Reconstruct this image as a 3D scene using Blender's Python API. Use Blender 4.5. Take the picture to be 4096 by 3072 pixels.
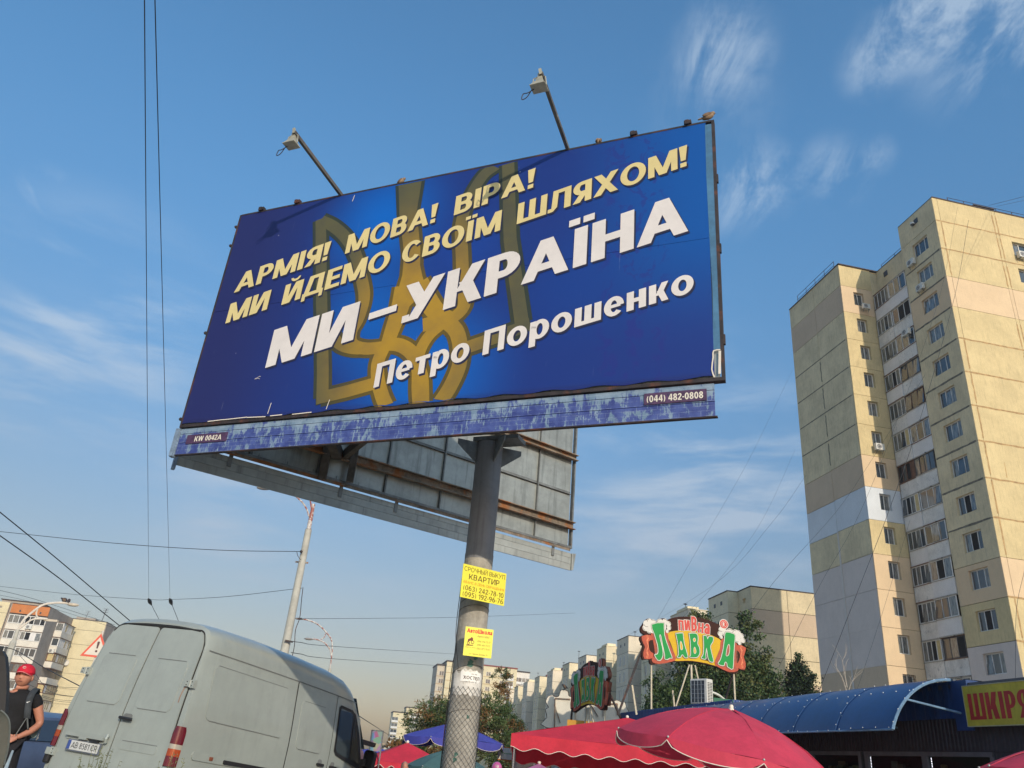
import bpy, random
from math import *
from mathutils import Vector, Matrix, noise

# ------------------------------------------------------------------ camera
SC = bpy.context.scene
COL = SC.collection
for _o in list(bpy.data.objects):
    bpy.data.objects.remove(_o)
PITCH, ROLL, CAMZ = radians(25.7956), radians(5.1026), 1.2
FW = Vector((0, cos(PITCH), sin(PITCH)))
_U0 = Vector((0, -sin(PITCH), cos(PITCH)))
_R0 = Vector((1, 0, 0))
UI = cos(ROLL) * _U0 - sin(ROLL) * _R0
RI = cos(ROLL) * _R0 + sin(ROLL) * _U0
camd = bpy.data.cameras.new('camera')
cam = bpy.data.objects.new('camera', camd)
COL.objects.link(cam)
camd.sensor_width = 36
camd.lens = 3141.0 / 4096 * 36
camd.clip_start, camd.clip_end = 0.05, 6000
m4 = Matrix.Identity(4)
for r in range(3):
    m4[r][0], m4[r][1], m4[r][2] = RI[r], UI[r], -FW[r]
m4[2][3] = CAMZ
cam.matrix_world = m4
SC.camera = cam

# ------------------------------------------------------------------ light
SUN_AZ, SUN_EL = radians(160), radians(22)
sund = bpy.data.lights.new('sun', 'SUN')
sun = bpy.data.objects.new('sun', sund)
COL.objects.link(sun)
sund.energy = 2.05
sund.angle = radians(0.5)
sund.color = (1.0, 0.87, 0.70)
sdir = Vector((sin(SUN_AZ) * cos(SUN_EL), cos(SUN_AZ) * cos(SUN_EL), sin(SUN_EL)))
sun.rotation_euler = sdir.to_track_quat('Z', 'Y').to_euler()
sun.location = (30, -30, 60)

world = bpy.data.worlds.new('World')
SC.world = world
world.use_nodes = True
wn, wl = world.node_tree.nodes, world.node_tree.links
wn.clear()
w_out = wn.new('ShaderNodeOutputWorld')
w_bg = wn.new('ShaderNodeBackground')
w_bg.inputs['Strength'].default_value = 0.15
sky = wn.new('ShaderNodeTexSky')
sky.sky_type = 'NISHITA'
sky.sun_disc = False
sky.sun_elevation = SUN_EL
sky.sun_rotation = SUN_AZ
sky.altitude = 150
sky.air_density = 1.25
sky.dust_density = 1.6
sky.ozone_density = 2.6
wl.new(w_bg.outputs[0], w_out.inputs[0])


class NG:
    """small helper for wiring shader nodes"""
    def __init__(s, nt):
        s.n, s.l = nt.nodes, nt.links

    def put(s, inp, v):
        if v is None:
            return
        if isinstance(v, bpy.types.NodeSocket):
            s.l.new(v, inp)
        else:
            if isinstance(v, (tuple, list)) and len(v) == 3 and len(inp.default_value) == 4:
                v = (*v, 1)
            inp.default_value = v

    def math(s, op, a, b=None, c=None, clamp=False):
        n = s.n.new('ShaderNodeMath'); n.operation = op; n.use_clamp = clamp
        s.put(n.inputs[0], a); s.put(n.inputs[1], b); s.put(n.inputs[2], c)
        return n.outputs[0]

    def vmath(s, op, a, b=None):
        n = s.n.new('ShaderNodeVectorMath'); n.operation = op
        s.put(n.inputs[0], a); s.put(n.inputs[1], b)
        return n.outputs['Value'] if op in ('DOT_PRODUCT', 'LENGTH', 'DISTANCE') else n.outputs[0]

    def mix(s, f, a, b, blend='MIX'):
        n = s.n.new('ShaderNodeMix'); n.data_type = 'RGBA'; n.blend_type = blend
        s.put(n.inputs[0], f); s.put(n.inputs[6], a); s.put(n.inputs[7], b)
        return n.outputs[2]

    def noise(s, vec, scale, detail=4, rough=.55, dist=0.0):
        n = s.n.new('ShaderNodeTexNoise')
        s.put(n.inputs['Vector'], vec)
        n.inputs['Scale'].default_value = scale; n.inputs['Detail'].default_value = detail
        n.inputs['Roughness'].default_value = rough; n.inputs['Distortion'].default_value = dist
        return n.outputs['Fac']

    def mapping(s, vec, scale=(1, 1, 1), loc=(0, 0, 0), rot=(0, 0, 0)):
        n = s.n.new('ShaderNodeMapping')
        s.put(n.inputs['Vector'], vec)
        n.inputs['Scale'].default_value = scale; n.inputs['Location'].default_value = loc
        n.inputs['Rotation'].default_value = rot
        return n.outputs[0]

    def ramp(s, f, a, b):
        """smooth step from a to b"""
        n = s.n.new('ShaderNodeMapRange'); n.interpolation_type = 'SMOOTHSTEP'
        s.put(n.inputs[0], f); n.inputs[1].default_value = a; n.inputs[2].default_value = b
        return n.outputs[0]

    def sep(s, v):
        n = s.n.new('ShaderNodeSeparateXYZ'); s.put(n.inputs[0], v)
        return n.outputs


def img_dir(px, py):
    """direction of a place in the sky, given where the photograph shows it"""
    return (RI * (px - 2048) - UI * (py - 1536) + FW * 3141).normalized()


# sky with thin cirrus: noise on the sky directions, gathered where the photograph shows cloud
g = NG(world.node_tree)
tc = wn.new('ShaderNodeTexCoord')
vdir = tc.outputs['Generated']
sx, sy, sz = g.sep(vdir)
den = g.math('ADD', g.math('MAXIMUM', sz, 0.0), 0.12)
comb = wn.new('ShaderNodeCombineXYZ')
g.put(comb.inputs[0], g.math('DIVIDE', sx, den)); g.put(comb.inputs[1], g.math('DIVIDE', sy, den))
pl = comb.outputs[0]


def cloud_spot(px, py, r, strength):
    d = img_dir(px, py)
    dist = g.vmath('DISTANCE', vdir, tuple(d))
    return g.math('MULTIPLY', g.ramp(dist, r, r * .15), strength)


def addall(l):
    a = l[0]
    for b in l[1:]:
        a = g.math('ADD', a, b)
    return a


high = addall([cloud_spot(2900, 190, .075, .95), cloud_spot(3960, 60, .12, 1.1), cloud_spot(3700, 40, .07, .8), cloud_spot(3480, 270, .045, .7), cloud_spot(3560, 170, .05, .5),
               cloud_spot(2860, 380, .10, .30), cloud_spot(3330, 690, .055, .8), cloud_spot(3050, 720, .06, .8), cloud_spot(2920, 790, .06, .7), cloud_spot(3500, 620, .03, .5), cloud_spot(180, 770, .04, .5)])
wisp = g.noise(g.mapping(pl, (4.6, 1.9, 1), rot=(0, 0, radians(-38))), 2.3, 10, .66, .5)
wisp2 = g.noise(g.mapping(pl, (1.0, 2.4, 1), rot=(0, 0, radians(20))), 3.0, 7, .6, .5)
hi_f = g.math('MULTIPLY', g.ramp(g.math('ADD', wisp, g.math('MULTIPLY', wisp2, .35)), .56, .86), high, clamp=True)
low = addall([cloud_spot(2600, 1950, .26, .9), cloud_spot(3000, 1850, .16, .4), cloud_spot(330, 1350, .20, .85), cloud_spot(700, 1300, .10, .4),
              cloud_spot(900, 2000, .14, .8), cloud_spot(1250, 2420, .22, .35), cloud_spot(2900, 2120, .2, .5),
              cloud_spot(80, 1450, .12, .5)])
band = g.noise(g.mapping(vdir, (2.2, 2.2, 11)), 2.1, 8, .58, .35)
lo_f = g.math('MULTIPLY', g.ramp(band, .40, .74), low, clamp=True)
gen = g.math('MULTIPLY', g.ramp(g.noise(g.mapping(vdir, (1.5, 1.5, 9)), 1.6, 6, .6), .45, .85), g.ramp(sz, .62, .12))
cf = g.math('MAXIMUM', g.math('MULTIPLY', hi_f, .48), g.math('MAXIMUM', g.math('MULTIPLY', lo_f, .55), g.math('MULTIPLY', gen, .25)))
lowf = g.ramp(sz, .72, .06)
SKY_TINT = g.mix(1.0, sky.outputs[0], g.mix(lowf, (0.50, 0.80, 0.92), (0.46, 0.385, 0.375)), 'MULTIPLY')
cloudc = g.mix(g.ramp(sz, .1, .6), (2.2, 2.4, 2.75), (2.7, 3.2, 3.7))
g.put(w_bg.inputs['Color'], g.mix(cf, SKY_TINT, cloudc))

SC.view_settings.view_transform = 'Standard'
SC.view_settings.look = 'None'
SC.view_settings.gamma = 1
SC.view_settings.exposure = 0.65
SC.view_settings.use_curve_mapping = False
SC.render.engine = 'CYCLES'
SC.cycles.max_bounces = 6

# ------------------------------------------------------------------ materials
MATS = {}


def mat(name, col, rough=.8, var=.12, scale=3.0, metal=0.0, streak=0.0, bump=0.0, col2=None, c2=(.55, .75), c2s=2.0,
        spec=.5, coord='Object', coat=0.0, bs=18, trans=None, dirt=0.0):
    if name in MATS:
        return MATS[name]
    m = bpy.data.materials.new(name); m.use_nodes = True
    q = NG(m.node_tree); b = q.n['Principled BSDF']
    t = q.n.new('ShaderNodeTexCoord').outputs[coord]
    oi = q.n.new('ShaderNodeObjectInfo').outputs['Random']
    off = q.n.new('ShaderNodeVectorMath'); off.operation = 'ADD'
    q.put(off.inputs[0], t)
    cx = q.n.new('ShaderNodeCombineXYZ'); q.put(cx.inputs[0], q.math('MULTIPLY', oi, 37.0)); q.put(cx.inputs[2], q.math('MULTIPLY', oi, 91.0))
    q.put(off.inputs[1], cx.outputs[0])
    v = off.outputs[0]
    base = (*col, 1)
    if var > 0:
        n1 = q.noise(v, scale, 5, .6)
        n2 = q.noise(v, scale * 7, 3, .6)
        f = q.math('ADD', q.math('MULTIPLY', n1, .7), q.math('MULTIPLY', n2, .3))
        dark = tuple(c * (1 - var * 1.6) for c in col)
        lite = tuple(min(1, c * (1 + var * 1.4)) for c in col)
        base = q.mix(q.ramp(f, .32, .68), dark, lite)
    if col2:
        base = q.mix(q.ramp(q.noise(v, c2s, 7, .65, .3), c2[0], c2[1]), base, col2)
    if streak > 0:
        s1 = q.noise(q.mapping(v, (5, 5, .35)), 2.2, 5, .6)
        base = q.mix(q.math('MULTIPLY', q.ramp(s1, .50, .74), streak), base, tuple(c * .35 for c in col))
    if dirt > 0:
        d1 = q.noise(v, .9, 6, .7, .5)
        base = q.mix(q.math('MULTIPLY', q.ramp(d1, .5, .75), dirt), base, (.10, .085, .065))
    q.put(b.inputs['Base Color'], base)
    b.inputs['Roughness'].default_value = rough
    b.inputs['Metallic'].default_value = metal
    b.inputs['Specular IOR Level'].default_value = spec
    if coat:
        b.inputs['Coat Weight'].default_value = coat
        b.inputs['Coat Roughness'].default_value = .08
    if trans:
        tl = q.n.new('ShaderNodeBsdfTranslucent'); q.put(tl.inputs[0], base); ms_ = q.n.new('ShaderNodeMixShader'); ms_.inputs[0].default_value = trans
        q.l.new(b.outputs[0], ms_.inputs[1]); q.l.new(tl.outputs[0], ms_.inputs[2]); q.l.new(ms_.outputs[0], q.n['Material Output'].inputs[0])
    if bump > 0:
        bn = q.n.new('ShaderNodeBump'); bn.inputs['Strength'].default_value = bump; bn.inputs['Distance'].default_value = .02
        q.put(bn.inputs['Height'], q.noise(v, bs, 5, .6)); q.put(b.inputs['Normal'], bn.outputs[0])
    MATS[name] = m
    return m


def glassy(name, col=(.03, .04, .05), rough=.04, spec=.9, tint2=None):
    if name in MATS:
        return MATS[name]
    m = bpy.data.materials.new(name); m.use_nodes = True
    q = NG(m.node_tree); b = q.n['Principled BSDF']
    oi = q.n.new('ShaderNodeObjectInfo').outputs['Random']
    t = q.n.new('ShaderNodeTexCoord').outputs['Object']
    c = (*col, 1)
    if tint2:
        nz = q.noise(q.mapping(t, (9, 9, 1.2)), 1.3, 3, .6)
        c = q.mix(q.math('MULTIPLY', q.ramp(oi, .35, .6), q.ramp(nz, .35, .6)), col, tint2)
    q.put(b.inputs['Base Color'], c)
    b.inputs['Roughness'].default_value = rough
    b.inputs['Specular IOR Level'].default_value = spec
    b.inputs['IOR'].default_value = 1.6
    MATS[name] = m
    return m


# ------------------------------------------------------------------ geometry helpers
class MB:
    def __init__(s):
        s.v, s.f, s.mi = [], [], []

    def face(s, pts, mi=0):
        i = len(s.v); s.v += [tuple(p) for p in pts]; s.f.append(list(range(i, i + len(pts)))); s.mi.append(mi)

    def add(s, vs, fs, mi=0):
        i = len(s.v); s.v += [tuple(p) for p in vs]
        for f in fs:
            s.f.append([i + k for k in f]); s.mi.append(mi)

    def box(s, x0, x1, y0, y1, z0, z1, mi=0, M=None):
        vs = [Vector((x, y, z)) for z in (z0, z1) for y in (y0, y1) for x in (x0, x1)]
        if M is not None:
            vs = [M @ p for p in vs]
        s.add(vs, [(0, 2, 3, 1), (4, 5, 7, 6), (0, 1, 5, 4), (2, 6, 7, 3), (0, 4, 6, 2), (1, 3, 7, 5)], mi)
        return s

    def beam(s, a, b, w, h=None, up=(0, 0, 1), mi=0):
        a, b = Vector(a), Vector(b); h = h or w
        z = (b - a).normalized(); u = Vector(up)
        if abs(z.dot(u)) > .95:
            u = Vector((1, 0, 0))
        x = u.cross(z).normalized(); y = z.cross(x)
        vs = [p + x * (i * w / 2) + y * (j * h / 2) for p in (a, b) for j in (-1, 1) for i in (-1, 1)]
        s.add(vs, [(0, 2, 3, 1), (4, 5, 7, 6), (0, 1, 5, 4), (2, 6, 7, 3), (0, 4, 6, 2), (1, 3, 7, 5)], mi)
        return s

    def tube(s, pts, r, n=8, mi=0, cap=True):
        pts = [Vector(p) for p in pts]
        rs = r if isinstance(r, (list, tuple)) else [r] * len(pts)
        rings = []; px = None
        for i, p in enumerate(pts):
            d = (pts[min(i + 1, len(pts) - 1)] - pts[max(i - 1, 0)]).normalized()
            if px is None:
                px = d.orthogonal().normalized()
            else:
                px = (px - d * px.dot(d)).normalized()
            py = d.cross(px)
            rings.append([p + (px * cos(2 * pi * k / n) + py * sin(2 * pi * k / n)) * rs[i] for k in range(n)])
        vs = [q for rg in rings for q in rg]
        fs = [(i * n + k, i * n + (k + 1) % n, (i + 1) * n + (k + 1) % n, (i + 1) * n + k) for i in range(len(pts) - 1) for k in range(n)]
        if cap:
            fs += [tuple(range(n))[::-1], tuple((len(pts) - 1) * n + k for k in range(n))]
        s.add(vs, fs, mi)
        return s

    def lathe(s, prof, n=20, c=(0, 0, 0), mi=0, sx=1, sy=1):
        """prof: (radius, z) pairs"""
        vs = [(c[0] + r * sx * cos(2 * pi * k / n), c[1] + r * sy * sin(2 * pi * k / n), c[2] + z) for r, z in prof for k in range(n)]
        fs = [(i * n + k, i * n + (k + 1) % n, (i + 1) * n + (k + 1) % n, (i + 1) * n + k) for i in range(len(prof) - 1) for k in range(n)]
        s.add(vs, fs, mi)
        return s

    def ball(s, c, rx, ry=None, rz=None, n=12, m=8, mi=0, M=None):
        ry = ry or rx; rz = rz or rx; c = Vector(c)
        vs = []
        for j in range(m + 1):
            a = pi * j / m
            for k in range(n):
                p = Vector((rx * sin(a) * cos(2 * pi * k / n), ry * sin(a) * sin(2 * pi * k / n), rz * cos(a)))
                if M is not None:
                    p = M @ p
                vs.append(c + p)
        s.add(vs, [(j * n + k, (j + 1) * n + k, (j + 1) * n + (k + 1) % n, j * n + (k + 1) % n) for j in range(m) for k in range(n)], mi)
        return s

    def prism(s, poly, fr, d0, d1, mi=0, back=True):
        """poly: (a, b) outline; fr(a, b, d) -> point"""
        n = len(poly)
        A = [fr(a, b, d1) for a, b in poly]; B = [fr(a, b, d0) for a, b in poly]
        s.face(A, mi)
        if back:
            s.face(B[::-1], mi)
        for i in range(n):
            s.face([B[i], B[(i + 1) % n], A[(i + 1) % n], A[i]], mi)
        return s

    def build(s, name, mats, parent=None, smooth=False, loc=None, rotz=None, bevel=0):
        me = bpy.data.meshes.new(name)
        me.from_pydata(s.v, [], s.f)
        if not isinstance(mats, (list, tuple)):
            mats = [mats]
        for m in mats:
            me.materials.append(m)
        if len(mats) > 1:
            me.polygons.foreach_set('material_index', s.mi)
        me.update()
        o = bpy.data.objects.new(name, me); COL.objects.link(o)
        if smooth:
            weld(me)
            me.polygons.foreach_set('use_smooth', [True] * len(me.polygons))
            if smooth != 'all':
                me.set_sharp_from_angle(angle=radians(smooth if smooth is not True else 40))
        if parent:
            o.parent = parent
        if loc is not None:
            o.location = loc
        if rotz is not None:
            o.rotation_euler.z = rotz
        if bevel:
            md = o.modifiers.new('b', 'BEVEL'); md.width = bevel; md.segments = 2; md.limit_method = 'ANGLE'
        return o


def weld(me, d=1e-4):
    import bmesh
    bm = bmesh.new(); bm.from_mesh(me)
    bmesh.ops.remove_doubles(bm, verts=bm.verts, dist=d)
    bmesh.ops.recalc_face_normals(bm, faces=bm.faces)
    bm.to_mesh(me); bm.free()


def tag(o, label=None, cat=None, group=None, kind=None):
    if label: o['label'] = label
    if cat: o['category'] = cat
    if group: o['group'] = group
    if kind: o['kind'] = kind
    return o


def thing(name, label, cat, loc=(0, 0, 0), rotz=0.0, group=None):
    o = bpy.data.objects.new(name, None); COL.objects.link(o)
    o.location = loc; o.rotation_euler = (0, 0, rotz)
    o.empty_display_size = .2
    return tag(o, label, cat, group)


def node(name, parent, loc=(0, 0, 0), rot=(0, 0, 0)):
    o = bpy.data.objects.new(name, None); COL.objects.link(o)
    o.parent = parent; o.location = loc; o.rotation_euler = rot
    return o


def inst(src, name, parent, loc=(0, 0, 0), rotz=0.0, scale=None):
    o = bpy.data.objects.new(name, src.data); COL.objects.link(o)
    o.parent = parent; o.location = loc; o.rotation_euler = (0, 0, rotz)
    if scale: o.scale = scale
    return o


def copy_tree(o, parent=None):
    c = o.copy(); COL.objects.link(c); c.parent = parent
    for ch in list(o.children):
        copy_tree(ch, c)
    return c


def at_az(az, D, z):
    return Vector((D * sin(radians(az)), D * cos(radians(az)), z))


def at(px, py, D):
    """place in the world seen at photo pixel (px, py), D metres away along the ground"""
    d = RI * (px - 2048) - UI * (py - 1536) + FW * 3141
    return d * (D / hypot(d.x, d.y)) + Vector((0, 0, CAMZ))


def smooth_pts(pts, k=6):
    P = [Vector(p) for p in pts]; P = [P[0] * 2 - P[1]] + P + [P[-1] * 2 - P[-2]]
    out = []
    for i in range(1, len(P) - 2):
        for j in range(k):
            t = j / k
            out.append(.5 * ((2 * P[i]) + (P[i + 1] - P[i - 1]) * t + (2 * P[i - 1] - 5 * P[i] + 4 * P[i + 1] - P[i + 2]) * t * t
                             + (3 * P[i] - P[i - 1] - 3 * P[i + 1] + P[i + 2]) * t ** 3))
    out.append(P[-2])
    return out


# ------------------------------------------------------------------ lettering: glyphs as flat polygons, cap height 1
def rc(x0, y0, x1, y1):
    return [(x0, y0), (x1, y0), (x1, y1), (x0, y1)]


def pg(xa, ya, xb, yb, w):
    return [(xa, ya), (xa + w, ya), (xb + w, yb), (xb, yb)]


def arc(cx, cy, rx, ry, wx, wy, a0, a1, n=14):
    out = []
    n = max(3, int(n * abs(a1 - a0) / 180))
    for i in range(n):
        q = []
        for a in (a0 + (a1 - a0) * i / n, a0 + (a1 - a0) * (i + 1) / n):
            a = radians(a)
            q.append(((cx + rx * cos(a), cy + ry * sin(a)), (cx + (rx - wx) * cos(a), cy + (ry - wy) * sin(a))))
        out.append([q[0][0], q[1][0], q[1][1], q[0][1]])
    return out


def bowl(x0, x1, y0, y1, w, t, flip=False):
    """D shape from a stem edge x0 to x1 between y0 and y1"""
    ry = (y1 - y0) / 2; rx = min(ry * 1.1, (x1 - x0) * .85); cx = x1 - rx
    ps = [rc(x0, y1 - t, cx, y1), rc(x0, y0, cx, y0 + t)] + arc(cx, (y0 + y1) / 2, rx, ry, w, t, -90, 90, 12)
    return ps


def mir(ps, W):
    return [[(W - x, y) for x, y in p][::-1] for p in ps]


def glyph(ch, w, t, k):
    """returns (advance width, polygons); w stem, t bar, k width factor"""
    g_ = w * .0
    low_map = {'п': 'П', 'т': 'Т', 'ш': 'Ш', 'н': 'Н', 'к': 'К', 'в': 'В', 'л': 'Л', 'г': 'Г', 'м': 'М', 'и': 'И'}
    if ch in low_map:
        W, ps = glyph(low_map[ch], w / .74, t / .74 * .9, k)
        return W * .78, [[(x * .78, y * .74) for x, y in p] for p in ps]
    if ch in 'АA':
        W = .82 * k + w * .5; m = W / 2
        return W, [pg(0, 0, m - w * .5, 1, w), pg(W - w, 0, m - w * .5, 1, w), rc(W * .24, .2, W * .76, .2 + t)]
    if ch in 'ВB':
        W = .62 * k + w * .4
        return W, [rc(0, 0, w, 1)] + bowl(w * .9, W * .96, .5 - t * .4, 1, w * .9, t) + bowl(w * .9, W, 0, .5 + t * .6, w, t)
    if ch in 'РP':
        W = .60 * k + w * .4
        return W, [rc(0, 0, w, 1)] + bowl(w * .9, W, .36, 1, w, t)
    if ch == 'Я':
        W, ps = glyph('Р', w, t, k)
        ps = mir(ps, W) + [pg(0, 0, W * .42 - w * .1, .42, w * 1.12)]
        return W, ps
    if ch == 'R':
        W, ps = glyph('Р', w, t, k)
        return W, ps + [pg(W - w, 0, W * .4 - w * .1, .4, w * 1.1)]
    if ch in 'Ьь':
        W = .58 * k + w * .4
        return W, [rc(0, 0, w, 1)] + bowl(w * .9, W, 0, .62, w, t)
    if ch == 'Б':
        W = .58 * k + w * .4
        return W, [rc(0, 0, w, 1), rc(w, 1 - t, W * .92, 1)] + bowl(w * .9, W, 0, .62, w, t)
    if ch == 'Ы':
        W, ps = glyph('Ь', w, t, k)
        return W + w * 1.7, ps + [rc(W + w * .7, 0, W + w * 1.7, 1)]
    if ch == 'М':
        W = .80 * k + w; m = W / 2
        return W, [rc(0, 0, w * .92, 1), rc(W - w * .92, 0, W, 1), pg(m - w * .55, 0, w * .15, 1, w * 1.0), pg(m - w * .45, 0, W - w * 1.15, 1, w * 1.0)]
    if ch in 'ІI':
        return w, [rc(0, 0, w, 1)]
    if ch == 'Ї':
        return w * 1.25, [rc(.12 * w, 0, w * 1.12, 1 - .0), rc(-w * .35, 1.1, w * .5, 1.1 + t * .95), rc(w * .75, 1.1, w * 1.6, 1.1 + t * .95)]
    if ch == '!':
        return w, [[(w * .15, .3), (w * .85, .3), (w * 1.1, 1), (-w * .1, 1)], rc(w * .08, 0, w * .95, .2)]
    if ch in 'ОO0о':
        if ch == '0':
            W = .58 * k + w * .2
        else:
            W = .86 * k + w * .3
        ps = arc(W / 2, .5, W / 2, .515, w, t, 0, 360, 14)
        if ch == 'о':
            W *= .80
            ps = arc(W / 2, .375, W / 2, .39, w, t * .95, 0, 360, 12)
        return W, ps
    if ch in 'СC':
        W = .80 * k + w * .2
        return W, arc(W / 2 + .02, .5, W / 2, .515, w, t, 38, 322, 14)
    if ch == 'Э':
        W, ps = glyph('С', w, t, k)
        return W, mir(ps, W) + [rc(W * .3, .5 - t / 2, W - w, .5 + t / 2)]
    if ch == 'И':
        W = .68 * k + w * .7
        return W, [rc(0, 0, w, 1), rc(W - w, 0, W, 1), pg(w * .5, .0, W - w * 1.5, 1, w)]
    if ch == 'Й':
        W, ps = glyph('И', w, t, k)
        return W, ps + arc(W / 2, 1.26, W * .26, .2, w * .4, t * .7, 180, 360, 8)
    if ch == 'Д':
        W = .78 * k + w * .6
        return W, [pg(w * .25, t, W * .22, 1, w * .95), rc(W - w * 1.25, t, W - w * .25, 1), rc(W * .22, 1 - t, W - w * 1.25, 1), rc(0, 0, W, t),
                   rc(0, -.2, w * .62, 0), rc(W - w * .62, -.2, W, 0)]
    if ch == 'Е' or ch == 'E':
        W = .54 * k + w * .4
        return W, [rc(0, 0, w, 1), rc(w, 1 - t, W, 1), rc(w, .5 - t / 2, W * .94, .5 + t / 2), rc(w, 0, W, t)]
    if ch == 'Ш':
        W = .95 * k + w * .8
        return W, [rc(0, 0, w, 1), rc(W / 2 - w / 2, t, W / 2 + w / 2, 1), rc(W - w, 0, W, 1), rc(w, 0, W - w, t)]
    if ch == 'Щ':
        W, ps = glyph('Ш', w, t, k)
        return W + w * .2, ps + [rc(W, -.18, W + w * .35, t), rc(W - w * .3, -.18, W, 0)]
    if ch == 'Л':
        W = .70 * k + w * .6
        return W, [[(w * .45, t), (w * 1.35, t), (w * 1.5, 1), (w * .62, 1)], rc(W - w, 0, W, 1), rc(w * 1.5, 1 - t, W - w, 1), [(-w * .1, 0), (w * .7, 0), (w * 1.35, t), (-w * .1, t)]]
    if ch in 'ХX':
        W = .76 * k + w * .6
        return W, [pg(0, 0, W - w * 1.15, 1, w * 1.15), pg(W - w * 1.15, 0, 0, 1, w * 1.15)]
    if ch in '–-':
        W = (.52 if ch == '–' else .22) * k + w * .3
        y = .38 if ch == '–' else .34
        return W, [rc(0, y, W, y + t * .95)]
    if ch == 'У' or ch == 'у':
        W = .74 * k + w * .5
        b = W * .5 - w * .30
        ps = [pg(W * .14, 0, W - w, 1, w), [(0, 1), (b * .95, .30), (b + w * .8, .42), (w * 1.05, 1)], rc(.02, 0, W * .2, t)]
        if ch == 'у':
            ps = [[(x * .8, y - .27) for x, y in p] for p in ps]; W *= .8
        return W, ps
    if ch in 'КK':
        W = .68 * k + w * .5
        d = min(w * 1.18, .30); W = max(W, w + .52 * k)
        return W, [rc(0, 0, w, 1), pg(w * .85, .36, W - d, 1, d), pg(W - d, 0, w + .02, .60, d)]
    if ch in 'НH':
        W = .66 * k + w * .6
        return W, [rc(0, 0, w, 1), rc(W - w, 0, W, 1), rc(w, .5 - t / 2, W - w, .5 + t / 2)]
    if ch == 'П':
        W = .66 * k + w * .6
        return W, [rc(0, 0, w, 1), rc(W - w, 0, W, 1), rc(w, 1 - t, W - w, 1)]
    if ch == 'Г':
        W = .52 * k + w * .3
        return W, [rc(0, 0, w, 1), rc(w, 1 - t, W, 1)]
    if ch == 'T' or ch == 'Т':
        W = .66 * k + w * .4
        return W, [rc(W / 2 - w / 2, 0, W / 2 + w / 2, 1 - t), rc(0, 1 - t, W, 1)]
    if ch == 'Ч':
        W = .60 * k + w * .5
        return W, [rc(W - w, 0, W, 1)] + arc(W - w + .0, 1.0, W - w, .62, w, t, 180, 270, 10)
    if ch == 'З':
        W = .58 * k + w * .3
        return W, arc(W * .46, .74, W * .48, .265, w * .9, t, -90, 150, 9) + arc(W * .48, .27, W * .52, .285, w, t, -150, 90, 9)
    if ch == 'W':
        W = .95 * k + w; a = W * .25
        return W, [pg(a - w * .5, 0, 0, 1, w), pg(a - w * .4, 0, W / 2 - w * .5, 1, w * .95), pg(W - a - w * .55, 0, W / 2 - w * .45, 1, w * .95), pg(W - a - w * .5, 0, W - w, 1, w)]
    if ch == '1':
        W = .34 * k + w * .5
        return W, [rc(W - w, 0, W, 1), [(0, .70), (W - w, .80), (W - w, 1), (W * .3, .86)]]
    if ch == '2':
        W = .52 * k + w * .3
        return W, arc(W / 2, .7, W / 2, .31, w, t, -5, 170, 10) + [[(0, t * .9), (w * 1.2, t * .9), (W, .68), (W - w * 1.0, .68)], rc(0, 0, W, t)]
    if ch == '3':
        return glyph('З', w, t, k * .95)
    if ch == '4':
        W = .58 * k + w * .3
        return W, [rc(W * .56, 0, W * .56 + w, 1), rc(0, .22, W, .22 + t), [(0, .22 + t), (w * .9, .22 + t), (W * .56 + w * .2, 1), (W * .56 - w * .1, 1)]]
    if ch == '5':
        W = .54 * k + w * .3
        return W, arc(W * .46, .32, W * .54, .335, w, t, -150, 115, 10) + [rc(W * .12, 1 - t, W * .95, 1), rc(W * .12, .5, W * .12 + w * .85, 1 - t)]
    if ch in '69':
        W = .56 * k + w * .3
        ps = arc(W / 2, .32, W / 2, .335, w, t, 0, 360, 10) + arc(W * .62, .40, W * .62, .61, w, t, 70, 180, 8)
        if ch == '9':
            ps = [[(W - x, 1 - y) for x, y in p] for p in ps]
        return W, ps
    if ch == '7':
        W = .50 * k + w * .3
        return W, [rc(0, 1 - t, W, 1), pg(W * .18, 0, W - w, 1 - t, w)]
    if ch == '8':
        W = .56 * k + w * .3
        return W, arc(W / 2, .745, W * .46, .265, w, t * .9, 0, 360, 9) + arc(W / 2, .275, W / 2, .29, w, t * .9, 0, 360, 9)
    if ch == '(':
        W = .22 * k + w * .4
        return W, arc(W * 1.25, .42, W * 1.25, .62, w * .8, t * .2, 125, 235, 10)
    if ch == ')':
        W, ps = glyph('(', w, t, k)
        return W, mir(ps, W)
    if ch == 'е':
        W = .62 * k + w * .3
        return W, arc(W / 2, .375, W / 2, .39, w, t * .9, 0, 318, 12) + [rc(w * .7, .32, W - w * .5, .32 + t * .72)]
    if ch == 'р':
        W = .62 * k + w * .3
        return W, arc(W / 2 + .02, .375, W / 2, .39, w, t * .9, 0, 360, 12) + [rc(0, -.27, w, .74)]
    if ch == 'а':
        W = .58 * k + w * .3
        return W, arc(W / 2, .5, W * .46, .26, w, t * .8, 10, 160, 8) + [rc(W - w, 0, W, .52)] + arc(W * .46, .22, W * .46, .235, w, t * .7, 0, 360, 9)
    if ch in 'mtao':
        return glyph({'m': 'м', 't': 'т', 'a': 'а', 'o': 'о'}[ch], w, t, k)
    if ch == 'g':
        W, ps = glyph('р', w, t, k)
        return W, mir(ps, W)
    if ch == 'v':
        W = .5 * k + w * .3
        return W, [pg(W / 2 - w / 2, 0, 0, .74, w), pg(W / 2 - w / 2, 0, W - w, .74, w)]
    if ch == 'c':
        W, ps = glyph('С', w, t, k)
        return W * .75, [[(x * .75, y * .74) for x, y in p] for p in ps]
    if ch == 'u':
        W, ps = glyph('п', w, t, k)
        return W, [[(x, .74 - y) for x, y in p][::-1] for p in ps]
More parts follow.
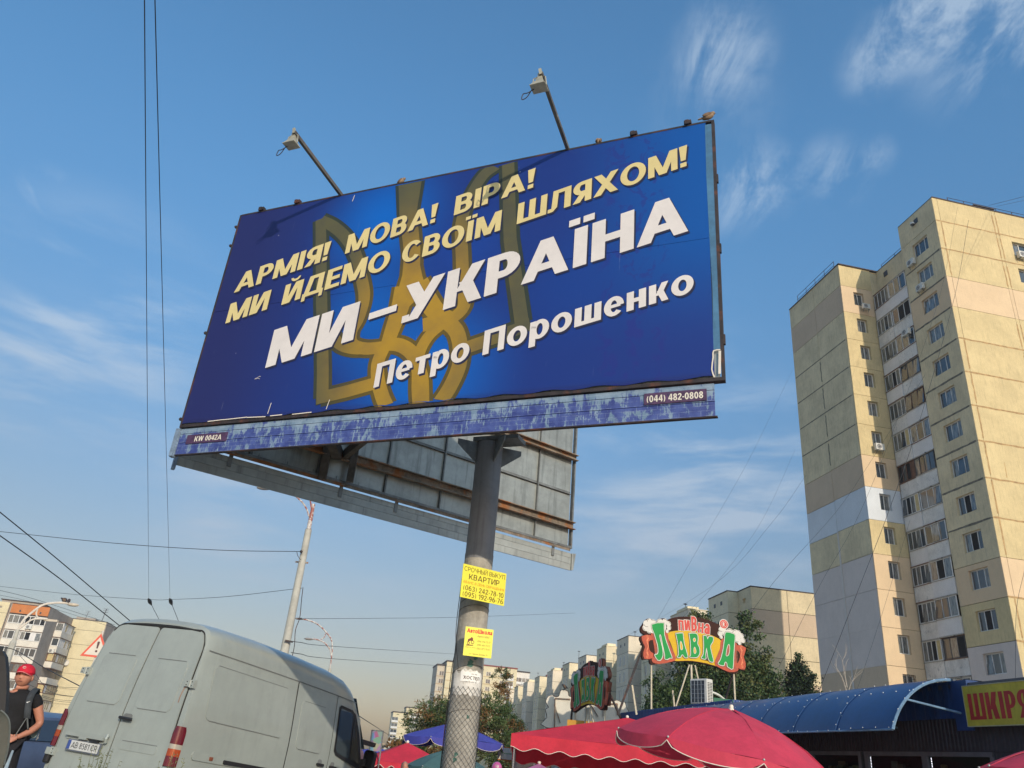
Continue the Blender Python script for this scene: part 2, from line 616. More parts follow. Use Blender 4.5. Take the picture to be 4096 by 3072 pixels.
    if ch == '.':
        return w, [rc(0, 0, w, t)]
    if ch in '«»':
        W = .3 * k
        s_ = 1 if ch == '»' else -1
        ps = []
        for d in (0, .16 * k):
            p = [[(d, .6), (d + w * .5, .6), (d + .12 * k, .4), (d + .12 * k - w * .5, .4)], [(d + .12 * k - w * .5, .4), (d + .12 * k, .4), (d + w * .5, .2), (d, .2)]]
            ps += p
        return W, ps if s_ > 0 else mir(ps, W)
    return .4 * k, []


def text_polys(s, w=.22, t=.17, k=1.0, gap=.09, space=.38):
    x = 0; out = []
    for ch in s:
        if ch == ' ':
            x += space * k; continue
        W, ps = glyph(ch, w, t, k)
        out.append([[(x + a, b) for a, b in p] for p in ps])
        x += W + gap
    return x - gap, out


def write(mb, s, fr, u0, v0, width, height, slope=0.0, mi=0, d=.003, grow=0.0, **kw):
    """lay a line of lettering on the surface fr(u, v, depth); each stroke of a letter sits a hair above the last"""
    tw, letters = text_polys(s, **kw)
    sx_ = width / tw
    for ps in letters:
        for i, p in enumerate(ps):
            q = []
            for a, b in p:
                u = a * sx_
                q.append((u0 + u, v0 + slope * u + b * height))
            mb.face([fr(u, v, d + .00015 * (i % 2) + .0001 * (i > 40) + .00005 * (i % 7)) for u, v in q], mi)


def band(mb, pts, width, fr, d, mi=0, k=5, closed=False):
    """a painted band of given width along a smoothed line"""
    P = smooth_pts([(a, b, 0) for a, b in pts], k) if k > 1 else [Vector((a, b, 0)) for a, b in pts]
    L, R = [], []
    n = len(P)
    for i, p in enumerate(P):
        t_ = (P[min(i + 1, n - 1)] - P[max(i - 1, 0)]).normalized()
        nn = Vector((-t_.y, t_.x, 0))
        wd = width if not isinstance(width, (list, tuple)) else width[0] + (width[1] - width[0]) * i / (n - 1)
        L.append(p + nn * wd / 2); R.append(p - nn * wd / 2)
    for i in range(n - 1):
        mb.face([fr(q.x, q.y, d) for q in (L[i], L[i + 1], R[i + 1], R[i])][::-1], mi)

# ================================================================== ground
def gz(x, y):
    """the street falls away from the parked cars towards the market"""
    t_ = min(max((y - 9.6) / 11.0, 0), 1)
    return 0.16 - 0.80 * t_ - .03 * min(max(x + 5, 0), 2.5) * (1 - t_)


bounce_ground = mat('pavement_bounce', (.42, .36, .275), .9, .2, 1.2, bump=.4, col2=(.34, .30, .24), c2s=.4)  # unseen ground, colour raised to bounce warm light onto the shaded walls
gm = MB()
xs = [-2500, -300, -60, -20] + [-12 + i * 2 for i in range(17)] + [60, 300, 2500]
ys = [-1500, -200, -20, 0] + [4 + i * 1.2 for i in range(17)] + [60, 400, 3500]
gv = [(x, y, gz(x, y)) for y in ys for x in xs]
gm.add(gv, [(j * len(xs) + i, j * len(xs) + i + 1, (j + 1) * len(xs) + i + 1, (j + 1) * len(xs) + i) for j in range(len(ys) - 1) for i in range(len(xs) - 1)])
tag(gm.build('ground', bounce_ground), kind='structure')

# ================================================================== billboard
BX, BY = -.194, 8.75
bz = gz(BX, BY)
bb = thing('billboard', 'huge double-sided V-shaped billboard, blue poster front, on a thick round pole', 'billboard', (BX, BY, bz))
steel = mat('grey_steel', (.17, .18, .18), .55, .25, 2.5, .2, streak=.4, col2=(.16, .07, .03), c2=(.62, .75), c2s=3)
rust = mat('rusty_steel', (.21, .17, .13), .75, .3, 4, .1, col2=(.28, .11, .035), c2=(.48, .62), c2s=3.5, streak=.5)
zinc = mat('galvanised_sheet', (.33, .35, .33), .42, .14, 1.3, .45, streak=.6, col2=(.33, .33, .30), c2=(.5, .8), c2s=1.6)
dark_frame = mat('dark_frame', (.028, .022, .024), .7, .3, 5, col2=(.10, .035, .02), c2=(.5, .66), c2s=4)
concrete = mat('concrete_pole', (.34, .32, .28), .9, .12, 4, bump=.5, bs=30, col2=(.24, .225, .2), c2=(.5, .72), c2s=3, streak=.3)
paint_pole = mat('painted_pole', (.185, .19, .20), .6, .08, 3, bump=.1, streak=.5, col2=(.22, .215, .21), c2=(.55, .7), c2s=1.5)


def poster_mat():
    m = bpy.data.materials.new('blue_poster'); m.use_nodes = True
    q = NG(m.node_tree); b = q.n['Principled BSDF']
    v = q.n.new('ShaderNodeTexCoord').outputs['Object']
    X, Y, Z = q.sep(v)
    c = q.mix(q.ramp(X, .2, 2.0), (.017, .021, .115), (.011, .033, .20))

    def glow(c, u, w, r, col, s=1.0):
        d = q.vmath('DISTANCE', q.mapping(v, (1, 0, 1)), (u, 0, w))
        return q.mix(q.math('MULTIPLY', q.ramp(d, r, 0), s), c, col)
    c = glow(c, 2.25, 2.5, 1.15, (.003, .115, .50))
    c = glow(c, 2.3, 1.2, 1.05, (.004, .10, .44), .9)
    c = glow(c, 3.1, .35, 1.25, (.003, .12, .52), .95)
    c = glow(c, 3.4, 1.9, .8, (.008, .05, .30), .7)
    c = q.mix(q.math('MULTIPLY', q.ramp(X, 4.3, 6.0), q.ramp(Z, .2, 1.8)), c, (.004, .080, .34))
    c = glow(c, 4.6, 1.2, .9, (.007, .045, .26), .6)
    # the leafy half-transparent motif printed at the right
    nl = q.noise(q.mapping(v, (2.6, 1, 2.0), (3.3, 0, .7)), 1.9, 8, .66, 1.2)
    strip = q.math('MULTIPLY', q.ramp(q.math('ABSOLUTE', q.math('SUBTRACT', X, 5.28)), .42, .22), q.ramp(nl, .52, .56))
    c = q.mix(q.math('MULTIPLY', strip, .5), c, (.022, .022, .20))
    # pale scuffs and run marks
    st = q.noise(q.mapping(v, (26, 1, 1.1)), 1.6, 4, .6)
    sp = q.noise(q.mapping(v, (3, 1, 2.2)), 1.0, 2)
    c = q.mix(q.math('MULTIPLY', q.math('MULTIPLY', q.ramp(st, .66, .74), q.ramp(sp, .5, .62)), .28), c, (.35, .4, .55))
    dots = q.n.new('ShaderNodeTexVoronoi'); dots.inputs['Scale'].default_value = 4.5
    q.put(dots.inputs['Vector'], q.mapping(v, (1, 1, .7)))
    c = q.mix(q.ramp(dots.outputs['Distance'], .03, .012), c, (.55, .58, .68))
    # darker towards the lower edge
    c = q.mix(q.math('MULTIPLY', q.ramp(Z, .10, .0), .55), c, (.02, .012, .05))
    q.put(b.inputs['Base Color'], c)
    b.inputs['Roughness'].default_value = .42
    b.inputs['Specular IOR Level'].default_value = .35
    bn = q.n.new('ShaderNodeBump'); bn.inputs['Strength'].default_value = .25; bn.inputs['Distance'].default_value = .02
    q.put(bn.inputs['Height'], q.noise(q.mapping(v, (1, 1, 2)), 1.3, 4, .6)); q.put(b.inputs['Normal'], bn.outputs[0])
    return m


def emblem_mat(name, mid, far):
    m = bpy.data.materials.new(name); m.use_nodes = True
    q = NG(m.node_tree); b = q.n['Principled BSDF']
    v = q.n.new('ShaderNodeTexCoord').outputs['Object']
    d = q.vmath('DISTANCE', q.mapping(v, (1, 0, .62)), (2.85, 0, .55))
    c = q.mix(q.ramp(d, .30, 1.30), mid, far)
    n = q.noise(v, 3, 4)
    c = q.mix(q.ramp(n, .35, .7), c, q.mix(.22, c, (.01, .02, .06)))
    q.put(b.inputs['Base Color'], c); b.inputs['Roughness'].default_value = .45
    b.inputs['Specular IOR Level'].default_value = .3
    return m


flat = lambda name, col, r=.5, v=.04: mat(name, col, r, v, 2.0, spec=.3)
front = node('front_board', bb, Vector((-3.7605, 8.5092, 4.3876)) - Vector((BX, BY, bz)), (0, 0, radians(-23.041)))
rear = node('rear_board', bb, Vector((-3.834, 8.890, 4.3876)) - Vector((BX, BY, bz)), (0, 0, radians(35.44)))
W_, H_ = 6.10, 3.03
FR = lambda u, v, d: (u, -.010 - d, v)
FRC = lambda u, v, d: FR(u, min(max(v, .025), 3.0), d)
# poster face with slightly wavy lower hem
pm = MB()
pm.box(0.02, 6.02, -.010, -.002, 1.535, H_ - .02); pm.box(0.02, 6.02, -.0115, -.002, .045, 1.53)
for i in range(60):
    u0, u1 = .02 + i * .1, .02 + (i + 1) * .1
    z0 = .03 + .012 * sin(i * 1.3) * (1 if i > 8 else .4); z1 = .03 + .012 * sin((i + 1) * 1.3) * (1 if i > 8 else .4)
    pm.face([(u0, -.018, z0), (u1, -.018, z1), (u1, -.0117, .046), (u0, -.0117, .046)])
pm.build('poster', poster_mat(), front)
# emblem
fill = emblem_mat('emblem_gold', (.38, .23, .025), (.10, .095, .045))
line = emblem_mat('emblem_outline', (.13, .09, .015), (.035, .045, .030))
BANDS = [([(1.325, 2.70), (1.55, 1.72), (1.83, .53), (1.895, .21)], .15, 1),
         ([(1.88, .20), (2.2, .245), (2.55, .31)], .15, 1),
         ([(1.33, 2.68), (1.55, 2.535), (1.78, 2.31), (1.97, 2.02), (2.10, 1.70), (2.19, 1.42), (2.17, 1.15), (2.11, .98), (2.15, .82), (2.34, .745), (2.62, .74)], .15, 5),
         ([(1.87, .96), (2.0, .83), (2.2, .755), (2.4, .745)], .13, 4),
         ([(3.80, 2.99), (3.92, 1.90), (4.14, .83)], .15, 1),
         ([(4.16, .78), (3.85, .69), (3.50, .60)], .15, 1),
         ([(3.66, 3.0), (3.50, 2.88), (3.37, 2.6), (3.30, 2.25), (3.36, 1.8), (3.42, 1.4), (3.46, 1.12), (3.30, .97), (3.05, .90)], .15, 5),
         ([(3.0, .95), (3.22, .98), (3.40, .84), (3.48, .62), (3.49, .40), (3.42, .18), (3.33, .015)], .17, 5),
         ([(2.56, .72), (2.52, .55), (2.56, .34), (2.64, .15), (2.72, .015)], .16, 5),
         ([(2.52, .78), (2.75, .74), (2.92, .62), (3.02, .44), (3.06, .2), (3.10, .015)], .16, 5),
         ([(3.28, .97), (3.10, .82), (3.01, .62), (3.03, .45), (3.09, .30), (3.14, .015)], .14, 5),
         ([(2.70, 1.5), (2.68, 1.2), (2.64, 1.0), (2.60, .78)], [.26, .17], 4),
         ([(2.86, 1.5), (3.0, 1.28), (3.16, 1.08), (3.33, .97)], [.26, .18], 4)]
prong = [(2.375, 2.99), (2.46, 2.54), (2.62, 1.93), (2.64, 1.65), (2.60, 1.3), (2.78, 1.2), (2.92, 1.34), (3.0, 1.36), (2.90, 1.60), (2.85, 1.75), (2.82, 1.98), (2.69, 2.54), (2.69, 2.99)]
prong_o = [(2.33, 2.995), (2.42, 2.54), (2.575, 1.93), (2.6, 1.65), (2.55, 1.3), (2.77, 1.14), (2.93, 1.28), (3.08, 1.34), (2.945, 1.60), (2.895, 1.75), (2.865, 1.98), (2.735, 2.54), (2.735, 2.995)]
eo, ef = MB(), MB()
for i, (p, w, k) in enumerate(BANDS):
    wo = [x + .085 for x in w] if isinstance(w, list) else w + .085
    band(eo, p, wo, FRC, .0030 + i * .00006, k=k)
    band(ef, p, w, FRC, .0046 + i * .00006, k=k)
eo.face([FR(u, v, .0029) for u, v in prong_o][::-1]); ef.face([FR(u, v, .0045) for u, v in prong][::-1])
# cap the pointed corners of the wings
for c_ in [(1.895, .205), (4.155, .79)]:
    eo.face([FR(c_[0] + .118 * cos(a), c_[1] + .118 * sin(a), .0040) for a in [radians(12 + 45 + 90 * i) for i in range(4)]])
    ef.face([FR(c_[0] + .075 * cos(a) * 1.4, c_[1] + .075 * sin(a) * 1.4, .0056) for a in [radians(12 + 45 + 90 * i) for i in range(4)]])
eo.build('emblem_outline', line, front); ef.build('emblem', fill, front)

# lettering: every line climbs at the same slope, letters keep upright stems
yel = flat('letter_cream', (.66, .55, .26)); wht = flat('letter_white', (.68, .64, .62)); shd = flat('letter_shadow', (.022, .024, .06))
LINES = [('АРМІЯ!', .26, 1.775, 1.30, .275, 'y'), ('МОВА!', 1.80, 2.085, 1.16, .275, 'y'), ('ВІРА!', 3.19, 2.37, .95, .275, 'y'),
         ('МИ', .26, 1.335, .58, .28, 'y'), ('ЙДЕМО', 1.04, 1.485, 1.40, .28, 'y'), ('СВОЇМ', 2.59, 1.80, 1.20, .28, 'y'), ('ШЛЯХОМ!', 3.98, 2.09, 1.84, .28, 'y'),
         ('МИ', 1.03, .645, 1.12, .50, 'w'), ('–', 2.30, .92, .34, .50, 'w'), ('УКРАЇНА', 2.72, 1.005, 3.10, .49, 'w'),
         ('Петро', 2.52, .25, 1.07, .285, 'w'), ('Порошенко', 3.74, .50, 2.12, .285, 'w')]
for i, (s_, u, v, wd, h, c_) in enumerate(LINES):
    kw = dict(w=.26, t=.17, k=1.06, gap=.085)
    if c_ == 'w' and h > .4:
        kw = dict(w=.28, t=.18, k=1.06, gap=.06)
    if s_[0] == 'П':
        kw = dict(w=.245, t=.175, k=1.05, gap=.10)
    a = MB(); write(a, s_, FR, u + .017, v - .022, wd, h, .207, d=.0062, **kw); a.build('letter_shadow', shd, front)
    b = MB(); write(b, s_, FR, u, v, wd, h, .207, d=.0085, **kw); b.build('lettering', yel if c_ == 'y' else wht, front)
# right-hand strip of an older poster, tear at the lower corner, tape
old = MB(); old.prism([(6.015, .30), (6.03, .9), (6.018, 1.56), (6.01, 2.3), (6.015, 2.98), (6.085, 2.98), (6.085, .30)], FR, -.008, .001)
old.build('old_poster_strip', mat('old_poster', (.06, .17, .30), .6, .15, 3, streak=.3), front)
tear = MB()
band(tear, [(6.02, .02), (6.00, .10), (6.015, .22), (6.02, .285), (6.08, .29)], .012, FR, .010, k=2)
band(tear, [(6.065, .05), (6.075, .28)], .022, FR, .009, k=1)
for u0, v0, u1, v1 in [(.4, .030, .62, .036), (.62, .034, .95, .040), (.95, .036, 1.2, .026), (1.26, .03, 1.42, .032), (1.22, .06, 1.235, .19), (1.98, .05, 2.0, .16), (1.55, .025, 1.8, .03), (1.75, 2.88, 1.765, 2.97)]:
    band(tear, [(u0, v0), (u1, v1)], .010 if abs(u1 - u0) > .05 else .008, FR, .010, k=1)
band(tear, [(.93, .52), (.985, .545), (1.0, .54)], .004, FR, .010, k=1); band(tear, [(.92, .515), (.96, .52), (.995, .51)], .004, FR, .010, k=1)
tear.build('torn_edge', flat('torn_white', (.72, .66, .58)), front)

# frames, sheets, rails of the two boards


def board(fr_, side, us, vs, sheet_m, frame_m, rail_m, beam_m, W=6.10):
    """side: +1 when the inner (seen) side of the board looks towards +Y"""
    y = lambda a, b: (min(side * a, side * b), max(side * a, side * b))
    f_ = MB()
    y0, y1 = y(-.012, .055)
    f_.box(-.005, .022, y0, y1, -.012, H_); f_.box(W - .02, W + .008, y0, y1, -.012, H_)
    f_.box(.022, W - .02, y0, y1, H_ - .018, H_ + .004); f_.box(.022, W - .02, y0, y1, -.012, .022)
    f_.build('frame', frame_m, fr_)
    for i in range(len(us) - 1):
        for j in range(len(vs) - 1):
            s_ = MB(); yy = .006 + .003 * random.random()
            a, b = y(yy, yy + .003)
            s_.box(us[i] + .012, us[i + 1] - .012, a, b, vs[j] + .01, vs[j + 1] - .01)
            s_.build('metal_sheet', sheet_m, fr_)
    for u in us[1:-1]:
        m_ = MB(); a, b = y(.010, .050); m_.box(u - .016, u - .006, a, b, .022, H_ - .02)
        a, b = y(.010, .022); m_.box(u - .006, u + .020, a, b, .022, H_ - .02); m_.build('mullion', steel, fr_)
    for v in vs[1:-1]:
        m_ = MB()
        for i in range(len(us) - 1):
            a, b = y(.010, .045); m_.box(us[i] + .024, us[i + 1] - .020, a, b, v - .004, v + .004)
            a, b = y(.010, .016); m_.box(us[i] + .024, us[i + 1] - .020, a, b, v + .004, v + .045)
        m_.build('rail', rail_m, fr_)
    for v, h in ((.285, .12), (1.46, .10), (2.6, .10)):
        m_ = MB(); a, b = y(.055, .065); m_.box(-.0, W, a, b, v, v + h)
        a, b = y(.065, .13); m_.box(0, W, a, b, v + h - .012, v + h); m_.box(0, W, a, b, v, v + .012)
        m_.build('beam', beam_m, fr_)


us = [0.02, .80, 1.70, 2.70, 3.60, 4.48, 5.37, 6.08]
vs = [.02, .34, .88, 1.48, 2.08, 2.68, 3.01]
board(rear, -1, us, vs, zinc, steel, steel, rust, 6.22 - .1)
board(front, 1, us, [.02, .6, 1.2, 1.8, 2.4, 3.01], zinc, dark_frame, steel, rust)
bk = MB(); bk.box(.02, 6.08, .012, .016, .02, 3.0); bk.build('poster', mat('rear_poster', (.55, .5, .42), .6, .1), rear)

# skirts of three long boards, blue paint peeling off


def skirt_mat():
    m = bpy.data.materials.new('peeling_blue'); m.use_nodes = True
    q = NG(m.node_tree); b = q.n['Principled BSDF']
    v = q.n.new('ShaderNodeTexCoord').outputs['Object']
    vv = q.mapping(v, (1, 1, 1), (0, 0, 0))
    cmb = q.n.new('ShaderNodeCombineXYZ'); X, Y, Z = q.sep(vv); q.put(cmb.inputs[0], X); q.put(cmb.inputs[1], Z)
    br = q.n.new('ShaderNodeTexBrick'); q.put(br.inputs['Vector'], cmb.outputs[0])
    br.inputs['Scale'].default_value = 1.0; br.inputs['Brick Width'].default_value = .19; br.inputs['Row Height'].default_value = .047
    br.inputs['Mortar Size'].default_value = .0022; br.inputs['Color1'].default_value = (.9, .9, .9, 1); br.inputs['Color2'].default_value = (.1, .1, .1, 1)
    n = q.noise(q.mapping(v, (3.4, 1, 1.6)), 2.6, 8, .72, .4)
    n2 = q.noise(q.mapping(v, (16, 1, 2.0)), 2.6, 6, .75)
    cell = q.math('MULTIPLY', q.math('SUBTRACT', br.outputs['Color'], .5), .05)
    f = q.math('ADD', q.math('ADD', q.math('MULTIPLY', n, .62), q.math('MULTIPLY', n2, .38)), cell)
    zz = q.ramp(Z, -.33, -.03)
    f = q.math('ADD', f, q.math('MULTIPLY', q.ramp(Z, -.14, -.05), .085))
    grey = q.mix(q.ramp(q.noise(v, 6, 5, .6), .35, .7), (.13, .21, .31), (.24, .33, .43))
    blue = q.mix(q.ramp(q.noise(v, 8, 5, .6), .3, .7), (.028, .045, .20), (.065, .10, .31))
    c = q.mix(q.ramp(f, .515, .56), blue, grey)
    c = q.mix(q.math('MULTIPLY', br.outputs['Fac'], q.math('MULTIPLY', q.ramp(n, .40, .58), .5)), c, (.34, .42, .55))
    ru = q.noise(q.mapping(v, (20, 1, 1.2)), 1.7, 5, .6)
    c = q.mix(q.math('MULTIPLY', q.ramp(ru, .62, .80), q.ramp(Z, -.2, -.01)), c, (.12, .055, .035))
    q.put(b.inputs['Base Color'], c); b.inputs['Roughness'].default_value = .6
    return m


pb = skirt_mat()
for z0, z1 in ((-.085, -.022), (-.195, -.091), (-.335, -.201)):
    p_ = MB(); p_.box(.02, 6.01, .012, .034, z0, z1); p_.build('skirt_board', pb, front)
p_ = MB(); p_.box(.03, 6.0, .036, .040, -.33, -.03); p_.build('skirt_backing', dark_frame, front)
p_ = MB(); p_.box(-.052, .016, .008, .05, -.36, -.014); p_.box(-.048, .0, -.01, .008, -.355, -.02); p_.build('corner_post', mat('post_blue', (.16, .22, .30), .6, .3, 6), front)
p_ = MB(); p_.box(-.02, 6.03, .010, .05, -.347, -.337); p_.build('skirt_edge', dark_frame, front)
pz = mat('galvanised_board', (.36, .38, .36), .5, .12, 1.3, .3, streak=.6, col2=(.30, .29, .26), c2=(.5, .8), c2s=1.2)
for z0, z1 in ((-.135, -.066), (-.232, -.139), (-.335, -.236)):
    p_ = MB(); p_.box(-.02, 4.36, .00, .022, z0, z1); p_.build('skirt_board', pz, rear)
    p_ = MB(); p_.box(4.365, 6.16, .003, .025, z0 - .008, z1 - .008); p_.build('skirt_board', pz, rear)
p_ = MB(); p_.prism([(6.165, -.075), (6.245, -.065), (6.20, -.335), (6.165, -.34)], lambda a, b, d: (a, d, b), -.02, .03); p_.build('end_plate', pz, rear)
p_ = MB(); p_.box(-.06, -.024, -.03, .03, -.40, -.07); p_.build('corner_post', mat('post_blue', (0, 0, 0)), rear)
for u in (.55, 2.05, 2.9, 4.35, 5.75):
    p_ = MB(); p_.box(u, u + .05, -.012, -.002, -.19, -.02); p_.box(u, u + .05, -.05, -.012, -.03, -.02)
    p_.build('bracket', steel, rear)
p_ = MB(); p_.box(0, 6.1, -.045, -.040, -.055, -.012); p_.box(0, 6.1, -.040, -.013, -.016, -.012); p_.build('lower_angle', rust, rear)
for i in range(6):
    p_ = MB()
    u = .5 + i * .365 + .05 * sin(i * 7); p_.tube([(u, -.03, .02), (u, -.03, .07)], .004, 5)
    p_.build('bolt', steel, rear)
# clips on the frames' edges
for u in (.30, .86, 5.22, 5.80):
    c_ = MB(); c_.box(u, u + .075, -.03, .02, H_ + .005, H_ + .05); c_.box(u + .01, u + .05, -.045, -.03, H_ - .01, H_ + .045); c_.build('clip', dark_frame, front)
for v in (.1, 1.25, 2.55, 2.85):
    c_ = MB(); c_.ball((-.03, 0, v), .022, n=8, m=5); c_.build('hook', dark_frame, front)
for v in (.35, 1.35, 2.2):
    c_ = MB(); c_.box(6.108, 6.125, -.01, .02, v, v + .10); c_.build('hook', dark_frame, front)

# head steelwork joining both boards to the pole
hb = MB()
zr = 4.3876 - bz


def rel(fn, u, y, v):
    R_ = Matrix.Rotation(fn.rotation_euler.z, 3, 'Z')
    return fn.location + R_ @ Vector((u, y, v))


for a, b, w, h in [
                   (rel(front, 1.7, .1, .33), rel(rear, 1.9, -.1, .33), .12, .14), (rel(front, 2.2, .12, -.02), rel(front, 5.2, .12, -.02), .1, .14),
                   (rel(front, .5, .1, .33), rel(rear, .6, -.1, .33), .08, .1),
                   (rel(front, 2.9, .10, .1), rel(rear, 2.0, -.12, .36), .07, .12), (rel(front, 1.7, .1, 1.5), rel(rear, 1.9, -.1, 1.5), .1, .1),
                   (rel(front, 3.6, .1, 1.5), rel(rear, 3.8, -.1, 1.5), .1, .1), (rel(front, 3.6, .1, 2.6), rel(rear, 3.8, -.1, 2.6), .08, .08),
                   (rel(rear, 1.75, -.10, -.05), rel(rear, 1.75, -.10, 1.5), .06, .10), (rel(rear, 2.12, -.14, .0), rel(rear, 2.12, -.14, 1.6), .05, .09)]:
    hb.beam(a, b, w, h)
hb.build('crossbeam', mat('beam_dark', (.09, .075, .06), .8, .3, 4, col2=(.18, .09, .04), c2=(.55, .7)), bb)
hd = MB()
dr = (rel(front, 5, 0, 0) - rel(front, 0, 0, 0)).normalized(); dn = Vector((-dr.y, dr.x, 0))
c0 = Vector((0, 0, zr + .25))
hd.beam(c0 - dr * .17, c0 + dr * .40, .26, .05)
for s_ in (-1, 1):
    for k in (-1, 1):
        e = dr * s_ + dn * k * .9
        e.normalize()
        q_ = Vector((-e.y, e.x, 0)) * .006
        for w in (q_, -q_):
            pass
        P = [c0 + e * .15 + Vector((0, 0, -.04)), c0 + e * .40 + Vector((0, 0, -.04)), c0 + e * .40 + Vector((0, 0, -.10)), c0 + e * .15 + Vector((0, 0, -.30))]
        hd.face([p + q_ for p in P]); hd.face([p - q_ for p in P][::-1])
        for i in range(4):
            hd.face([P[i] - q_, P[(i + 1) % 4] - q_, P[(i + 1) % 4] + q_, P[i] + q_])
hd.build('pole_head', steel, bb)
pp = MB()
zb_, zt_ = 3.27 - bz, 4.60 - bz
pp.lathe([(.158, zb_ - .06), (.160, zb_), (.156, zb_ + .02), (.154, zt_)], 32)
pp.build('steel_collar', paint_pole, bb, smooth=True)
pp = MB()
prof = [(.19, -.2)] + [(.168 - .010 * i / 40 + .0012 * noise.noise(Vector((0, 0, i * .7))), i * (zb_ - .0) / 40) for i in range(41)]
pp.lathe(prof, 32)
pp.build('concrete_pole', concrete, bb, smooth=True)
# wires bound round the pole and chain-link wrapped round its foot
wr = MB()
for z0, a0, a1, dz in [(2.72, -2.8, .1, .06), (2.64, -2.9, .2, .03), (2.02, -2.7, 0, .05), (2.0, -3, -.1, -.02), (1.60, -3, .1, .03), (2.4, -3.1, -2.2, -.35)]:
    pts = [(.164 * cos(a0 + (a1 - a0) * i / 16), .164 * sin(a0 + (a1 - a0) * i / 16), z0 - bz + .05 * sin(pi * i / 16) + dz * i / 16) for i in range(17)]
    wr.tube(pts, .0022, 4)
wr.tube(smooth_pts([(-.165, -.03, 3.0 - bz), (-.17, -.05, 2.5 - bz), (-.15, -.09, 2.25 - bz), (-.168, -.05, 2.05 - bz), (-.175, -.03, 1.6 - bz), (-.18, 0, 1.0 - bz)]), .004, 5)
wr.build('wire', dark_frame, bb)
cl = MB()
cell = .036
nseg = 26
for sgn in (-1, 1):
    for k in range(20):
        pts = []
        for i in range(0, 52):
            a = 2 * pi * k / 20 + sgn * i * 2 * pi / 52
            pts.append((.1735 * cos(a), .1735 * sin(a), .60 + i * .0235))
        pts = [p for p in pts]
        cl.tube(pts, .0017, 3, cap=False)
cl.build('chain_link', mat('wire_mesh', (.05, .05, .05), .5, .2, 8, .5), bb)

# poster scraps glued round the pole


def curved(outline, R, z0, a_mid, name, m, off=.0012):
    mb_ = MB()
    us_ = [p[0] for p in outline]
    mb_.face([((R + off) * sin(a_mid + a / R), -(R + off) * cos(a_mid + a / R), z0 + b) for a, b in outline])
    return mb_


def strip_patch(z0, z1, a0, a1, R, top, bot, m, name, off=.0015, n=64):
    mb_ = MB()
    for i in range(n):
        q_ = []
        for t_ in (i / n, (i + 1) / n):
            a = a0 + (a1 - a0) * t_
            q_.append(((R + off) * sin(a), -(R + off) * cos(a), z0 + bot(t_), z1 + top(t_)))
        mb_.face([(q_[0][0], q_[0][1], q_[0][2]), (q_[1][0], q_[1][1], q_[1][2]), (q_[1][0], q_[1][1], q_[1][3]), (q_[0][0], q_[0][1], q_[0][3])])
    return mb_.build(name, m, bb)


paper = mat('old_paper', (.62, .60, .56), .8, .12, 5, col2=(.40, .38, .34), c2=(.5, .7), c2s=9)
random.seed(5)
jag = [random.uniform(-.035, .02) for _ in range(60)]
strip_patch(1.80 - bz, 2.0 - bz, -.95, 1.15, .1635, lambda t: .05 * noise.noise(Vector((t * 7, 1, 0))) + .05 * sin(t * 3), lambda t: .05 * noise.noise(Vector((t * 9, 3, 0))) + .03 * noise.noise(Vector((t * 30, 3, 0))), paper, 'paper_scrap', .0022)
strip_patch(1.93 - bz, 2.03 - bz, -.4, .95, .1635, lambda t: .03 * noise.noise(Vector((t * 6, 5, 0))), lambda t: .03 * noise.noise(Vector((t * 11, 7, 0))), mat('new_paper', (.78, .77, .74), .7, .05), 'paper_scrap', .0045)
FP = lambda u, v, d: ((.1635 + d) * sin(u / .1635), -(.1635 + d) * cos(u / .1635), v)
hl = MB(); write(hl, 'ХОСТЕЛ', FP, -.035, 1.955 - bz, .175, .032, -.02, d=.0065, w=.2, t=.16)
write(hl, '(099) 246 91 75', FP, -.02, 1.925 - bz, .12, .010, -.02, d=.0065, w=.12, t=.12)
write(hl, 'НУЖЕН', FP, .045, 2.002 - bz, .06, .010, -.02, d=.0065, w=.14, t=.12)
hl.build('lettering', flat('ink', (.05, .03, .03)), bb)
gp = mat('green_paint', (.07, .16, .13), .8, .2)
for a, z, s_ in [(.15, 2.13, .022), (.1, 2.10, .03), (.45, 2.17, .02), (-.2, 1.25, .02), (-.25, 1.2, .02), (.1, 1.05, .02), (.3, 1.6, .015)]:
    o_ = MB(); o_.face([((.1655 + .0005) * sin(a + s_ / .16 * cos(t) * (1 + .4 * sin(3 * t + z))), -(.166) * cos(a + s_ / .16 * cos(t)), z - bz + s_ * sin(t) * (1 + .3 * cos(2 * t + a * 9))) for t in [2 * pi * i / 11 for i in range(11)]])
    o_.build('paint_spot', gp, bb)

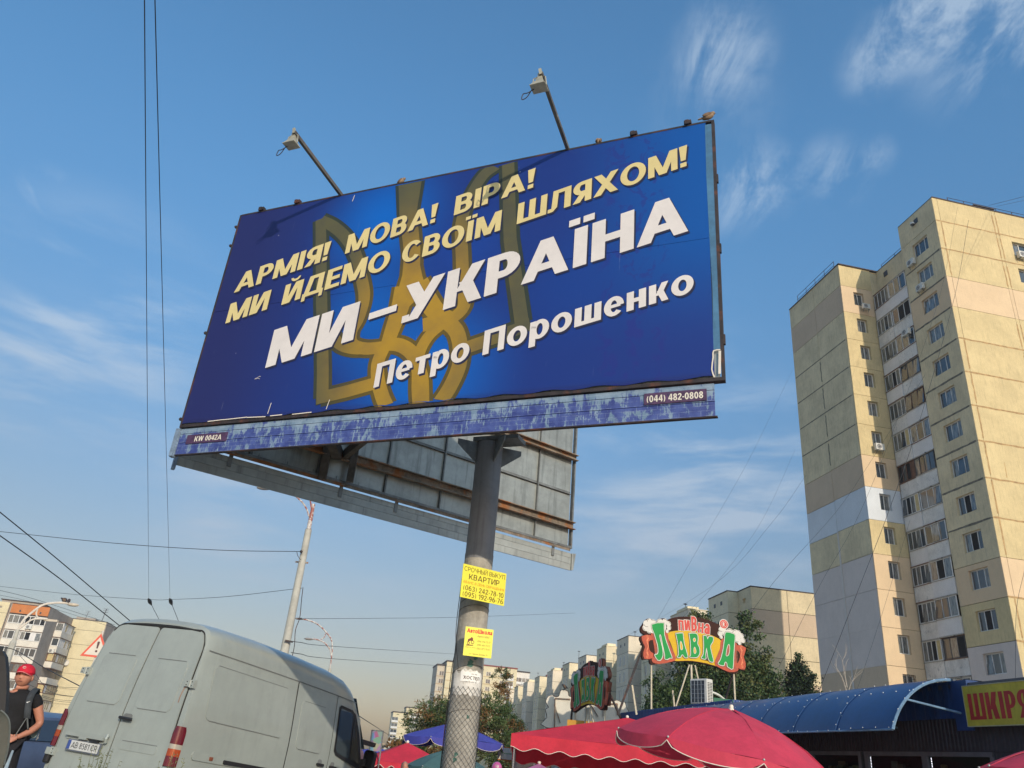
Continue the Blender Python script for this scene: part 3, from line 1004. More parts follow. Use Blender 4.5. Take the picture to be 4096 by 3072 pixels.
# floodlights on long arms above the front
lampm = mat('lamp_housing', (.36, .35, .28), .6, .15, 6, col2=(.22, .2, .15), c2s=6)
armm = mat('lamp_arm', (.10, .09, .075), .6, .2, 6, col2=(.26, .24, .18), c2s=3)
for ub, ut, L, dz in ((1.55, 1.43, .90, .20), (4.51, 4.50, .92, .17)):
    ar = MB()
    p0 = Vector((ub, .03, 3.03)); p1 = Vector((ut, -L - .02, 3.03 + dz + .03))
    ar.beam(p0, p1, .035, .045); ar.beam(p0 + Vector((0, 0, .0)), (ub, .06, 2.6), .035, .035)
    ar.tube(smooth_pts([p0 + Vector((-.09, -.01, .012)), p0 + Vector((-.03, -.015, .025)), p0 + Vector((0, -.01, .02))]), .008, 5)
    ao = ar.build('lamp_arm', armm, front)
    lh = MB()
    hx = p1 + Vector((-.02, .03, -.13))
    lh.add([hx + Vector(q) for q in [(-.075, -.06, -.035), (.075, -.06, -.035), (.075, .06, -.035), (-.075, .06, -.035), (-.045, -.035, .03), (.045, -.035, .03), (.045, .035, .03), (-.045, .035, .03)]],
           [(3, 2, 1, 0), (4, 5, 6, 7), (0, 1, 5, 4), (1, 2, 6, 5), (2, 3, 7, 6), (3, 0, 4, 7)])
    lh.box(-.082, .082, -.066, .066, -.045, -.036, M=Matrix.Translation(hx))
    lh.box(-.035, .035, -.025, .025, .03, .075, M=Matrix.Translation(hx))
    lh.build('floodlight', lampm, front)
    yk = MB()
    yk.tube([hx + Vector((-.08, 0, -.02)), hx + Vector((-.07, 0, .10)), hx + Vector((-.02, 0, .12)), p1], .006, 5)
    yk.tube([hx + Vector((.08, 0, -.02)), hx + Vector((.06, 0, .10)), hx + Vector((0, 0, .13)), p1 + Vector((.01, 0, .02))], .006, 5)
    yk.box(-.02, .03, -.02, .02, .07, .15, M=Matrix.Translation(hx))
    yk.beam(p1 + Vector((0, 0, -.02)), p1 + Vector((-.015, 0, .06)), .02, .03)
    yk.build('yoke', lampm, front)
    cb = MB(); cb.tube(smooth_pts([hx + Vector((-.05, 0, -.04)), hx + Vector((-.11, -.02, -.10)), hx + Vector((-.17, 0, -.08)), hx + Vector((-.18, 0, -.15)), hx + Vector((-.13, 0, -.14)), hx + Vector((-.08, 0, -.05))]), .005, 5)
    cb.build('cable', dark_frame, front)
# number plates on the skirt
plum = mat('plum_plate', (.075, .035, .085), .5, .25, 8, col2=(.02, .02, .06), c2=(.55, .7), c2s=8)
for s_, u, v, wd, h, sl, pw in [('KW 0042A', .26, -.197, .38, .062, .0, (.14, .71)), ('(044) 482-0808', 5.415, -.163, .50, .066, .0, (5.39, 5.945))]:
    pl_ = MB(); pl_.box(pw[0], pw[1], .002, .011, v - .022, v + h + .024)
    po = pl_.build('number_plate', plum, front)
    t_ = MB(); write(t_, s_, lambda a, b, d: (a, .002 - d, b), u, v, wd, h, 0, d=.001, w=.20, t=.17, gap=.10)
    t_.build('lettering', flat('plate_text', (.72, .68, .58)), front)

# two yellow advertisements fixed to the pole
yellow = mat('yellow_card', (.78, .72, .06), .5, .03, 3)
ink = flat('brown_ink', (.10, .035, .02)); oink = flat('orange_ink', (.62, .16, .02)); rink = flat('red_ink', (.60, .02, .03))


def ad(label, cx, cy, cz, yaw, w, h, lines):
    t = thing('advert_card', label, 'advert', (cx, cy, cz), yaw, 'yellow adverts on the billboard pole')
    b = MB()
    b.box(-w / 2, w / 2, -.003, .003, -h / 2, h / 2); b.build('card', yellow, t)
    mbs = {}
    for s_, u, v, wd, hh, m, kw in lines:
        mb_ = mbs.setdefault(m.name, (MB(), m))[0]
        write(mb_, s_, lambda a, b_, d: (a, -.003 - d, b_), -w / 2 + u * w, -h / 2 + v * h, wd * w, hh * h, d=.0012, **kw)
    for mb_, m in mbs.values():
        mb_.build('lettering', m, t)
    return t


th = dict(w=.11, t=.10, gap=.13)
md_ = dict(w=.145, t=.115, gap=.13)
ad('larger upper yellow card of phone numbers on the billboard pole', -.109, 8.425, 2.887, radians(33.9), .558, .345,
   [('СРОЧНЫЙ ВЫКУП', .03, .80, .94, .135, ink, th), ('КВАРТИР', .15, .57, .70, .165, ink, md_), ('АВАНС В ДЕНЬ ОБРАЩЕНИЯ', .03, .435, .94, .075, oink, th),
    ('(063) 242-78-10', .05, .23, .92, .145, ink, md_), ('(095) 192-96-76', .05, .045, .92, .145, ink, md_)])
a2 = ad('small square yellow card with red heading and motorbike picture, below the larger card', -.108, 8.425, 2.302, radians(13.9), .298, .284,
        [('АвтоШкола', .06, .80, .90, .15, rink, dict(w=.26, t=.2, gap=.05)), ('«Авто МАГ»', .42, .67, .50, .075, ink, th),
         ('(096) 914-75-57', .45, .50, .48, .07, ink, th), ('(099) 481-75-57', .45, .375, .48, .07, ink, th), ('(093) 873-75-57', .45, .25, .48, .07, ink, th),
         ('ул. Героев Днепра 34', .2, .06, .66, .055, ink, th)])
mp = MB()
F2 = lambda a, b, d: (a, -.003 - d, b)
for cx_, cz_, r_ in ((-.062, -.005, .018), (-.105, -.018, .015)):
    for p in arc(cx_, cz_, r_, r_, .006, .006, 0, 360, 8):
        mp.face([F2(a, b, .0015) for a, b in p])
mp.face([F2(a, b, .0018) for a, b in [(-.115, -.01), (-.09, .005), (-.06, .012), (-.058, .03), (-.075, .045), (-.09, .03), (-.112, .02)]])
mp.face([F2(a, b, .0012) for a, b in [(-.125, -.045), (-.06, -.04), (-.045, -.03), (-.125, -.035)]])
mp.build('motorbike_picture', flat('maroon_ink', (.16, .03, .02)), a2)
ms = MB(); write(ms, 'magavto.com.ua', F2, -.135, -.062, .11, .010, d=.0012, **th); ms.build('lettering', ink, a2)

# ================================================================== apartment buildings
GRID = radians(10.08)
GZ = -.64
cream = mat('panel_cream', (.60, .485, .265), .9, .07, .5, bump=.15, streak=.34, col2=(.52, .415, .225), c2=(.5, .8), c2s=.35)
cream_shade = mat('panel_cream_shade', (.66, .55, .35), .9, .09, .5, bump=.15, streak=.42)  # same cream paint, lightened for the faces that stand in shade
peach = mat('panel_peach', (.66, .50, .32), .9, .04, .4, streak=.10)
tan_ = mat('panel_tan', (.56, .43, .30), .9, .04, .4, streak=.10)
bluew = mat('panel_bluewhite', (.62, .66, .70), .9, .04, .4, streak=.08)
lilac = mat('panel_lilac', (.62, .54, .49), .9, .04, .4, streak=.08)
greyb = mat('panel_grey', (.58, .56, .51), .9, .05, .4, streak=.12)
joint = mat('joint', (.12, .095, .06), .95, .2, 4)
jointy = mat('joint_seal', (.40, .26, .12), .9, .2, 3)
whitep = mat('balcony_white', (.66, .64, .60), .8, .10, 1.2, streak=.25, col2=(.36, .36, .36), c2=(.56, .70), c2s=4)
whitec = mat('balcony_clean', (.68, .66, .64), .7, .05, 1)
wframe = mat('window_frame', (.66, .66, .64), .5, .05, 2)
bframe = mat('brown_frame', (.13, .06, .035), .6, .2, 3)
dframe = mat('dark_window_frame', (.05, .05, .055), .5, .2, 3)
pane_m = glassy('window_glass', (.035, .045, .055), .03, .8, (.22, .22, .20))
pane_open = mat('open_window', (.008, .008, .008), .9, 0)
pane_tan = mat('tan_board_reflection', (.50, .40, .20), .6, .1)  # tan boarding; in the tower's panes, a sunlit wall's reflection painted on
sillm = mat('sill', (.35, .33, .29), .6, .15)
roofd = mat('roof_edge', (.06, .045, .04), .8, .3, 3)
inner = mat('interior', (.10, .085, .06), .9, .2, 2)
MESH = {}


def window(parent, loc, rotz, w, h, panes, fm=None, kinds=None, fw=.07, sill=True, pname='pane', mid=None):
    """window frame (a part) and its panes (sub-parts); local X runs along the wall, the outside is -Y"""
    fm = fm or wframe
    key = ('w', round(w, 3), round(h, 3), tuple(panes), fm.name, sill)
    tot = sum(panes); x = -w / 2; cells = []
    for p in panes:
        cw = w * p / tot
        cells.append((x, x + cw)); x += cw
    if key not in MESH:
        m_ = MB()
        m_.box(-w / 2, w / 2, -.03, .03, -h / 2, -h / 2 + fw, 0); m_.box(-w / 2, w / 2, -.03, .03, h / 2 - fw, h / 2, 0)
        xs_ = [cells[0][0]] + [c[1] for c in cells]
        for i, xx in enumerate(xs_):
            a = xx - fw / 2 if 0 < i < len(xs_) - 1 else (xx if i == 0 else xx - fw)
            m_.box(a, a + fw, -.028, .028, -h / 2 + fw, h / 2 - fw, 0)
        if sill:
            m_.box(-w / 2 - .06, w / 2 + .06, -.20, -.03, -h / 2 - .05, -h / 2 - .01, 1)
        o = m_.build('window', [fm, sillm], parent)
        MESH[key] = o.data
    else:
        o = bpy.data.objects.new('window', MESH[key]); COL.objects.link(o); o.parent = parent
    o.location = loc; o.rotation_euler = (0, 0, rotz)
    for i, (a, b) in enumerate(cells):
        k2 = ('p', round(b - a, 3), round(h, 3))
        kind = (kinds[i] if kinds else 'g')
        mm = {'g': pane_m, 'o': pane_open, 't': pane_tan, 'w': whitec, 'b': bframe}[kind]
        k2 = k2 + (kind,)
        if k2 not in MESH:
            q = MB(); q.box(-(b - a) / 2 + fw * .4, (b - a) / 2 - fw * .4, -.004, .004, -h / 2 + fw, h / 2 - fw)
            po = q.build(pname, mm, o); MESH[k2] = po.data
        else:
            po = bpy.data.objects.new(pname, MESH[k2]); COL.objects.link(po); po.parent = o
        po.location = ((a + b) / 2, 0, 0)
        po.rotation_euler = (radians(random.uniform(-.5, .5)), 0, radians(random.uniform(-.8, .8)))
        if kind == 'g' and random.random() < .12:      # a sash tipped open
            po.rotation_euler.x = radians(-5); po.location.y = -.03
    return o


def panel_wall(parent, fr, x0, x1, z0, z1, m, holes=(), name='wall_panel', gap=.02, d=.08, ext=.22):
    """one wall panel with window openings and their reveals; fr(x, depth, z), depth positive outwards"""
    mb_ = MB()
    X = sorted({x0 + gap, x1 - gap, *[h[0] for h in holes], *[h[1] for h in holes]})
    Z = sorted({z0 + gap, z1 - gap, *[h[2] for h in holes], *[h[3] for h in holes]})
    for i in range(len(X) - 1):
        for j in range(len(Z) - 1):
            cx_, cz_ = (X[i] + X[i + 1]) / 2, (Z[j] + Z[j + 1]) / 2
            if any(h[0] < cx_ < h[1] and h[2] < cz_ < h[3] for h in holes):
                continue
            mb_.face([fr(X[i], d, Z[j]), fr(X[i + 1], d, Z[j]), fr(X[i + 1], d, Z[j + 1]), fr(X[i], d, Z[j + 1])])
    a, b, c, e = x0 + gap, x1 - gap, z0 + gap, z1 - gap
    for P in ([(a, c), (b, c)], [(b, c), (b, e)], [(b, e), (a, e)], [(a, e), (a, c)]):
        (p, q), (r, s_) = P
        mb_.face([fr(p, d, q), fr(p, 0, q), fr(r, 0, s_), fr(r, d, s_)])
    for h in holes:
        for (p, q), (r, s_) in (((h[0], h[2]), (h[1], h[2])), ((h[1], h[2]), (h[1], h[3])), ((h[1], h[3]), (h[0], h[3])), ((h[0], h[3]), (h[0], h[2]))):
            mb_.face([fr(p, d, q), fr(r, d, s_), fr(r, -ext, s_), fr(p, -ext, q)])
        mb_.face([fr(h[0], -ext, h[2]), fr(h[1], -ext, h[2]), fr(h[1], -ext, h[3]), fr(h[0], -ext, h[3])])
    return mb_.build(name, m, parent)


def ac_unit(label, loc, rotz, s_=1.0, grp='air conditioners on the apartment buildings'):
    """outdoor unit, fan side looks towards local -Y"""
    if 'ac' not in MESH:
        t = thing('air_conditioner', label, 'air conditioner', loc, rotz, grp)
        c_ = MB(); c_.box(-.42, .42, -.15, .15, -.3, .3); c_.build('casing', mat('ac_white', (.62, .62, .58), .5, .06, 3, streak=.2), t, bevel=.02)
        f_ = MB()
        for r_ in (.22, .17, .12, .07):
            for k in range(16):
                a0, a1 = 2 * pi * k / 16, 2 * pi * (k + 1) / 16
                f_.face([(-.1 + (r_ + dr_) * cos(a), -.154, (r_ + dr_) * sin(a)) for a, dr_ in ((a0, .016), (a1, .016), (a1, 0), (a0, 0))])
        f_.build('grille', wframe, t)
        k_ = MB(); k_.lathe([(0, 0), (.24, 0)], 20); ko = k_.build('fan_opening', mat('ac_dark', (.03, .03, .035), .6, .1), t)
        ko.location = (-.1, -.152, 0); ko.rotation_euler = (radians(90), 0, 0)
        b_ = MB(); b_.beam((-.3, .15, -.33), (-.3, -.15, -.33), .03, .04); b_.beam((.3, .15, -.33), (.3, -.15, -.33), .03, .04)
        b_.beam((-.3, .17, -.6), (-.3, -.12, -.34), .03); b_.beam((.3, .17, -.6), (.3, -.12, -.34), .03)
        b_.build('bracket', steel, t)
        MESH['ac'] = t
    else:
        t = copy_tree(MESH['ac']); t.location = loc; t.rotation_euler.z = rotz; tag(t, label, 'air conditioner', grp)
    t.scale = (s_, s_, s_)
    return t


# ------------------------------------------------------------------ the tall block at the right
random.seed(11)
TZ = GZ
tw = thing('apartment_tower', 'tall sixteen-storey cream panel tower with sunlit right side, at the right of the picture', 'apartment block', (34.6, 52.5, GZ), GRID)
J = [z - GZ for z in (47.9, 45.5, 42.62, 39.85, 36.95, 34.05, 31.1, 28.25, 25.4, 22.5, 19.55, 16.75, 14.05, 11.2, 8.35, 5.5, 2.65, -.2)]
TOPZ = J[0]
WJ0 = 46.2 - GZ
FL = lambda x, d, z: (-d, -x + 0, z)          # left-facing wall: x runs towards the camera (negative s)
core = MB()
core.box(.32, 16, .36, 4.45, 0, TOPZ - .4)
core.box(.95, 16, 4.45, 17.8, 0, WJ0 - .2)
core.box(4.0, 16, 4.45, 17.8, 0, TOPZ - .4)
core.box(-2.98, .3, 9.46, 17.7, 0, TOPZ - 1.9)
core.build('wall_core', joint, tw)
# balcony bay is cut back by covering it with a darker recess, balconies stand in front of it
# left face of the main block, windows one above the other
bv = MB(); bv.box(.66, .715, 7.6, 8.1, 45.0 - GZ, 45.5 - GZ); bv.build('vent', dframe, tw)
blk_mats = [cream_shade, cream_shade, cream_shade, peach, cream_shade, cream_shade, cream_shade, cream_shade, cream_shade, cream_shade, cream_shade, peach, cream, lilac, lilac, lilac, lilac]
OFFX = {True: 0}
for k in range(17):
    z1, z0 = J[k], J[k + 1]
    holes = []
    if k:
        holes = [(-3.14, -1.29, z0 + .66 + .25, z0 + 2.32)]
    panel_wall(tw, FL, -4.5, -.0, z0, z1, blk_mats[k], holes, name='wall_panel')
    if k:
        kk = ['g', 'g', 'g'] if random.random() < .75 else ['g', 'o', 'g']
        window(tw, (.13, 2.215, (z0 + .91 + z0 + 2.32) / 2), radians(-90), 1.83, 1.39, [1, 1.1, .9] if k % 3 else [1, 1, 1], kinds=kk)
    else:
        v_ = MB(); v_.box(-.10, -.085, 1.95, 2.45, z0 + 1.25, z0 + 1.75); v_.build('vent', dframe, tw)
# narrow sunlit return wall of the wing (faces the camera), half a storey lower
WJ = [z - GZ for z in (46.2, 43.9, 41.05, 38.2, 35.4, 32.65, 29.85, 27.0, 24.2, 21.4, 18.6, 15.8, 12.95, 10.15, 7.3, 4.5, 1.7)] + [0]
FS = lambda x, d, z: (x, 9.1 - d + .08, z)
wing_mats = [cream, peach, cream, cream, cream, cream, cream, peach, bluew, cream, peach, peach, peach, peach, tan_, cream, cream, cream]
for k in range(16):
    z1, z0 = WJ[k], WJ[k + 1]
    holes = [] if k == 0 else [(-2.05, -1.02, z0 + .95, z0 + 2.35)]
    panel_wall(tw, FS, -3.3, -.02, z0, z1, wing_mats[k], holes, gap=.015)
    if k:
        window(tw, (-1.535, 9.36, z0 + 1.65), 0, 1.01, 1.38, [1, 1], kinds=['g', 'g'] if k != 9 else ['g', 'g'], fw=.08)
    if k == 13:
        gr = MB()
        for i in range(7):
            gr.box(-2.02 + i * .16, -2.0 + i * .16, 9.0, 9.02, z0 + .97, z0 + 2.33)
        gr.box(-2.03, -1.03, 8.99, 9.01, z0 + 1.3, z0 + 1.33); gr.box(-2.03, -1.03, 8.99, 9.01, z0 + 2.0, z0 + 2.03)
        gr.build('window_grille', dframe, tw)
# wing, blind face towards the left: two columns of panels
FW_ = lambda x, d, z: (-3.3 + .08 - d, 9.1 - x + .08, z)
wl_mats = [cream_shade, tan_, cream_shade, cream_shade, cream_shade, cream_shade, cream_shade, tan_, bluew, cream_shade, lilac, lilac, lilac, tan_, greyb, greyb, greyb, greyb]
for k in range(16):
    z1, z0 = WJ[k], WJ[k + 1]
    g_ = .02 if k < 11 else .004
    panel_wall(tw, FW_, -4.3, 0, z0, z1, wl_mats[k], gap=g_)
    panel_wall(tw, FW_, -8.7, -4.3, z0 - (.05 if k < 10 else 0), z1 - (.05 if 0 < k < 11 else 0), wl_mats[k], gap=g_)
st = MB(); st.box(-3.34, -3.315, 13.32, 13.52, 0, WJ[9]); st.build('joint_strip', mat('joint_strip', (.60, .55, .50), .8, .05), tw)
# sunlit face: wide panels, a narrow corner strip
FF = lambda x, d, z: (x, .08 - d, z)
sm = [cream, cream, cream, peach, cream, cream, cream, cream, cream, cream, cream, peach, cream, cream, cream, cream, cream]
for k in range(17):
    z1, z0 = J[k], J[k + 1]
    panel_wall(tw, FF, -.08, .42, z0, z1, sm[k], gap=.012)
    panel_wall(tw, FF, .42, 5.72, z0, z1, sm[k], gap=.018)
    panel_wall(tw, FF, 5.72, 6.05, z0, z1, sm[k], gap=.010)
    holes = [] if k == 0 else [(7.15, 8.75, z0 + .95, z0 + 2.35)]
    panel_wall(tw, FF, 6.05, 10.6, z0, z1, sm[k], holes, gap=.018)
    panel_wall(tw, FF, 10.6, 16, z0, z1, sm[k], gap=.018)
    if k:
        window(tw, (7.95, .25, z0 + 1.65), 0, 1.6, 1.4, [1, 1], kinds=['g', 'g'])
# smeared sealant over the joints of the sunlit face
js = MB(); random.seed(4)


def smear(fr, pts, w, d):
    n = len(pts)
    L = []
    for i, (a, b) in enumerate(pts):
        ww = w * (1 + .5 * noise.noise(Vector((a * 1.9, b * 1.9, 7))))
        t_ = Vector(pts[min(i + 1, n - 1)]) - Vector(pts[max(i - 1, 0)]); t_.normalize(); nn = Vector((-t_.y, t_.x))
        L.append((Vector((a, b)) + nn * ww / 2, Vector((a, b)) - nn * ww / 2))
    for i in range(n - 1):
        js.face([fr(p.x, d, p.y) for p in (L[i][1], L[i + 1][1], L[i + 1][0], L[i][0])])


for k in range(1, 16):
    if k in (3, 4, 11):
        continue
    smear(FF, [(-.05 + i * .4, J[k] + .05 * noise.noise(Vector((i * .5, k * 3, 1)))) for i in range(41)], .13, .0835 + .0002 * k)
    if k < 13:
        smear(FF, [(.42 + .05 * noise.noise(Vector((i * .5, k, 5))), J[k] - i * .28 - .1) for i in range(10)], .12, .087)
for k in list(range(0, 3)) + [4, 5, 6]:
    for xx in (5.72, 6.05):
        smear(FF, [(xx + .04 * noise.noise(Vector((i * .5, k, xx))), J[k] - .5 - i * .26) for i in range(9)], .12, .0875)
js.build('joint_seal', jointy, tw)['kind'] = 'stuff'
js = MB()
for k in list(range(2, 11)):
    smear(FL, [(-4.4 + i * .3, J[k] + .04 * noise.noise(Vector((i * .6, k * 5, 3)))) for i in range(15)], .15, .084)
for k in list(range(3, 7)):
    smear(FW_, [(-8.6 + i * .3, WJ[k] - .02) for i in range(29)], .10, .084)
    smear(FW_, [(-4.3 + .03 * sin(i * 2), WJ[k] - .3 - i * .3) for i in range(8)], .13, .086)
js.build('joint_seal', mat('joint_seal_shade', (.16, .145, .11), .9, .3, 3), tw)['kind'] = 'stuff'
rs = MB(); rs.face([(1.75, -.004, 23.4), (1.80, -.004, 23.4), (1.82, -.004, 24.6), (1.80, -.004, 24.6)]); rs.face([(.80, -.0045, 6.2), (.92, -.0045, 6.2), (.80, -.0045, 8.5), (.70, -.0045, 8.5)])
rs.build('rust_stain', mat('rust_stain', (.42, .20, .05), .9, .2), tw)
# parapets and roof edge
re = MB()
re.box(-.05, 16, -.04, 4.5, TOPZ - .02, TOPZ + .10); re.box(-3.36, .9, 8.98, 17.85, WJ[0] - .02, WJ[0] + .08); re.box(.75, 3, 4.5, 9.0, WJ[0] - .02, WJ[0] + .10)
re.build('roof_edge', roofd, tw)
rw = MB(); rw.box(.72, .94, 4.5, 9.2, WJ[1] - 1.4, WJ[0] - .03); rw.build('bay_wall', cream_shade, tw)
rw = MB(); rw.box(-.02, .94, 9.2, 9.44, 0, WJ0 - .03); rw.build('bay_end_wall', cream_shade, tw)
rl = MB()


def railing(pts, h=.9):
    for i in range(len(pts) - 1):
        a, b = Vector(pts[i]), Vector(pts[i + 1])
        n = max(1, int((b - a).length / 1.6))
        for j in range(n + 1):
            p = a.lerp(b, j / n); rl.tube([p, p + Vector((0, 0, h))], .028, 4)
        for z_ in (h, h * .5):
            rl.tube([a + Vector((0, 0, z_)), b + Vector((0, 0, z_))], .022, 4)


railing([(2.1, .6, TOPZ + .1), (15, .6, TOPZ + .1)]); railing([(-3.1, 16.5, WJ[0] + .08), (-3.1, 10, WJ[0] + .08)]); railing([(1.0, 8.6, WJ[0] + .1), (1.0, 4.8, WJ[0] + .1)], .5)
rl.build('roof_railing', dark_frame, tw)
rb = MB(); rb.box(4.6, 6.3, .5, 1.6, TOPZ + .1, TOPZ + .5); rb.box(4.4, 6.5, .3, 1.8, TOPZ + .56, TOPZ + .64); rb.build('roof_vent', roofd, tw)
# rust-coloured drip marks are in the panel material; loggias in the recess
BZ0 = 41.75 - GZ
bays = [('t', 1.28), ('o', 1.28)]
spec = [  # left unit pane kinds, right unit pane kinds, frame
    ('gggg', 'ggg', wframe, wframe), ('gggg', 'goo', wframe, wframe), ('gggg', 'ggg', wframe, wframe), ('ggog', 'ggg', wframe, dframe), ('gggg', 'ggg', wframe, bframe),
    ('gggt', 'ggg', wframe, wframe), ('ogob', 'gggg', bframe, dframe), ('gogt', 'ggg', wframe, wframe), ('gggg', 'ggg', wframe, wframe),
    ('gggg', 'gog', wframe, wframe), ('oggg', 'ggg', wframe, wframe), ('ggot', 'ggo', wframe, dframe), ('gggt', 'wgg', wframe, wframe), ('gggt', 'ggg', wframe, wframe), ('gggt', 'ggg', wframe, wframe)]
FB = lambda x, d, z: (-d, 9.0 - x, z)
zz_ = 0
for k in range(15):
    zb = BZ0 - 2.83 * k
    for u, (y0, y1) in enumerate(((6.95, 9.0), (4.55, 6.90))):
        kinds = spec[k][u]
        prm = whitep if (k * 2 + u) % 5 not in (1, 4, 7) else whitec
        if k == 0 and u == 0: prm = whitec
        out = .05 + .06 * ((k + u) % 2) + (.10 if (k in (9, 10) and u) else 0)
        pr = MB(); pr.box(-out, .10, y0, y1, zb - 1.22, zb - .05); pr.build('balcony_front', prm, tw)
        ce = MB(); ce.box(-out - .05, .10, y0 - .02, y1 + .02, zb - .05, zb); ce.box(-out - .02, .3, y0, y1, zb - 1.30, zb - 1.22)
        ce.box(-out - .06, .15, y0 - .02, y1, zb + 1.50, zb + 1.56)
        ce.build('balcony_ledge', sillm if (k + u) % 3 else bframe, tw)
        fm = spec[k][2 + u]
        window(tw, (-out + .03, (y0 + y1) / 2, zb + .75), radians(-90), y1 - y0 - .05, 1.48, [1] * len(kinds), fm, kinds=list(kinds), fw=.06, sill=False)
    dv = MB(); dv.box(-.02, .9, 6.895, 6.955, zb - 1.3, zb + 1.5); dv.build('balcony_divider', whitec, tw)
    ck = MB(); ck.box(-.12, 0, 5.3, 5.36, zb - 1.32, zb - 1.26); ck.tube([(-.12, 5.33, zb - 1.29), (-.28, 5.33, zb - 1.31)], .035, 6); ck.build('drain_spout', dframe, tw)
ac_l = [('small white air conditioner under the top window of the shaded tower wall', (34.6, 52.5), FL, (-3.35, 43.3), -90),
        ('white air conditioner below the second window down on the shaded tower wall', (34.6, 52.5), FL, (-2.85, 40.4), -90)]


def tw_pt(x, y, z):
    R_ = Matrix.Rotation(GRID, 3, 'Z')
    return Vector((34.6, 52.5, 0)) + R_ @ Vector((x, y, 0)) + Vector((0, 0, z))


ac_unit('air conditioner under the topmost window of the tower\'s shaded wall', tw_pt(-.33, 3.3, 43.25), GRID - pi / 2, .95)
ac_unit('air conditioner under the second window from the top on the tower\'s shaded wall', tw_pt(-.33, 2.75, 40.35), GRID - pi / 2, .95)
ac_unit('air conditioner beside the top window of the tower\'s narrow return wall', tw_pt(-1.2, 8.7, 41.75), GRID, .85)
ac_unit('air conditioner under a window on the white band of the narrow return wall', tw_pt(-1.75, 8.7, 27.75), GRID, .95)
ac_unit('boxy air conditioner hung on a balcony of the third row', tw_pt(-.45, 5.05, 37.2), GRID - pi / 2, 1.0)
ac_unit('air conditioner on the sunlit wall by the right edge of the picture', tw_pt(7.6, -.3, 43.45), GRID, 1.0)
sc_ = thing('security_camera', 'white dome security camera high on the shaded tower wall', 'camera', tw_pt(-.28, 2.45, 46.75), GRID)
c_ = MB(); c_.lathe([(.02, .25), (.16, .2), (.2, .05), (.18, 0)], 14); c_.box(.0, .2, -.04, .04, .2, .26); c_.build('housing', wframe, sc_)
c_ = MB(); c_.ball((0, 0, 0), .17, n=12, m=8); c_.build('dome', glassy('dark_dome', (.01, .01, .01)), sc_)
hk = MB()
for q_, l_ in (((3.0, 0), 4.5), ((4.1, 0), 3.8)):
    pass

# ------------------------------------------------------------------ the long stepped block receding behind the market
rowR = radians(7.0)
shade_c = mat('row_grey', (.76, .66, .50), .9, .06, .6, streak=.3)
shade_y = mat('row_cream', (.78, .67, .45), .9, .06, .6, streak=.3)
row = thing('long_apartment_block', 'long stepped nine-storey panel block receding into the distance behind the shop signs', 'apartment block', (32.8, 100.8, GZ), rowR)
RT = 24.2 - GZ
RJ = [RT, 21.45 - GZ] + [21.45 - GZ - 2.86 * i for i in range(1, 9)]
cr = MB(); cr.box(1.6, 12, 8, 200, 0, RT - 1.2); cr.box(.34, 12, .36, 9, 0, RT - .1); cr.build('wall_core', joint, row)
rd = MB(); rd.box(1.5, 12, 9, 200, RT - 1.2, RT - 1.1); rd.box(-.05, 12, -.05, 4, RT, RT + .12); rd.build('roof_edge', roofd, row)
FN = lambda x, d, z: (x, .08 - d, z)
nmats = [shade_y, peach, shade_y, shade_y, peach, shade_y, shade_y, shade_y, shade_y]
for k in range(9):
    a, b = RJ[k + 1], RJ[k]
    pm_ = [cream_shade, tan_, cream_shade, cream_shade, tan_, cream_shade, cream_shade, cream_shade, cream_shade][k]
    panel_wall(row, FN, 0, 4.9, a, b, pm_, gap=.03); panel_wall(row, FN, 4.9, 9.8, a, b, pm_, gap=.03)
    FN2 = lambda x, d, z: (.08 - d, -x, z)
    h_ = [(-2.6, -1.6, a + 1.0, a + 1.6)] if k == 0 else [(-2.7, -1.5, a + .8, a + 2.3)]
    panel_wall(row, FN2, -4.0, 0, a, b, pm_, h_, gap=.03)
    if k:
        window(row, (.2, 2.1, a + 1.55), radians(-90), 1.18, 1.48, [1, 1], fw=.09, sill=False)
SECS = [(4.0, 6.6), (18.5, 7.7), (33.5, 7.5), (48.8, 7.5), (64.0, 7.5), (80.5, 7.5), (97, 7.5), (116, 7.5), (134, 7.5), (153, 7.5), (170, 7.5), (187, 7.5)]


def sec_window_mesh():
    m_ = MB()
    m_.box(-.33, .33, -.02, .02, -.72, .72, 1); m_.box(-.40, -.33, -.05, .03, -.76, .76, 0); m_.box(.33, .40, -.05, .03, -.76, .76, 0)
    m_.box(-.45, .45, -.12, .03, -.84, -.76, 0)
    return m_


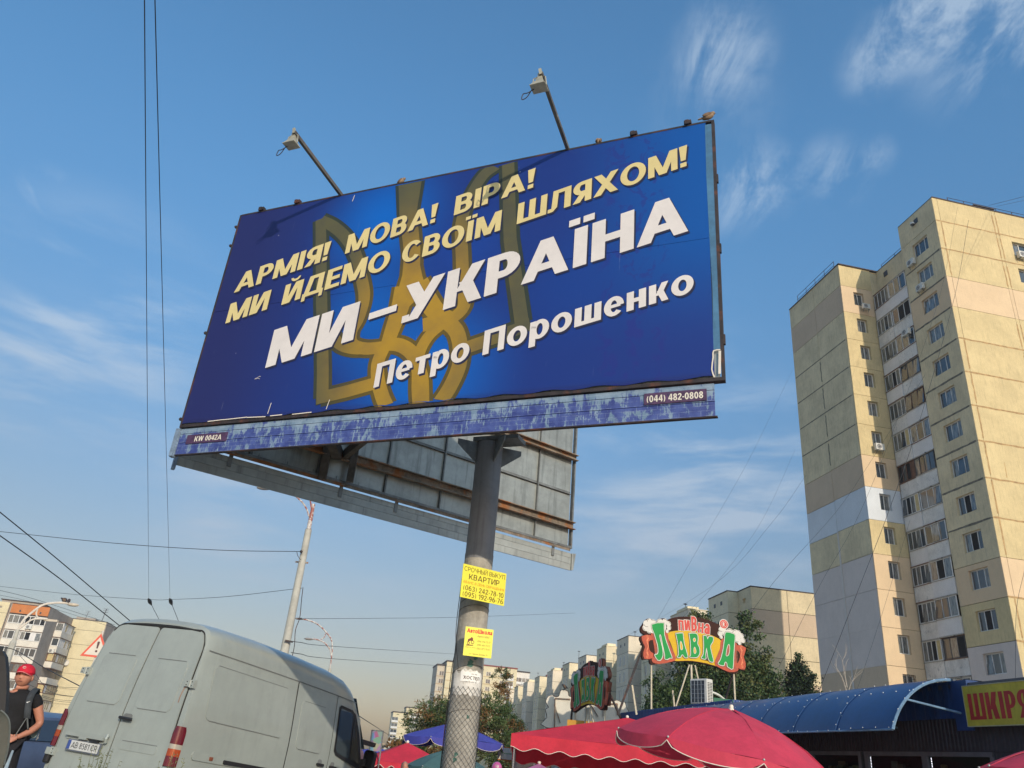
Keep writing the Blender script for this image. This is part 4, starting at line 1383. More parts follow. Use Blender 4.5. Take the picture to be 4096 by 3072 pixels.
swm = None
for si, (s0, ln) in enumerate(SECS):
    sec = node('stair_bay', row)
    mm = shade_c if si % 2 else shade_y
    cb_ = MB(); cb_.box(-1.36, 1.6, s0 + .06, s0 + ln - .06, 0, RT - .12); cb_.build('bay_core', joint, sec)
    re_ = MB(); re_.box(-1.5, 1.7, s0 - .05, s0 + ln, RT, RT + .10)
    if si in (1, 4, 7, 9):
        re_.box(-.6, 1.2, s0 + 2.4, s0 + ln - .6, RT + .1, RT + .9)
    re_.build('roof_edge', shade_y if si in (1, 4, 7, 9) else roofd, sec)
    fl = (lambda s0_: (lambda x, d, z: (-1.36 - d, s0_ - x, z)))(s0)
    ff = (lambda s0_: (lambda x, d, z: (x, s0_ + .06 - d, z)))(s0)
    nfl = 9
    for k in range(nfl):
        a, b = RJ[k + 1], RJ[k]
        if si < 9:
            panel_wall(sec, fl, -ln + .0, 0, a, b, mm, gap=.035, d=.06); panel_wall(sec, ff, -1.42, 1.66, a, b, mm, gap=.035, d=.06)
        for yy in (ln * .32, ln * .66):
            if k == 0:
                if 'vent' not in MESH:
                    q = MB(); q.box(-.3, .3, -.02, .03, -.25, .25); o_ = q.build('vent', dframe, sec); MESH['vent'] = o_.data
                else:
                    o_ = bpy.data.objects.new('vent', MESH['vent']); COL.objects.link(o_); o_.parent = sec
                o_.location = (-1.43, s0 + yy, (a + b) / 2 + .1); o_.rotation_euler.z = -pi / 2
                continue
            if swm is None:
                o_ = sec_window_mesh().build('window', [wframe, pane_m], sec); swm = o_.data
            else:
                o_ = bpy.data.objects.new('window', swm); COL.objects.link(o_); o_.parent = sec
            o_.location = (-1.43, s0 + yy, a + 1.55); o_.rotation_euler.z = -pi / 2
    if si >= 9:
        q = MB()
        for k in range(nfl):
            q.box(-1.42, 1.6, s0, s0 + ln, RJ[k + 1] + .04, RJ[k] - .04)
        q.build('wall_panel', mm, sec)
an = MB()
for s_, x_, h_ in ((56, 2, 2.0), (100, 1.5, 3.2), (120, 2.2, 2.6), (26, 1, 2.2), (70, 3, 1.6), (150, 1, 2.4)):
    an.tube([(x_, s_, RT - .2), (x_, s_, RT + h_)], .05, 4); an.ball((x_, s_, RT + h_), .35, .35, .08, 8, 4)
an.build('antenna', dark_frame, row)
rb_ = MB()
for s_ in (60, 118, 139):
    rb_.box(1.5, 3.4, s_, s_ + 1.6, RT + .1, RT + 1.1)
rb_.build('roof_vent', mat('roof_red', (.22, .06, .05), .8, .2), row)

# ------------------------------------------------------------------ nine-storey block at the left edge
LB = thing('corner_apartment_block', 'cream block with orange-topped glazed balcony front behind the man in the red cap', 'apartment block', (-84, 157, GZ), GRID)
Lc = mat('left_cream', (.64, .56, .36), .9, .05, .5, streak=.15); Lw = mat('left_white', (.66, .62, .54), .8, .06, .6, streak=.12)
Lg = mat('left_grey_shade', (.36, .31, .26), .9, .10, .5, streak=.2, bump=.2); Lo = mat('left_orange', (.50, .17, .045), .7, .08, .8)  # the side walls' grey under grazing light is put into Lg's colour
LT = 21.2 - GZ
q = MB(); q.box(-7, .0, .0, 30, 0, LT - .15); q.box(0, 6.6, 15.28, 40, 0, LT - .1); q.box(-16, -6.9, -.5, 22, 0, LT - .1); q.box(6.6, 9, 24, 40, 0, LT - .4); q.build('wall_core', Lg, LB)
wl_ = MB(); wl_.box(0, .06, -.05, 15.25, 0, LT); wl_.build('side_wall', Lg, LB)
for k in range(5):
    a = LT - 2.0 - 2.85 * k if k else LT - 2.0
FA = lambda x, d, z: (x, -d, z)
q = MB(); q.box(-6.6, .05, -.22, 0, 19.45 - GZ, 21.1 - GZ); q.build('orange_band', Lo, LB)
q = MB(); q.box(-5.1, -4.8, -.24, -.22, 19.7 - GZ, 20.1 - GZ); q.box(-1.5, -1.2, -.24, -.22, 19.7 - GZ, 20.1 - GZ); q.build('vent', dframe, LB)
q = MB(); q.box(-6.7, .1, -.28, .02, 21.1 - GZ, 21.2 - GZ); q.box(-6.65, .08, -.26, 0, 19.32 - GZ, 19.42 - GZ); q.build('roof_edge', roofd, LB)
random.seed(3)
for k in range(7):
    zt = 19.3 - GZ - 2.82 * k
    slab = MB(); slab.box(-6.65, .1, -.30, 0, zt - 2.86, zt - 2.80); slab.build('balcony_slab', bframe, LB)
    pr = MB(); pr.box(-6.6, .05, -.22, 0, zt - 2.80, zt - 1.72); pr.build('balcony_front', Lw, LB)
    cells = [(-6.55, -3.75), (-3.65, 0.0)] if k != 3 else [(-6.5, -4.1), (-3.9, .0)]
    for a, b in cells:
        n = 4 if b - a > 3 else 3
        fm = bframe if (k == 3 and a > -4) else wframe
        window(LB, ((a + b) / 2, -.14, zt - .9), 0, b - a, 1.55, [random.uniform(.8, 1.2) for _ in range(n)], fm,
               kinds=[random.choice('ggggwto') if random.random() < .5 else 'g' for _ in range(n)], fw=.12, sill=False)
# balconies climbing the grey side wall
for k in range(7):
    zt = 19.25 - GZ - 2.84 * k
    front_m = [Lw, Lw, Lw, Lw, cream_shade, Lw, Lw][k]
    glz = [wframe, wframe, bframe, wframe, bframe, wframe, wframe][k]
    q = MB(); q.box(.06, 1.45, 6.1, 13.4, zt - 2.70, zt - 1.62); q.build('balcony_front', front_m, LB)
    q = MB(); q.box(.06, 1.55, 6.0, 13.5, zt - 2.84, zt - 2.72); q.box(.06, 1.6, 5.9, 13.6, zt + .02, zt + .12); q.build('balcony_slab', bframe, LB)
    if k == 3:
        continue
    kd = 't' if k in (2, 4) else 'g'
    window(LB, (.76, 6.15, zt - .8), 0, 1.36, 1.6, [1], glz, kinds=[kd], fw=.16, sill=False)
    window(LB, (1.40, 9.75, zt - .8), radians(90), 7.2, 1.6, [1] * (6 if k % 2 else 5), glz, kinds=[random.choice('ggw') for _ in range(6 if k % 2 else 5)], fw=.14, sill=False)
# sunlit plain wall: one panel per storey
FBw = lambda x, d, z: (x, 15.22 - d, z)
for k in range(8):
    b = LT - (0 if k == 0 else 2.0 + 2.85 * (k - 1)); a = LT - (2.0 + 2.85 * k)
    panel_wall(LB, FBw, -.2, 6.6, a, b, Lc, gap=.03, d=.08)
FLb = lambda x, d, z: (x, -.58 - d, z)
for k in range(8):
    b = LT - (0 if k == 0 else 2.0 + 2.85 * (k - 1)); a = LT - (2.0 + 2.85 * k)
    h_ = [(-8.6, -8.1, a + .8, a + 1.2)] if k == 0 else [(-9.0, -7.9, a + .8, a + 2.2)]
    panel_wall(LB, FLb, -11, -6.92, a, b, Lc, h_, gap=.03, d=.05)
    if k:
        window(LB, (-8.45, -.45, a + 1.5), 0, 1.1, 1.38, [1], wframe, fw=.14)
q = MB(); q.box(-11, -3.6, 6, 16, LT - .2, LT + 1.15); q.box(-.0, 3.8, 17, 24, LT, LT + .7); q.build('penthouse', Lg, LB)
q = MB(); q.box(-11.2, -3.4, 5.8, 16.2, LT + 1.15, LT + 1.3); q.box(-.4, 6.7, 15.2, 26, LT - .02, LT + .12); q.build('roof_edge', roofd, LB)
q = MB()
for x_, y_, h_ in ((2.0, 16, 1.9), (4.2, 20, 3.2), (4.8, 18, 3.0)):
    q.tube([(x_, y_, LT), (x_ + .3, y_, LT + h_)], .04, 4)
    for j in range(3):
        q.tube([(x_ - .3, y_, LT + h_ - j * .35), (x_ + .8, y_, LT + h_ - j * .35 + .05)], .02, 4)
q.build('antenna', dark_frame, LB)
ds = MB(); ds.lathe([(0, 0), (.35, .05), (.6, .18)], 16)
dish = ds.build('satellite_dish', Lw, LB); dish.location = (1.3, 14.8, 12.6 - GZ); dish.rotation_euler = (radians(80), 0, radians(30))
# the next shaded wall with its balcony edges, mostly behind the van
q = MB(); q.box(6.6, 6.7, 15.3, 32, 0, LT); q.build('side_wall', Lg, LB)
for k in range(6):
    zt = 18.6 - GZ - 2.84 * k
    q = MB(); q.box(6.7, 7.9, 20, 27, zt - 2.7, zt - 1.7); q.build('balcony_front', Lw, LB)
    window(LB, (7.3, 20.05, zt - .9), 0, 1.1, 1.5, [1], bframe, fw=.14, sill=False)
for lb_, x_, z_, yy in (('air conditioner on the top balcony row of the orange-topped block', -2.5, 17.2, -.42), ('air conditioner two balcony rows below the orange band', -4.1, 11.6, -.42)):
    R_ = Matrix.Rotation(GRID, 3, 'Z'); p_ = Vector((-84, 157, 0)) + R_ @ Vector((x_, yy, 0)) + Vector((0, 0, z_))
    ac_unit(lb_, p_, GRID, 1.25)
R_ = Matrix.Rotation(GRID, 3, 'Z'); p_ = Vector((-84, 157, 0)) + R_ @ Vector((.7, 5.9, 0)) + Vector((0, 0, 13.9))
ac_unit('air conditioner on the corner balcony beside the grey wall', p_, GRID, 1.25)

# ------------------------------------------------------------------ far towers, small in the picture


def far_tower(name, label, az, D, width, depth, top, floor, cols, m_, seed, white=None, rot=GRID, cols_side=2, edge=None):
    random.seed(seed)
    p = at_az(az, D, GZ)
    t = thing(name, label, 'apartment block', p, rot)
    H = top - GZ
    c = MB(); c.box(0, width, 0, depth, 0, H); c.build('wall', m_, t)
    c = MB(); c.box(-.2, width + .2, -.2, depth, H, H + .5); c.build('roof_edge', edge or roofd, t)
    ln = MB(); n = int(H / floor)
    for i in range(1, n):
        ln.box(0, width, -.05, 0, H - 1.2 - i * floor, H - 1.05 - i * floor); ln.box(-.05, 0, 0, depth, H - 1.2 - i * floor, H - 1.05 - i * floor)
    ln.build('joint', jointy, t)
    for i in range(n):
        z = H - 1.3 - floor * .55 - i * floor
        if z < 4: break
        for j in cols:
            w_ = 1.6 if j[1] == 'w' else 3.0
            if ('far', j[1]) not in MESH:
                q = MB(); q.box(-w_ / 2, w_ / 2, -.1, .05, -.7, .7, 0); q.box(-w_ / 2 - .12, -w_ / 2, -.12, .05, -.8, .8, 1); q.box(w_ / 2, w_ / 2 + .12, -.12, .05, -.8, .8, 1); q.box(-.06, .06, -.13, -.1, -.7, .7, 1)
                if j[1] == 'b':
                    q.box(-w_ / 2 - .12, w_ / 2 + .12, -.5, .05, -1.7, -.8, 1)
                o_ = q.build('window', [pane_m, wframe], t); MESH[('far', j[1])] = o_.data
            else:
                o_ = bpy.data.objects.new('window', MESH[('far', j[1])]); COL.objects.link(o_); o_.parent = t
            if j[0] >= 0:
                o_.location = (j[0], 0, z)
            else:
                o_.location = (0, -j[0], z); o_.rotation_euler.z = -pi / 2
    return t


far_tower('distant_cream_tower', 'distant cream tower with red-brown roof line, right of the billboard pole', -.35, 330, 14.5, 14, 35.7, 2.8,
          [(8.6, 'w'), (11.6, 'b'), (3, 'w')], mat('far_cream', (.66, .58, .38), .9, .06, .3), 1, edge=mat('roof_red', (0, 0, 0)))
far_tower('distant_white_tower', 'distant whitish tower joined to the cream one behind the pole foot', 1.95, 334, 6.2, 10, 34.9, 2.8, [(1.6, 'b'), (4.6, 'b'), (-3, 'w')],
          mat('far_white', (.70, .66, .60), .9, .05, .3), 2)
far_tower('distant_stepped_tower', 'distant tower left of the billboard pole above the dark green tree', -2.75, 320, 11, 16, 35.0, 2.8, [(4.5, 'w'), (8.0, 'w')],
          mat('far_cream', (0, 0, 0)), 3)
far_tower('distant_grey_wing', 'grey windowed wing in shade left of the distant stepped tower', -3.38, 322, 3.2, 14, 33.6, 2.8, [(1.9, 'w')],
          mat('far_grey', (.52, .46, .36), .9, .06, .3), 4)
far_tower('small_far_tower', 'small far-off cream tower above the red market tent near the van', -5.95, 430, 8.5, 14, 20.2, 2.8, [(1.2, 'b')], mat('far_cream', (0, 0, 0)), 5)
far_tower('small_far_block', 'small far-off block peeping over the tree, right of the small cream tower', -5.12, 440, 8, 12, 23.4, 2.8, [(2.2, 'b'), (5.4, 'b')], mat('far_cream', (0, 0, 0)), 6)

# ================================================================== white van
vp = mat('van_paint', (.31, .345, .325), .34, .05, 1.0, coat=.5, col2=(.28, .31, .29), c2=(.52, .75), c2s=1.8, bump=.02, streak=.10)
seam = mat('van_seam', (.02, .02, .02), .8, .2)
rub = mat('black_plastic', (.018, .018, .02), .5, .15, 6)
van = thing('panel_van', 'white high-roof panel van with dented closed rear doors, leaning beside the man', 'van', (-4.40, 10.33, .17))
van.rotation_euler = (radians(-4.3), radians(2.8), radians(-23.7))
PROF = [(0.30, .90), (.42, .945), (.60, .962), (1.05, .955), (1.25, .945), (1.45, .925), (1.70, .89), (1.95, .855), (2.045, .845)]


def hw(z):
    for (z0, a), (z1, b) in zip(PROF, PROF[1:]):
        if z <= z1:
            return a + (b - a) * max(0, (z - z0)) / (z1 - z0)
    return PROF[-1][1]


def yb(z):          # rear face leans forward above the waist
    return 0.0 if z < 1.1 else .12 * ((z - 1.1) / 1.2) ** 1.6


# hull: stations along the van; each a half section from sill to roof centre
def section(y, top, wt=1.0, low=.30, hs=1.0, inset=0):
    pts = []
    for z, w_ in PROF:
        z2 = z if z < 1.0 else 1.0 + (z - 1.0) * min(1, (top - .35 - 1.0) / (2.045 - 1.0))
        pts.append((w_ * wt - inset, y, max(z2, low)))
    zs = pts[-1][2]; r_ = pts[-1][0]
    for f, g_ in ((.985, .10), (.95, .19), (.88, .26), (.72, .315), (.45, .345), (.0, .36)):
        pts.append((r_ * f, y, zs + g_ * (top - zs) / .36))
    return pts


ST = [(.02, 2.335, .985), (.10, 2.385, .995), (.45, 2.42, 1), (1.2, 2.45, 1), (2.2, 2.45, 1), (3.0, 2.43, 1), (3.35, 2.39, .995), (3.62, 2.30, .985), (3.80, 2.19, .97)]
rows = [section(y, t_, w_) for y, t_, w_ in ST]
n0 = len(rows[0])
hull = MB()


def skin(rows, mb_, mirror=True, mi=0):
    for s_ in ((1, -1) if mirror else (1,)):
        vs_ = [(x * s_, y, z) for r_ in rows for x, y, z in r_]
        k_ = len(rows[0])
        fs_ = [(i * k_ + j, i * k_ + j + 1, (i + 1) * k_ + j + 1, (i + 1) * k_ + j) for i in range(len(rows) - 1) for j in range(k_ - 1)]
        mb_.add(vs_, [f if s_ > 0 else f[::-1] for f in fs_], mi)


for r_ in rows[:1]:
    for i, p in enumerate(r_):
        r_[i] = (p[0], yb(p[2]) + .02, p[2])
for i, p in enumerate(rows[1]):
    rows[1][i] = (p[0], max(p[1], yb(p[2]) + .06), p[2])
skin(rows, hull)
# rear closing face
rr = rows[0]
for a, b in zip(rr, rr[1:]):
    hull.face([(a[0], a[1], a[2]), (b[0], b[1], b[2]), (-b[0], b[1], b[2]), (-a[0], a[1], a[2])])
# cab: bonnet and windscreen
front_rows = []
for y, zt, w_ in ((3.80, 2.19, .97), (3.98, 1.86, .95), (4.20, 1.42, .93), (4.38, 1.25, .92), (4.8, 1.08, .86), (5.05, .92, .74)):
    rws = []
    for z, ww in PROF:
        zz2 = min(z, zt - .02 if zt < 2.1 else z)
        rws.append((ww * w_, y, zz2))
    zs = rws[-1][2]; wx = rws[-1][0]
    for f in (.985, .95, .88, .72, .45, 0):
        rws.append((wx * f, y, zs + (zt - zs) * (1 - f) ** .5 if zt > 2.1 else zt))
    front_rows.append(rws)
front_rows[0] = rows[-1]
skin(front_rows, hull)
f_ = front_rows[-1]
for a, b in zip(f_, f_[1:]):
    hull.face([a, b, (-b[0], b[1], b[2]), (-a[0], a[1], a[2])])
hull.build('body', vp, van, smooth=30)
un = MB(); un.box(-.80, .80, .15, 5.0, .22, .42); un.build('underbody', rub, van)

SURF_S = lambda a, b, d: (hw(b) + d, a, b)
SURF_R = lambda a, b, d: (a, yb(b) + .02 - d, b)


def patch(mb_, fr, a0, a1, b0, b1, r, d, rows_=14, d0=0, mi=0, roundtop=None):
    """a rounded panel standing d above the surface"""
    bs = [b0 + r * (1 - cos(pi / 2 * i / 4)) for i in range(5)] + [b0 + r + (b1 - b0 - 2 * r) * i / rows_ for i in range(1, rows_)] + [b1 - r + r * sin(pi / 2 * i / 4) for i in range(5)]
    edge = []
    for b in bs:
        e = 0
        if r > 0:
            if b < b0 + r: e = r - sqrt(max(0, r * r - (b0 + r - b) ** 2))
            elif b > b1 - r: e = r - sqrt(max(0, r * r - (b - b1 + r) ** 2))
        tl = roundtop(b) if roundtop else (0, 0)
        edge.append((a0 + e + tl[0], a1 - e + tl[1], b))
    for (p0, p1, pb), (q0, q1, qb) in zip(edge, edge[1:]):
        mb_.face([fr(p0, pb, d), fr(p1, pb, d), fr(q1, qb, d), fr(q0, qb, d)], mi)
        mb_.face([fr(p0, pb, d0), fr(p0, pb, d), fr(q0, qb, d), fr(q0, qb, d0)], mi)
        mb_.face([fr(p1, pb, d), fr(p1, pb, d0), fr(q1, qb, d0), fr(q1, qb, d)], mi)
    a, b = edge[0], edge[-1]
    mb_.face([fr(a[0], a[2], d0), fr(a[1], a[2], d0), fr(a[1], a[2], d), fr(a[0], a[2], d)], mi)
    mb_.face([fr(b[0], b[2], d), fr(b[1], b[2], d), fr(b[1], b[2], d0), fr(b[0], b[2], d0)], mi)


# rear doors on a dark rebate, each with pressed window blank, lower pressing, hinges
tpr = lambda b: .055 * max(0, b - 1.0) + .14 * max(0, (b - 2.02) / .3) ** 2
taper = lambda L_: (lambda b: (tpr(b), 0) if L_ else (0, -tpr(b)))
q = MB()
patch(q, SURF_R, -.872, .872, .46, 2.285, .05, .004, roundtop=lambda b: (taper(1)(b)[0], taper(0)(b)[1])); q.build('door_rebate', seam, van)
for L_ in (0, 1):
    a0, a1 = ((.010, .855) if not L_ else (-.855, -.010))
    q = MB(); patch(q, SURF_R, a0, a1, .48, 2.265, .05, .016, rows_=22, roundtop=taper(L_)); door = q.build('rear_door', vp, van, smooth=30)
    wa, wb_ = ((.14, .70) if not L_ else (-.70, -.14))
    q = MB(); patch(q, SURF_R, wa, wb_, 1.30, 1.88, .07, .0215, d0=.015); q.build('pressed_panel', vp, door, smooth=30)
    q = MB(); patch(q, SURF_R, wa, wb_, .84, .93, .03, .0215, d0=.015) if not L_ else patch(q, SURF_R, -.74, -.08, .86, .95, .01, .030, d0=.015)
    q.build('pressed_rib', vp, door, smooth=30)
    sh = MB(); band(sh, [(wa + .05, 1.887), (wb_ - .05, 1.887)], .008, SURF_R, .0205, k=1); band(sh, [(wa + .05, 1.296), (wb_ - .05, 1.296)], .007, SURF_R, .0205, k=1)
    band(sh, [(wa + .01, .936), (wb_ - .01, .936)], .007, SURF_R, .0205, k=1)
    sh.build('crease_shadow', mat('van_shade_grey', (.16, .17, .17), .8, .1), door)  # dark lines paint the shadow along the pressed edges
# latch handle of the right door, left door's plate light bar, plate
q = MB(); patch(q, SURF_R, .02, .17, 1.135, 1.225, .04, .020, d0=.015); q.build('handle_cup', mat('van_shade_grey', (0, 0, 0)), van)
q = MB(); q.tube([(.015, yb(1.16) - .035, 1.172), (.03, yb(1.16) - .045, 1.17), (.20, yb(1.16) - .045, 1.165), (.215, yb(1.16) - .035, 1.165)], .017, 8); q.build('handle', rub, van, smooth=True)
q = MB(); q.box(-.72, -.10, -.055, .0, .895, .93); q.box(-.48, -.36, -.062, -.02, .872, .895); q.box(-.30, -.17, -.060, -.02, .865, .89, 1); q.tube([(-.065, -.03, .88), (-.06, -.05, .92), (-.065, -.03, .965)], .02, 6, 2)
q.build('plate_lamp_bar', [vp, rub, vp], van)
q = MB(); q.box(-.66, -.12, -.030, -.004, .735, .862); q.build('plate_holder', mat('plate_holder', (.12, .14, .18), .5, .2, 5), van)
pl = MB(); pl.box(-.645, -.135, -.036, -.031, .748, .85); plo = pl.build('number_plate', mat('plate_white', (.55, .56, .55), .5, .08, 4), van)
q = MB(); q.box(-.643, -.595, -.0385, -.0365, .75, .848); q.build('plate_band', flat('plate_blue', (.05, .09, .30)), plo)
q = MB(); write(q, 'АВ 8581 СР', lambda a, b, d: (a, -.0365 - d, b), -.575, .768, .42, .064, d=.0008, w=.15, t=.12, gap=.10); q.build('lettering', flat('plate_ink', (.03, .03, .035)), plo)
# hinges
for x_, zz1 in ((.865, 1.64), (-.865, 1.64), (.885, .70), (-.885, .70)):
    q = MB(); s_ = 1 if x_ > 0 else -1
    q.box(x_ - .075, x_ - .012, yb(zz1) - .035, yb(zz1) + .01, zz1 - .035, zz1 + .035); q.box(x_ + .005, x_ + .055, yb(zz1) - .030, yb(zz1) + .02, zz1 - .045, zz1 + .045)
    q.tube([(x_ - .004, yb(zz1) - .025, zz1 - .04), (x_ - .004, yb(zz1) - .025, zz1 + .04)], .012, 6)
    for k in (-1, 1):
        q.ball((x_ - .045, yb(zz1) - .037, zz1 + k * .018), .007, n=6, m=4, mi=1); q.ball((x_ + .03, yb(zz1) - .032, zz1 + k * .022), .007, n=6, m=4, mi=1)
    q.build('hinge', [vp, rub], van)
rs_ = MB(); band(rs_, [(.78, 1.60), (.765, 1.5), (.77, 1.42)], .016, SURF_R, .0175, k=3); rs_.face([SURF_R(a, b, .0176) for a, b in [(.775, 1.61), (.81, 1.61), (.80, 1.585), (.78, 1.59)]]); rs_.build('rust_mark', mat('rust_mark', (.28, .17, .12), .8, .2), van)
# tail lamps wrap the corner
lamp_parts = [(.755, .86, mat('lamp_darkred', (.13, .012, .025), .15, .1, coat=.6)), (.86, .935, mat('lamp_orange', (.34, .055, .015), .15, .1, coat=.6)), (.935, .985, mat('lamp_clear', (.36, .33, .28), .12, .1, coat=.6)), (.985, 1.175, mat('lamp_red', (.11, .010, .02), .15, .1, coat=.6))]
for s_ in (1, -1):
    lo = None
    for z0, z1, m_ in lamp_parts:
        q = MB(); nz = 5
        rws = []
        for i in range(nz + 1):
            z = z0 + (z1 - z0) * i / nz; w = hw(z)
            e = 1 - max(0, (z - 1.10) / .075) ** 2 * .5 if z > 1.10 else 1
            rws.append([(s_ * x, y, z) for x, y in ((w - .085 * e, .0), (w - .085 * e, -.014), (w - .045, -.024), (w - .012, -.014), (w + .012, .015), (w + .013, .05 + .045 * e), (w + .0, .055 + .045 * e))])
        for a, b in zip(rws, rws[1:]):
            for i in range(6):
                q.face([a[i], a[i + 1], b[i + 1], b[i]])
        q.face(rws[0][::-1]); q.face(rws[-1])
        if lo is None:
            lo = q.build('tail_lamp', m_, van, smooth=50)
        else:
            q.build('lens', m_, lo, smooth=50)
# side: seams, pressed panels, sliding door, front door
for s_ in (1, -1):
    SS = (lambda s__: (lambda a, b, d: ((hw(b) + d) * s__, a, b)))(s_)
    dk = MB()
    band(dk, [(2.11, .40), (2.10, 1.0), (2.10, 2.05)], .020, SS, .0035, k=4)
    band(dk, [(3.12, .40), (3.13, 1.0), (3.15, 2.05)], .010, SS, .0035, k=4)
    band(dk, [(3.72, .5), (3.80, 1.0), (3.84, 1.15)], .008, SS, .0035, k=4)
    dk.build('panel_gap', seam, van)
    rg = MB()
    band(rg, [(.16, 2.055), (1.2, 2.06), (2.2, 2.06), (3.2, 2.05), (3.72, 2.04)], .012, SS, .006, k=4)
    rg.build('roof_seam', mat('van_shade_grey', (0, 0, 0)), van)
    q = MB(); patch(q, SS, .36, 1.94, 1.30, 1.93, .09, -.0, rows_=10, d0=-.0)
    q = MB(); patch(q, SS, .34, 1.93, 1.30, 1.92, .08, .006); pn = q.build('pressed_panel', vp, van, smooth=30)
    q = MB(); band(q, [(.40, 1.926), (1.87, 1.926)], .006, SS, .0035, k=1); band(q, [(.42, 1.293), (1.86, 1.293)], .006, SS, .0035, k=1); q.build('crease_shadow', mat('van_shade_grey', (0, 0, 0)), pn)  # painted shadow lines above and below the long pressing
    q = MB(); patch(q, SS, 2.26, 2.92, 1.22, 1.83, .06, .006); pn = q.build('pressed_panel', vp, van, smooth=30)
    q = MB(); band(q, [(2.33, 1.837), (2.86, 1.837)], .006, SS, .0035, k=1); band(q, [(2.33, 1.213), (2.86, 1.213)], .006, SS, .0035, k=1); q.build('crease_shadow', mat('van_shade_grey', (0, 0, 0)), pn)  # edge shadow painted likewise on the sliding-door pressing
    q = MB(); patch(q, SS, .30, 1.98, .86, .95, .04, .012); q.build('side_rib', vp, van, smooth=30)
    q = MB(); patch(q, SS, .86, 1.96, .872, .918, .01, .026, d0=.010); q.build('door_rail', rub, van)
    q = MB(); patch(q, SS, .60, .66, .885, .925, .005, .020, d0=.012); q.build('rail_latch', mat('rust_latch', (.20, .06, .03), .6, .3), van)
    for yy in (2.88, 3.22):
        q = MB(); patch(q, SS, yy, yy + .10, 1.085, 1.15, .03, .004); q.build('handle_cup', mat('van_shade_grey', (0, 0, 0)), van)
        q = MB(); patch(q, SS, yy - .03, yy + .14, 1.065, 1.10, .016, .028, d0=.002); q.build('handle', rub, van)
    # cab window: dark surround, glass, quarter glass
    G = lambda pts, d: [SS(a, b, d) for a, b in pts]
    q = MB(); w1 = [(3.235, 1.30), (3.30, 1.245), (4.0, 1.13), (4.10, 1.13), (3.90, 1.60), (3.74, 1.86), (3.62, 1.92), (3.28, 1.94), (3.235, 1.90)]
    q.face(G(w1, .006)); wo = q.build('cab_window', rub, van)
    q = MB(); q.face(G([(3.27, 1.33), (3.32, 1.285), (3.62, 1.24), (3.66, 1.26), (3.64, 1.855), (3.60, 1.875), (3.30, 1.895), (3.27, 1.87)], .010))
    q.build('glass', glassy('cab_glass', (.05, .065, .075), .03, .9), wo)
    q = MB(); q.face(G([(3.70, 1.25), (3.95, 1.205), (3.99, 1.22), (3.82, 1.60), (3.69, 1.80)], .010)); q.build('glass', glassy('cab_glass2', (.06, .055, .045), .05, .7), wo)
    q = MB(); patch(q, (lambda s__: (lambda a, b, d: (s__ * (1.06 + (a) * .9), 4.02 + d - .1 * a, b)))(s_), -.08, .13, 1.08, 1.42, .06, .10, d0=0)
    q.beam((s_ * .90, 4.06, 1.22), (s_ * 1.03, 4.07, 1.24), .05, .10); q.build('mirror', rub, van, smooth=30)
# windscreen
q = MB(); q.face([(-.74, 3.84, 2.10), (.74, 3.84, 2.12), (.86, 4.22, 1.43), (-.86, 4.22, 1.43)]); q.build('windscreen', glassy('cab_glass', (0, 0, 0)), van)
# dark top rim of the rear opening
rim = MB()
tp = [(-.86, 1.6), (-.80, 2.02), (-.76, 2.17), (-.66, 2.262), (-.3, 2.292), (0, 2.296), (.3, 2.292), (.66, 2.262), (.76, 2.17), (.80, 2.02)]
band(rim, [(a, b) for a, b in tp[2:-2]], .020, SURF_R, .0165, k=4); rim.build('door_seal', seam, van)
# faint maker's transfer low on the left door
q = MB()
for i in range(4):
    band(q, [(-.80, .60 - i * .022), (-.80 + .12 + .03 * (i % 2), .60 - i * .022)], .004, SURF_R, .0175, k=1)
q.build('faded_transfer', mat('faded', (.36, .38, .38), .8, .1), van)
# wheels, bumper
for x_, y_ in ((.80, .95), (-.80, .95), (.80, 4.05), (-.80, 4.05)):
    w_ = MB(); w_.lathe([(.0, -.11), (.20, -.11), (.33, -.10), (.345, -.06), (.345, .06), (.33, .10), (.20, .11), (0, .11)], 24)
    wo = w_.build('wheel', rub, van, smooth=True); wo.location = (x_, y_, .33); wo.rotation_euler.y = radians(90)
    h_ = MB(); h_.lathe([(0, .115), (.15, .118), (.19, .112)], 16); ho = h_.build('rim', steel, wo)
q = MB(); q.box(-.90, .90, -.09, .06, .34, .47); q.box(.88, .965, -.02, .10, .56, .74); q.box(-.965, -.885, -.03, .10, .56, .73); q.build('bumper', rub, van, bevel=.02)
q = MB()
for s_ in (-1, 1):
    q.box(s_ * .905 - .045, s_ * .905 + .045, -.045, .02, .655, .735)
q.build('bumper_cap', vp, van, bevel=.008)

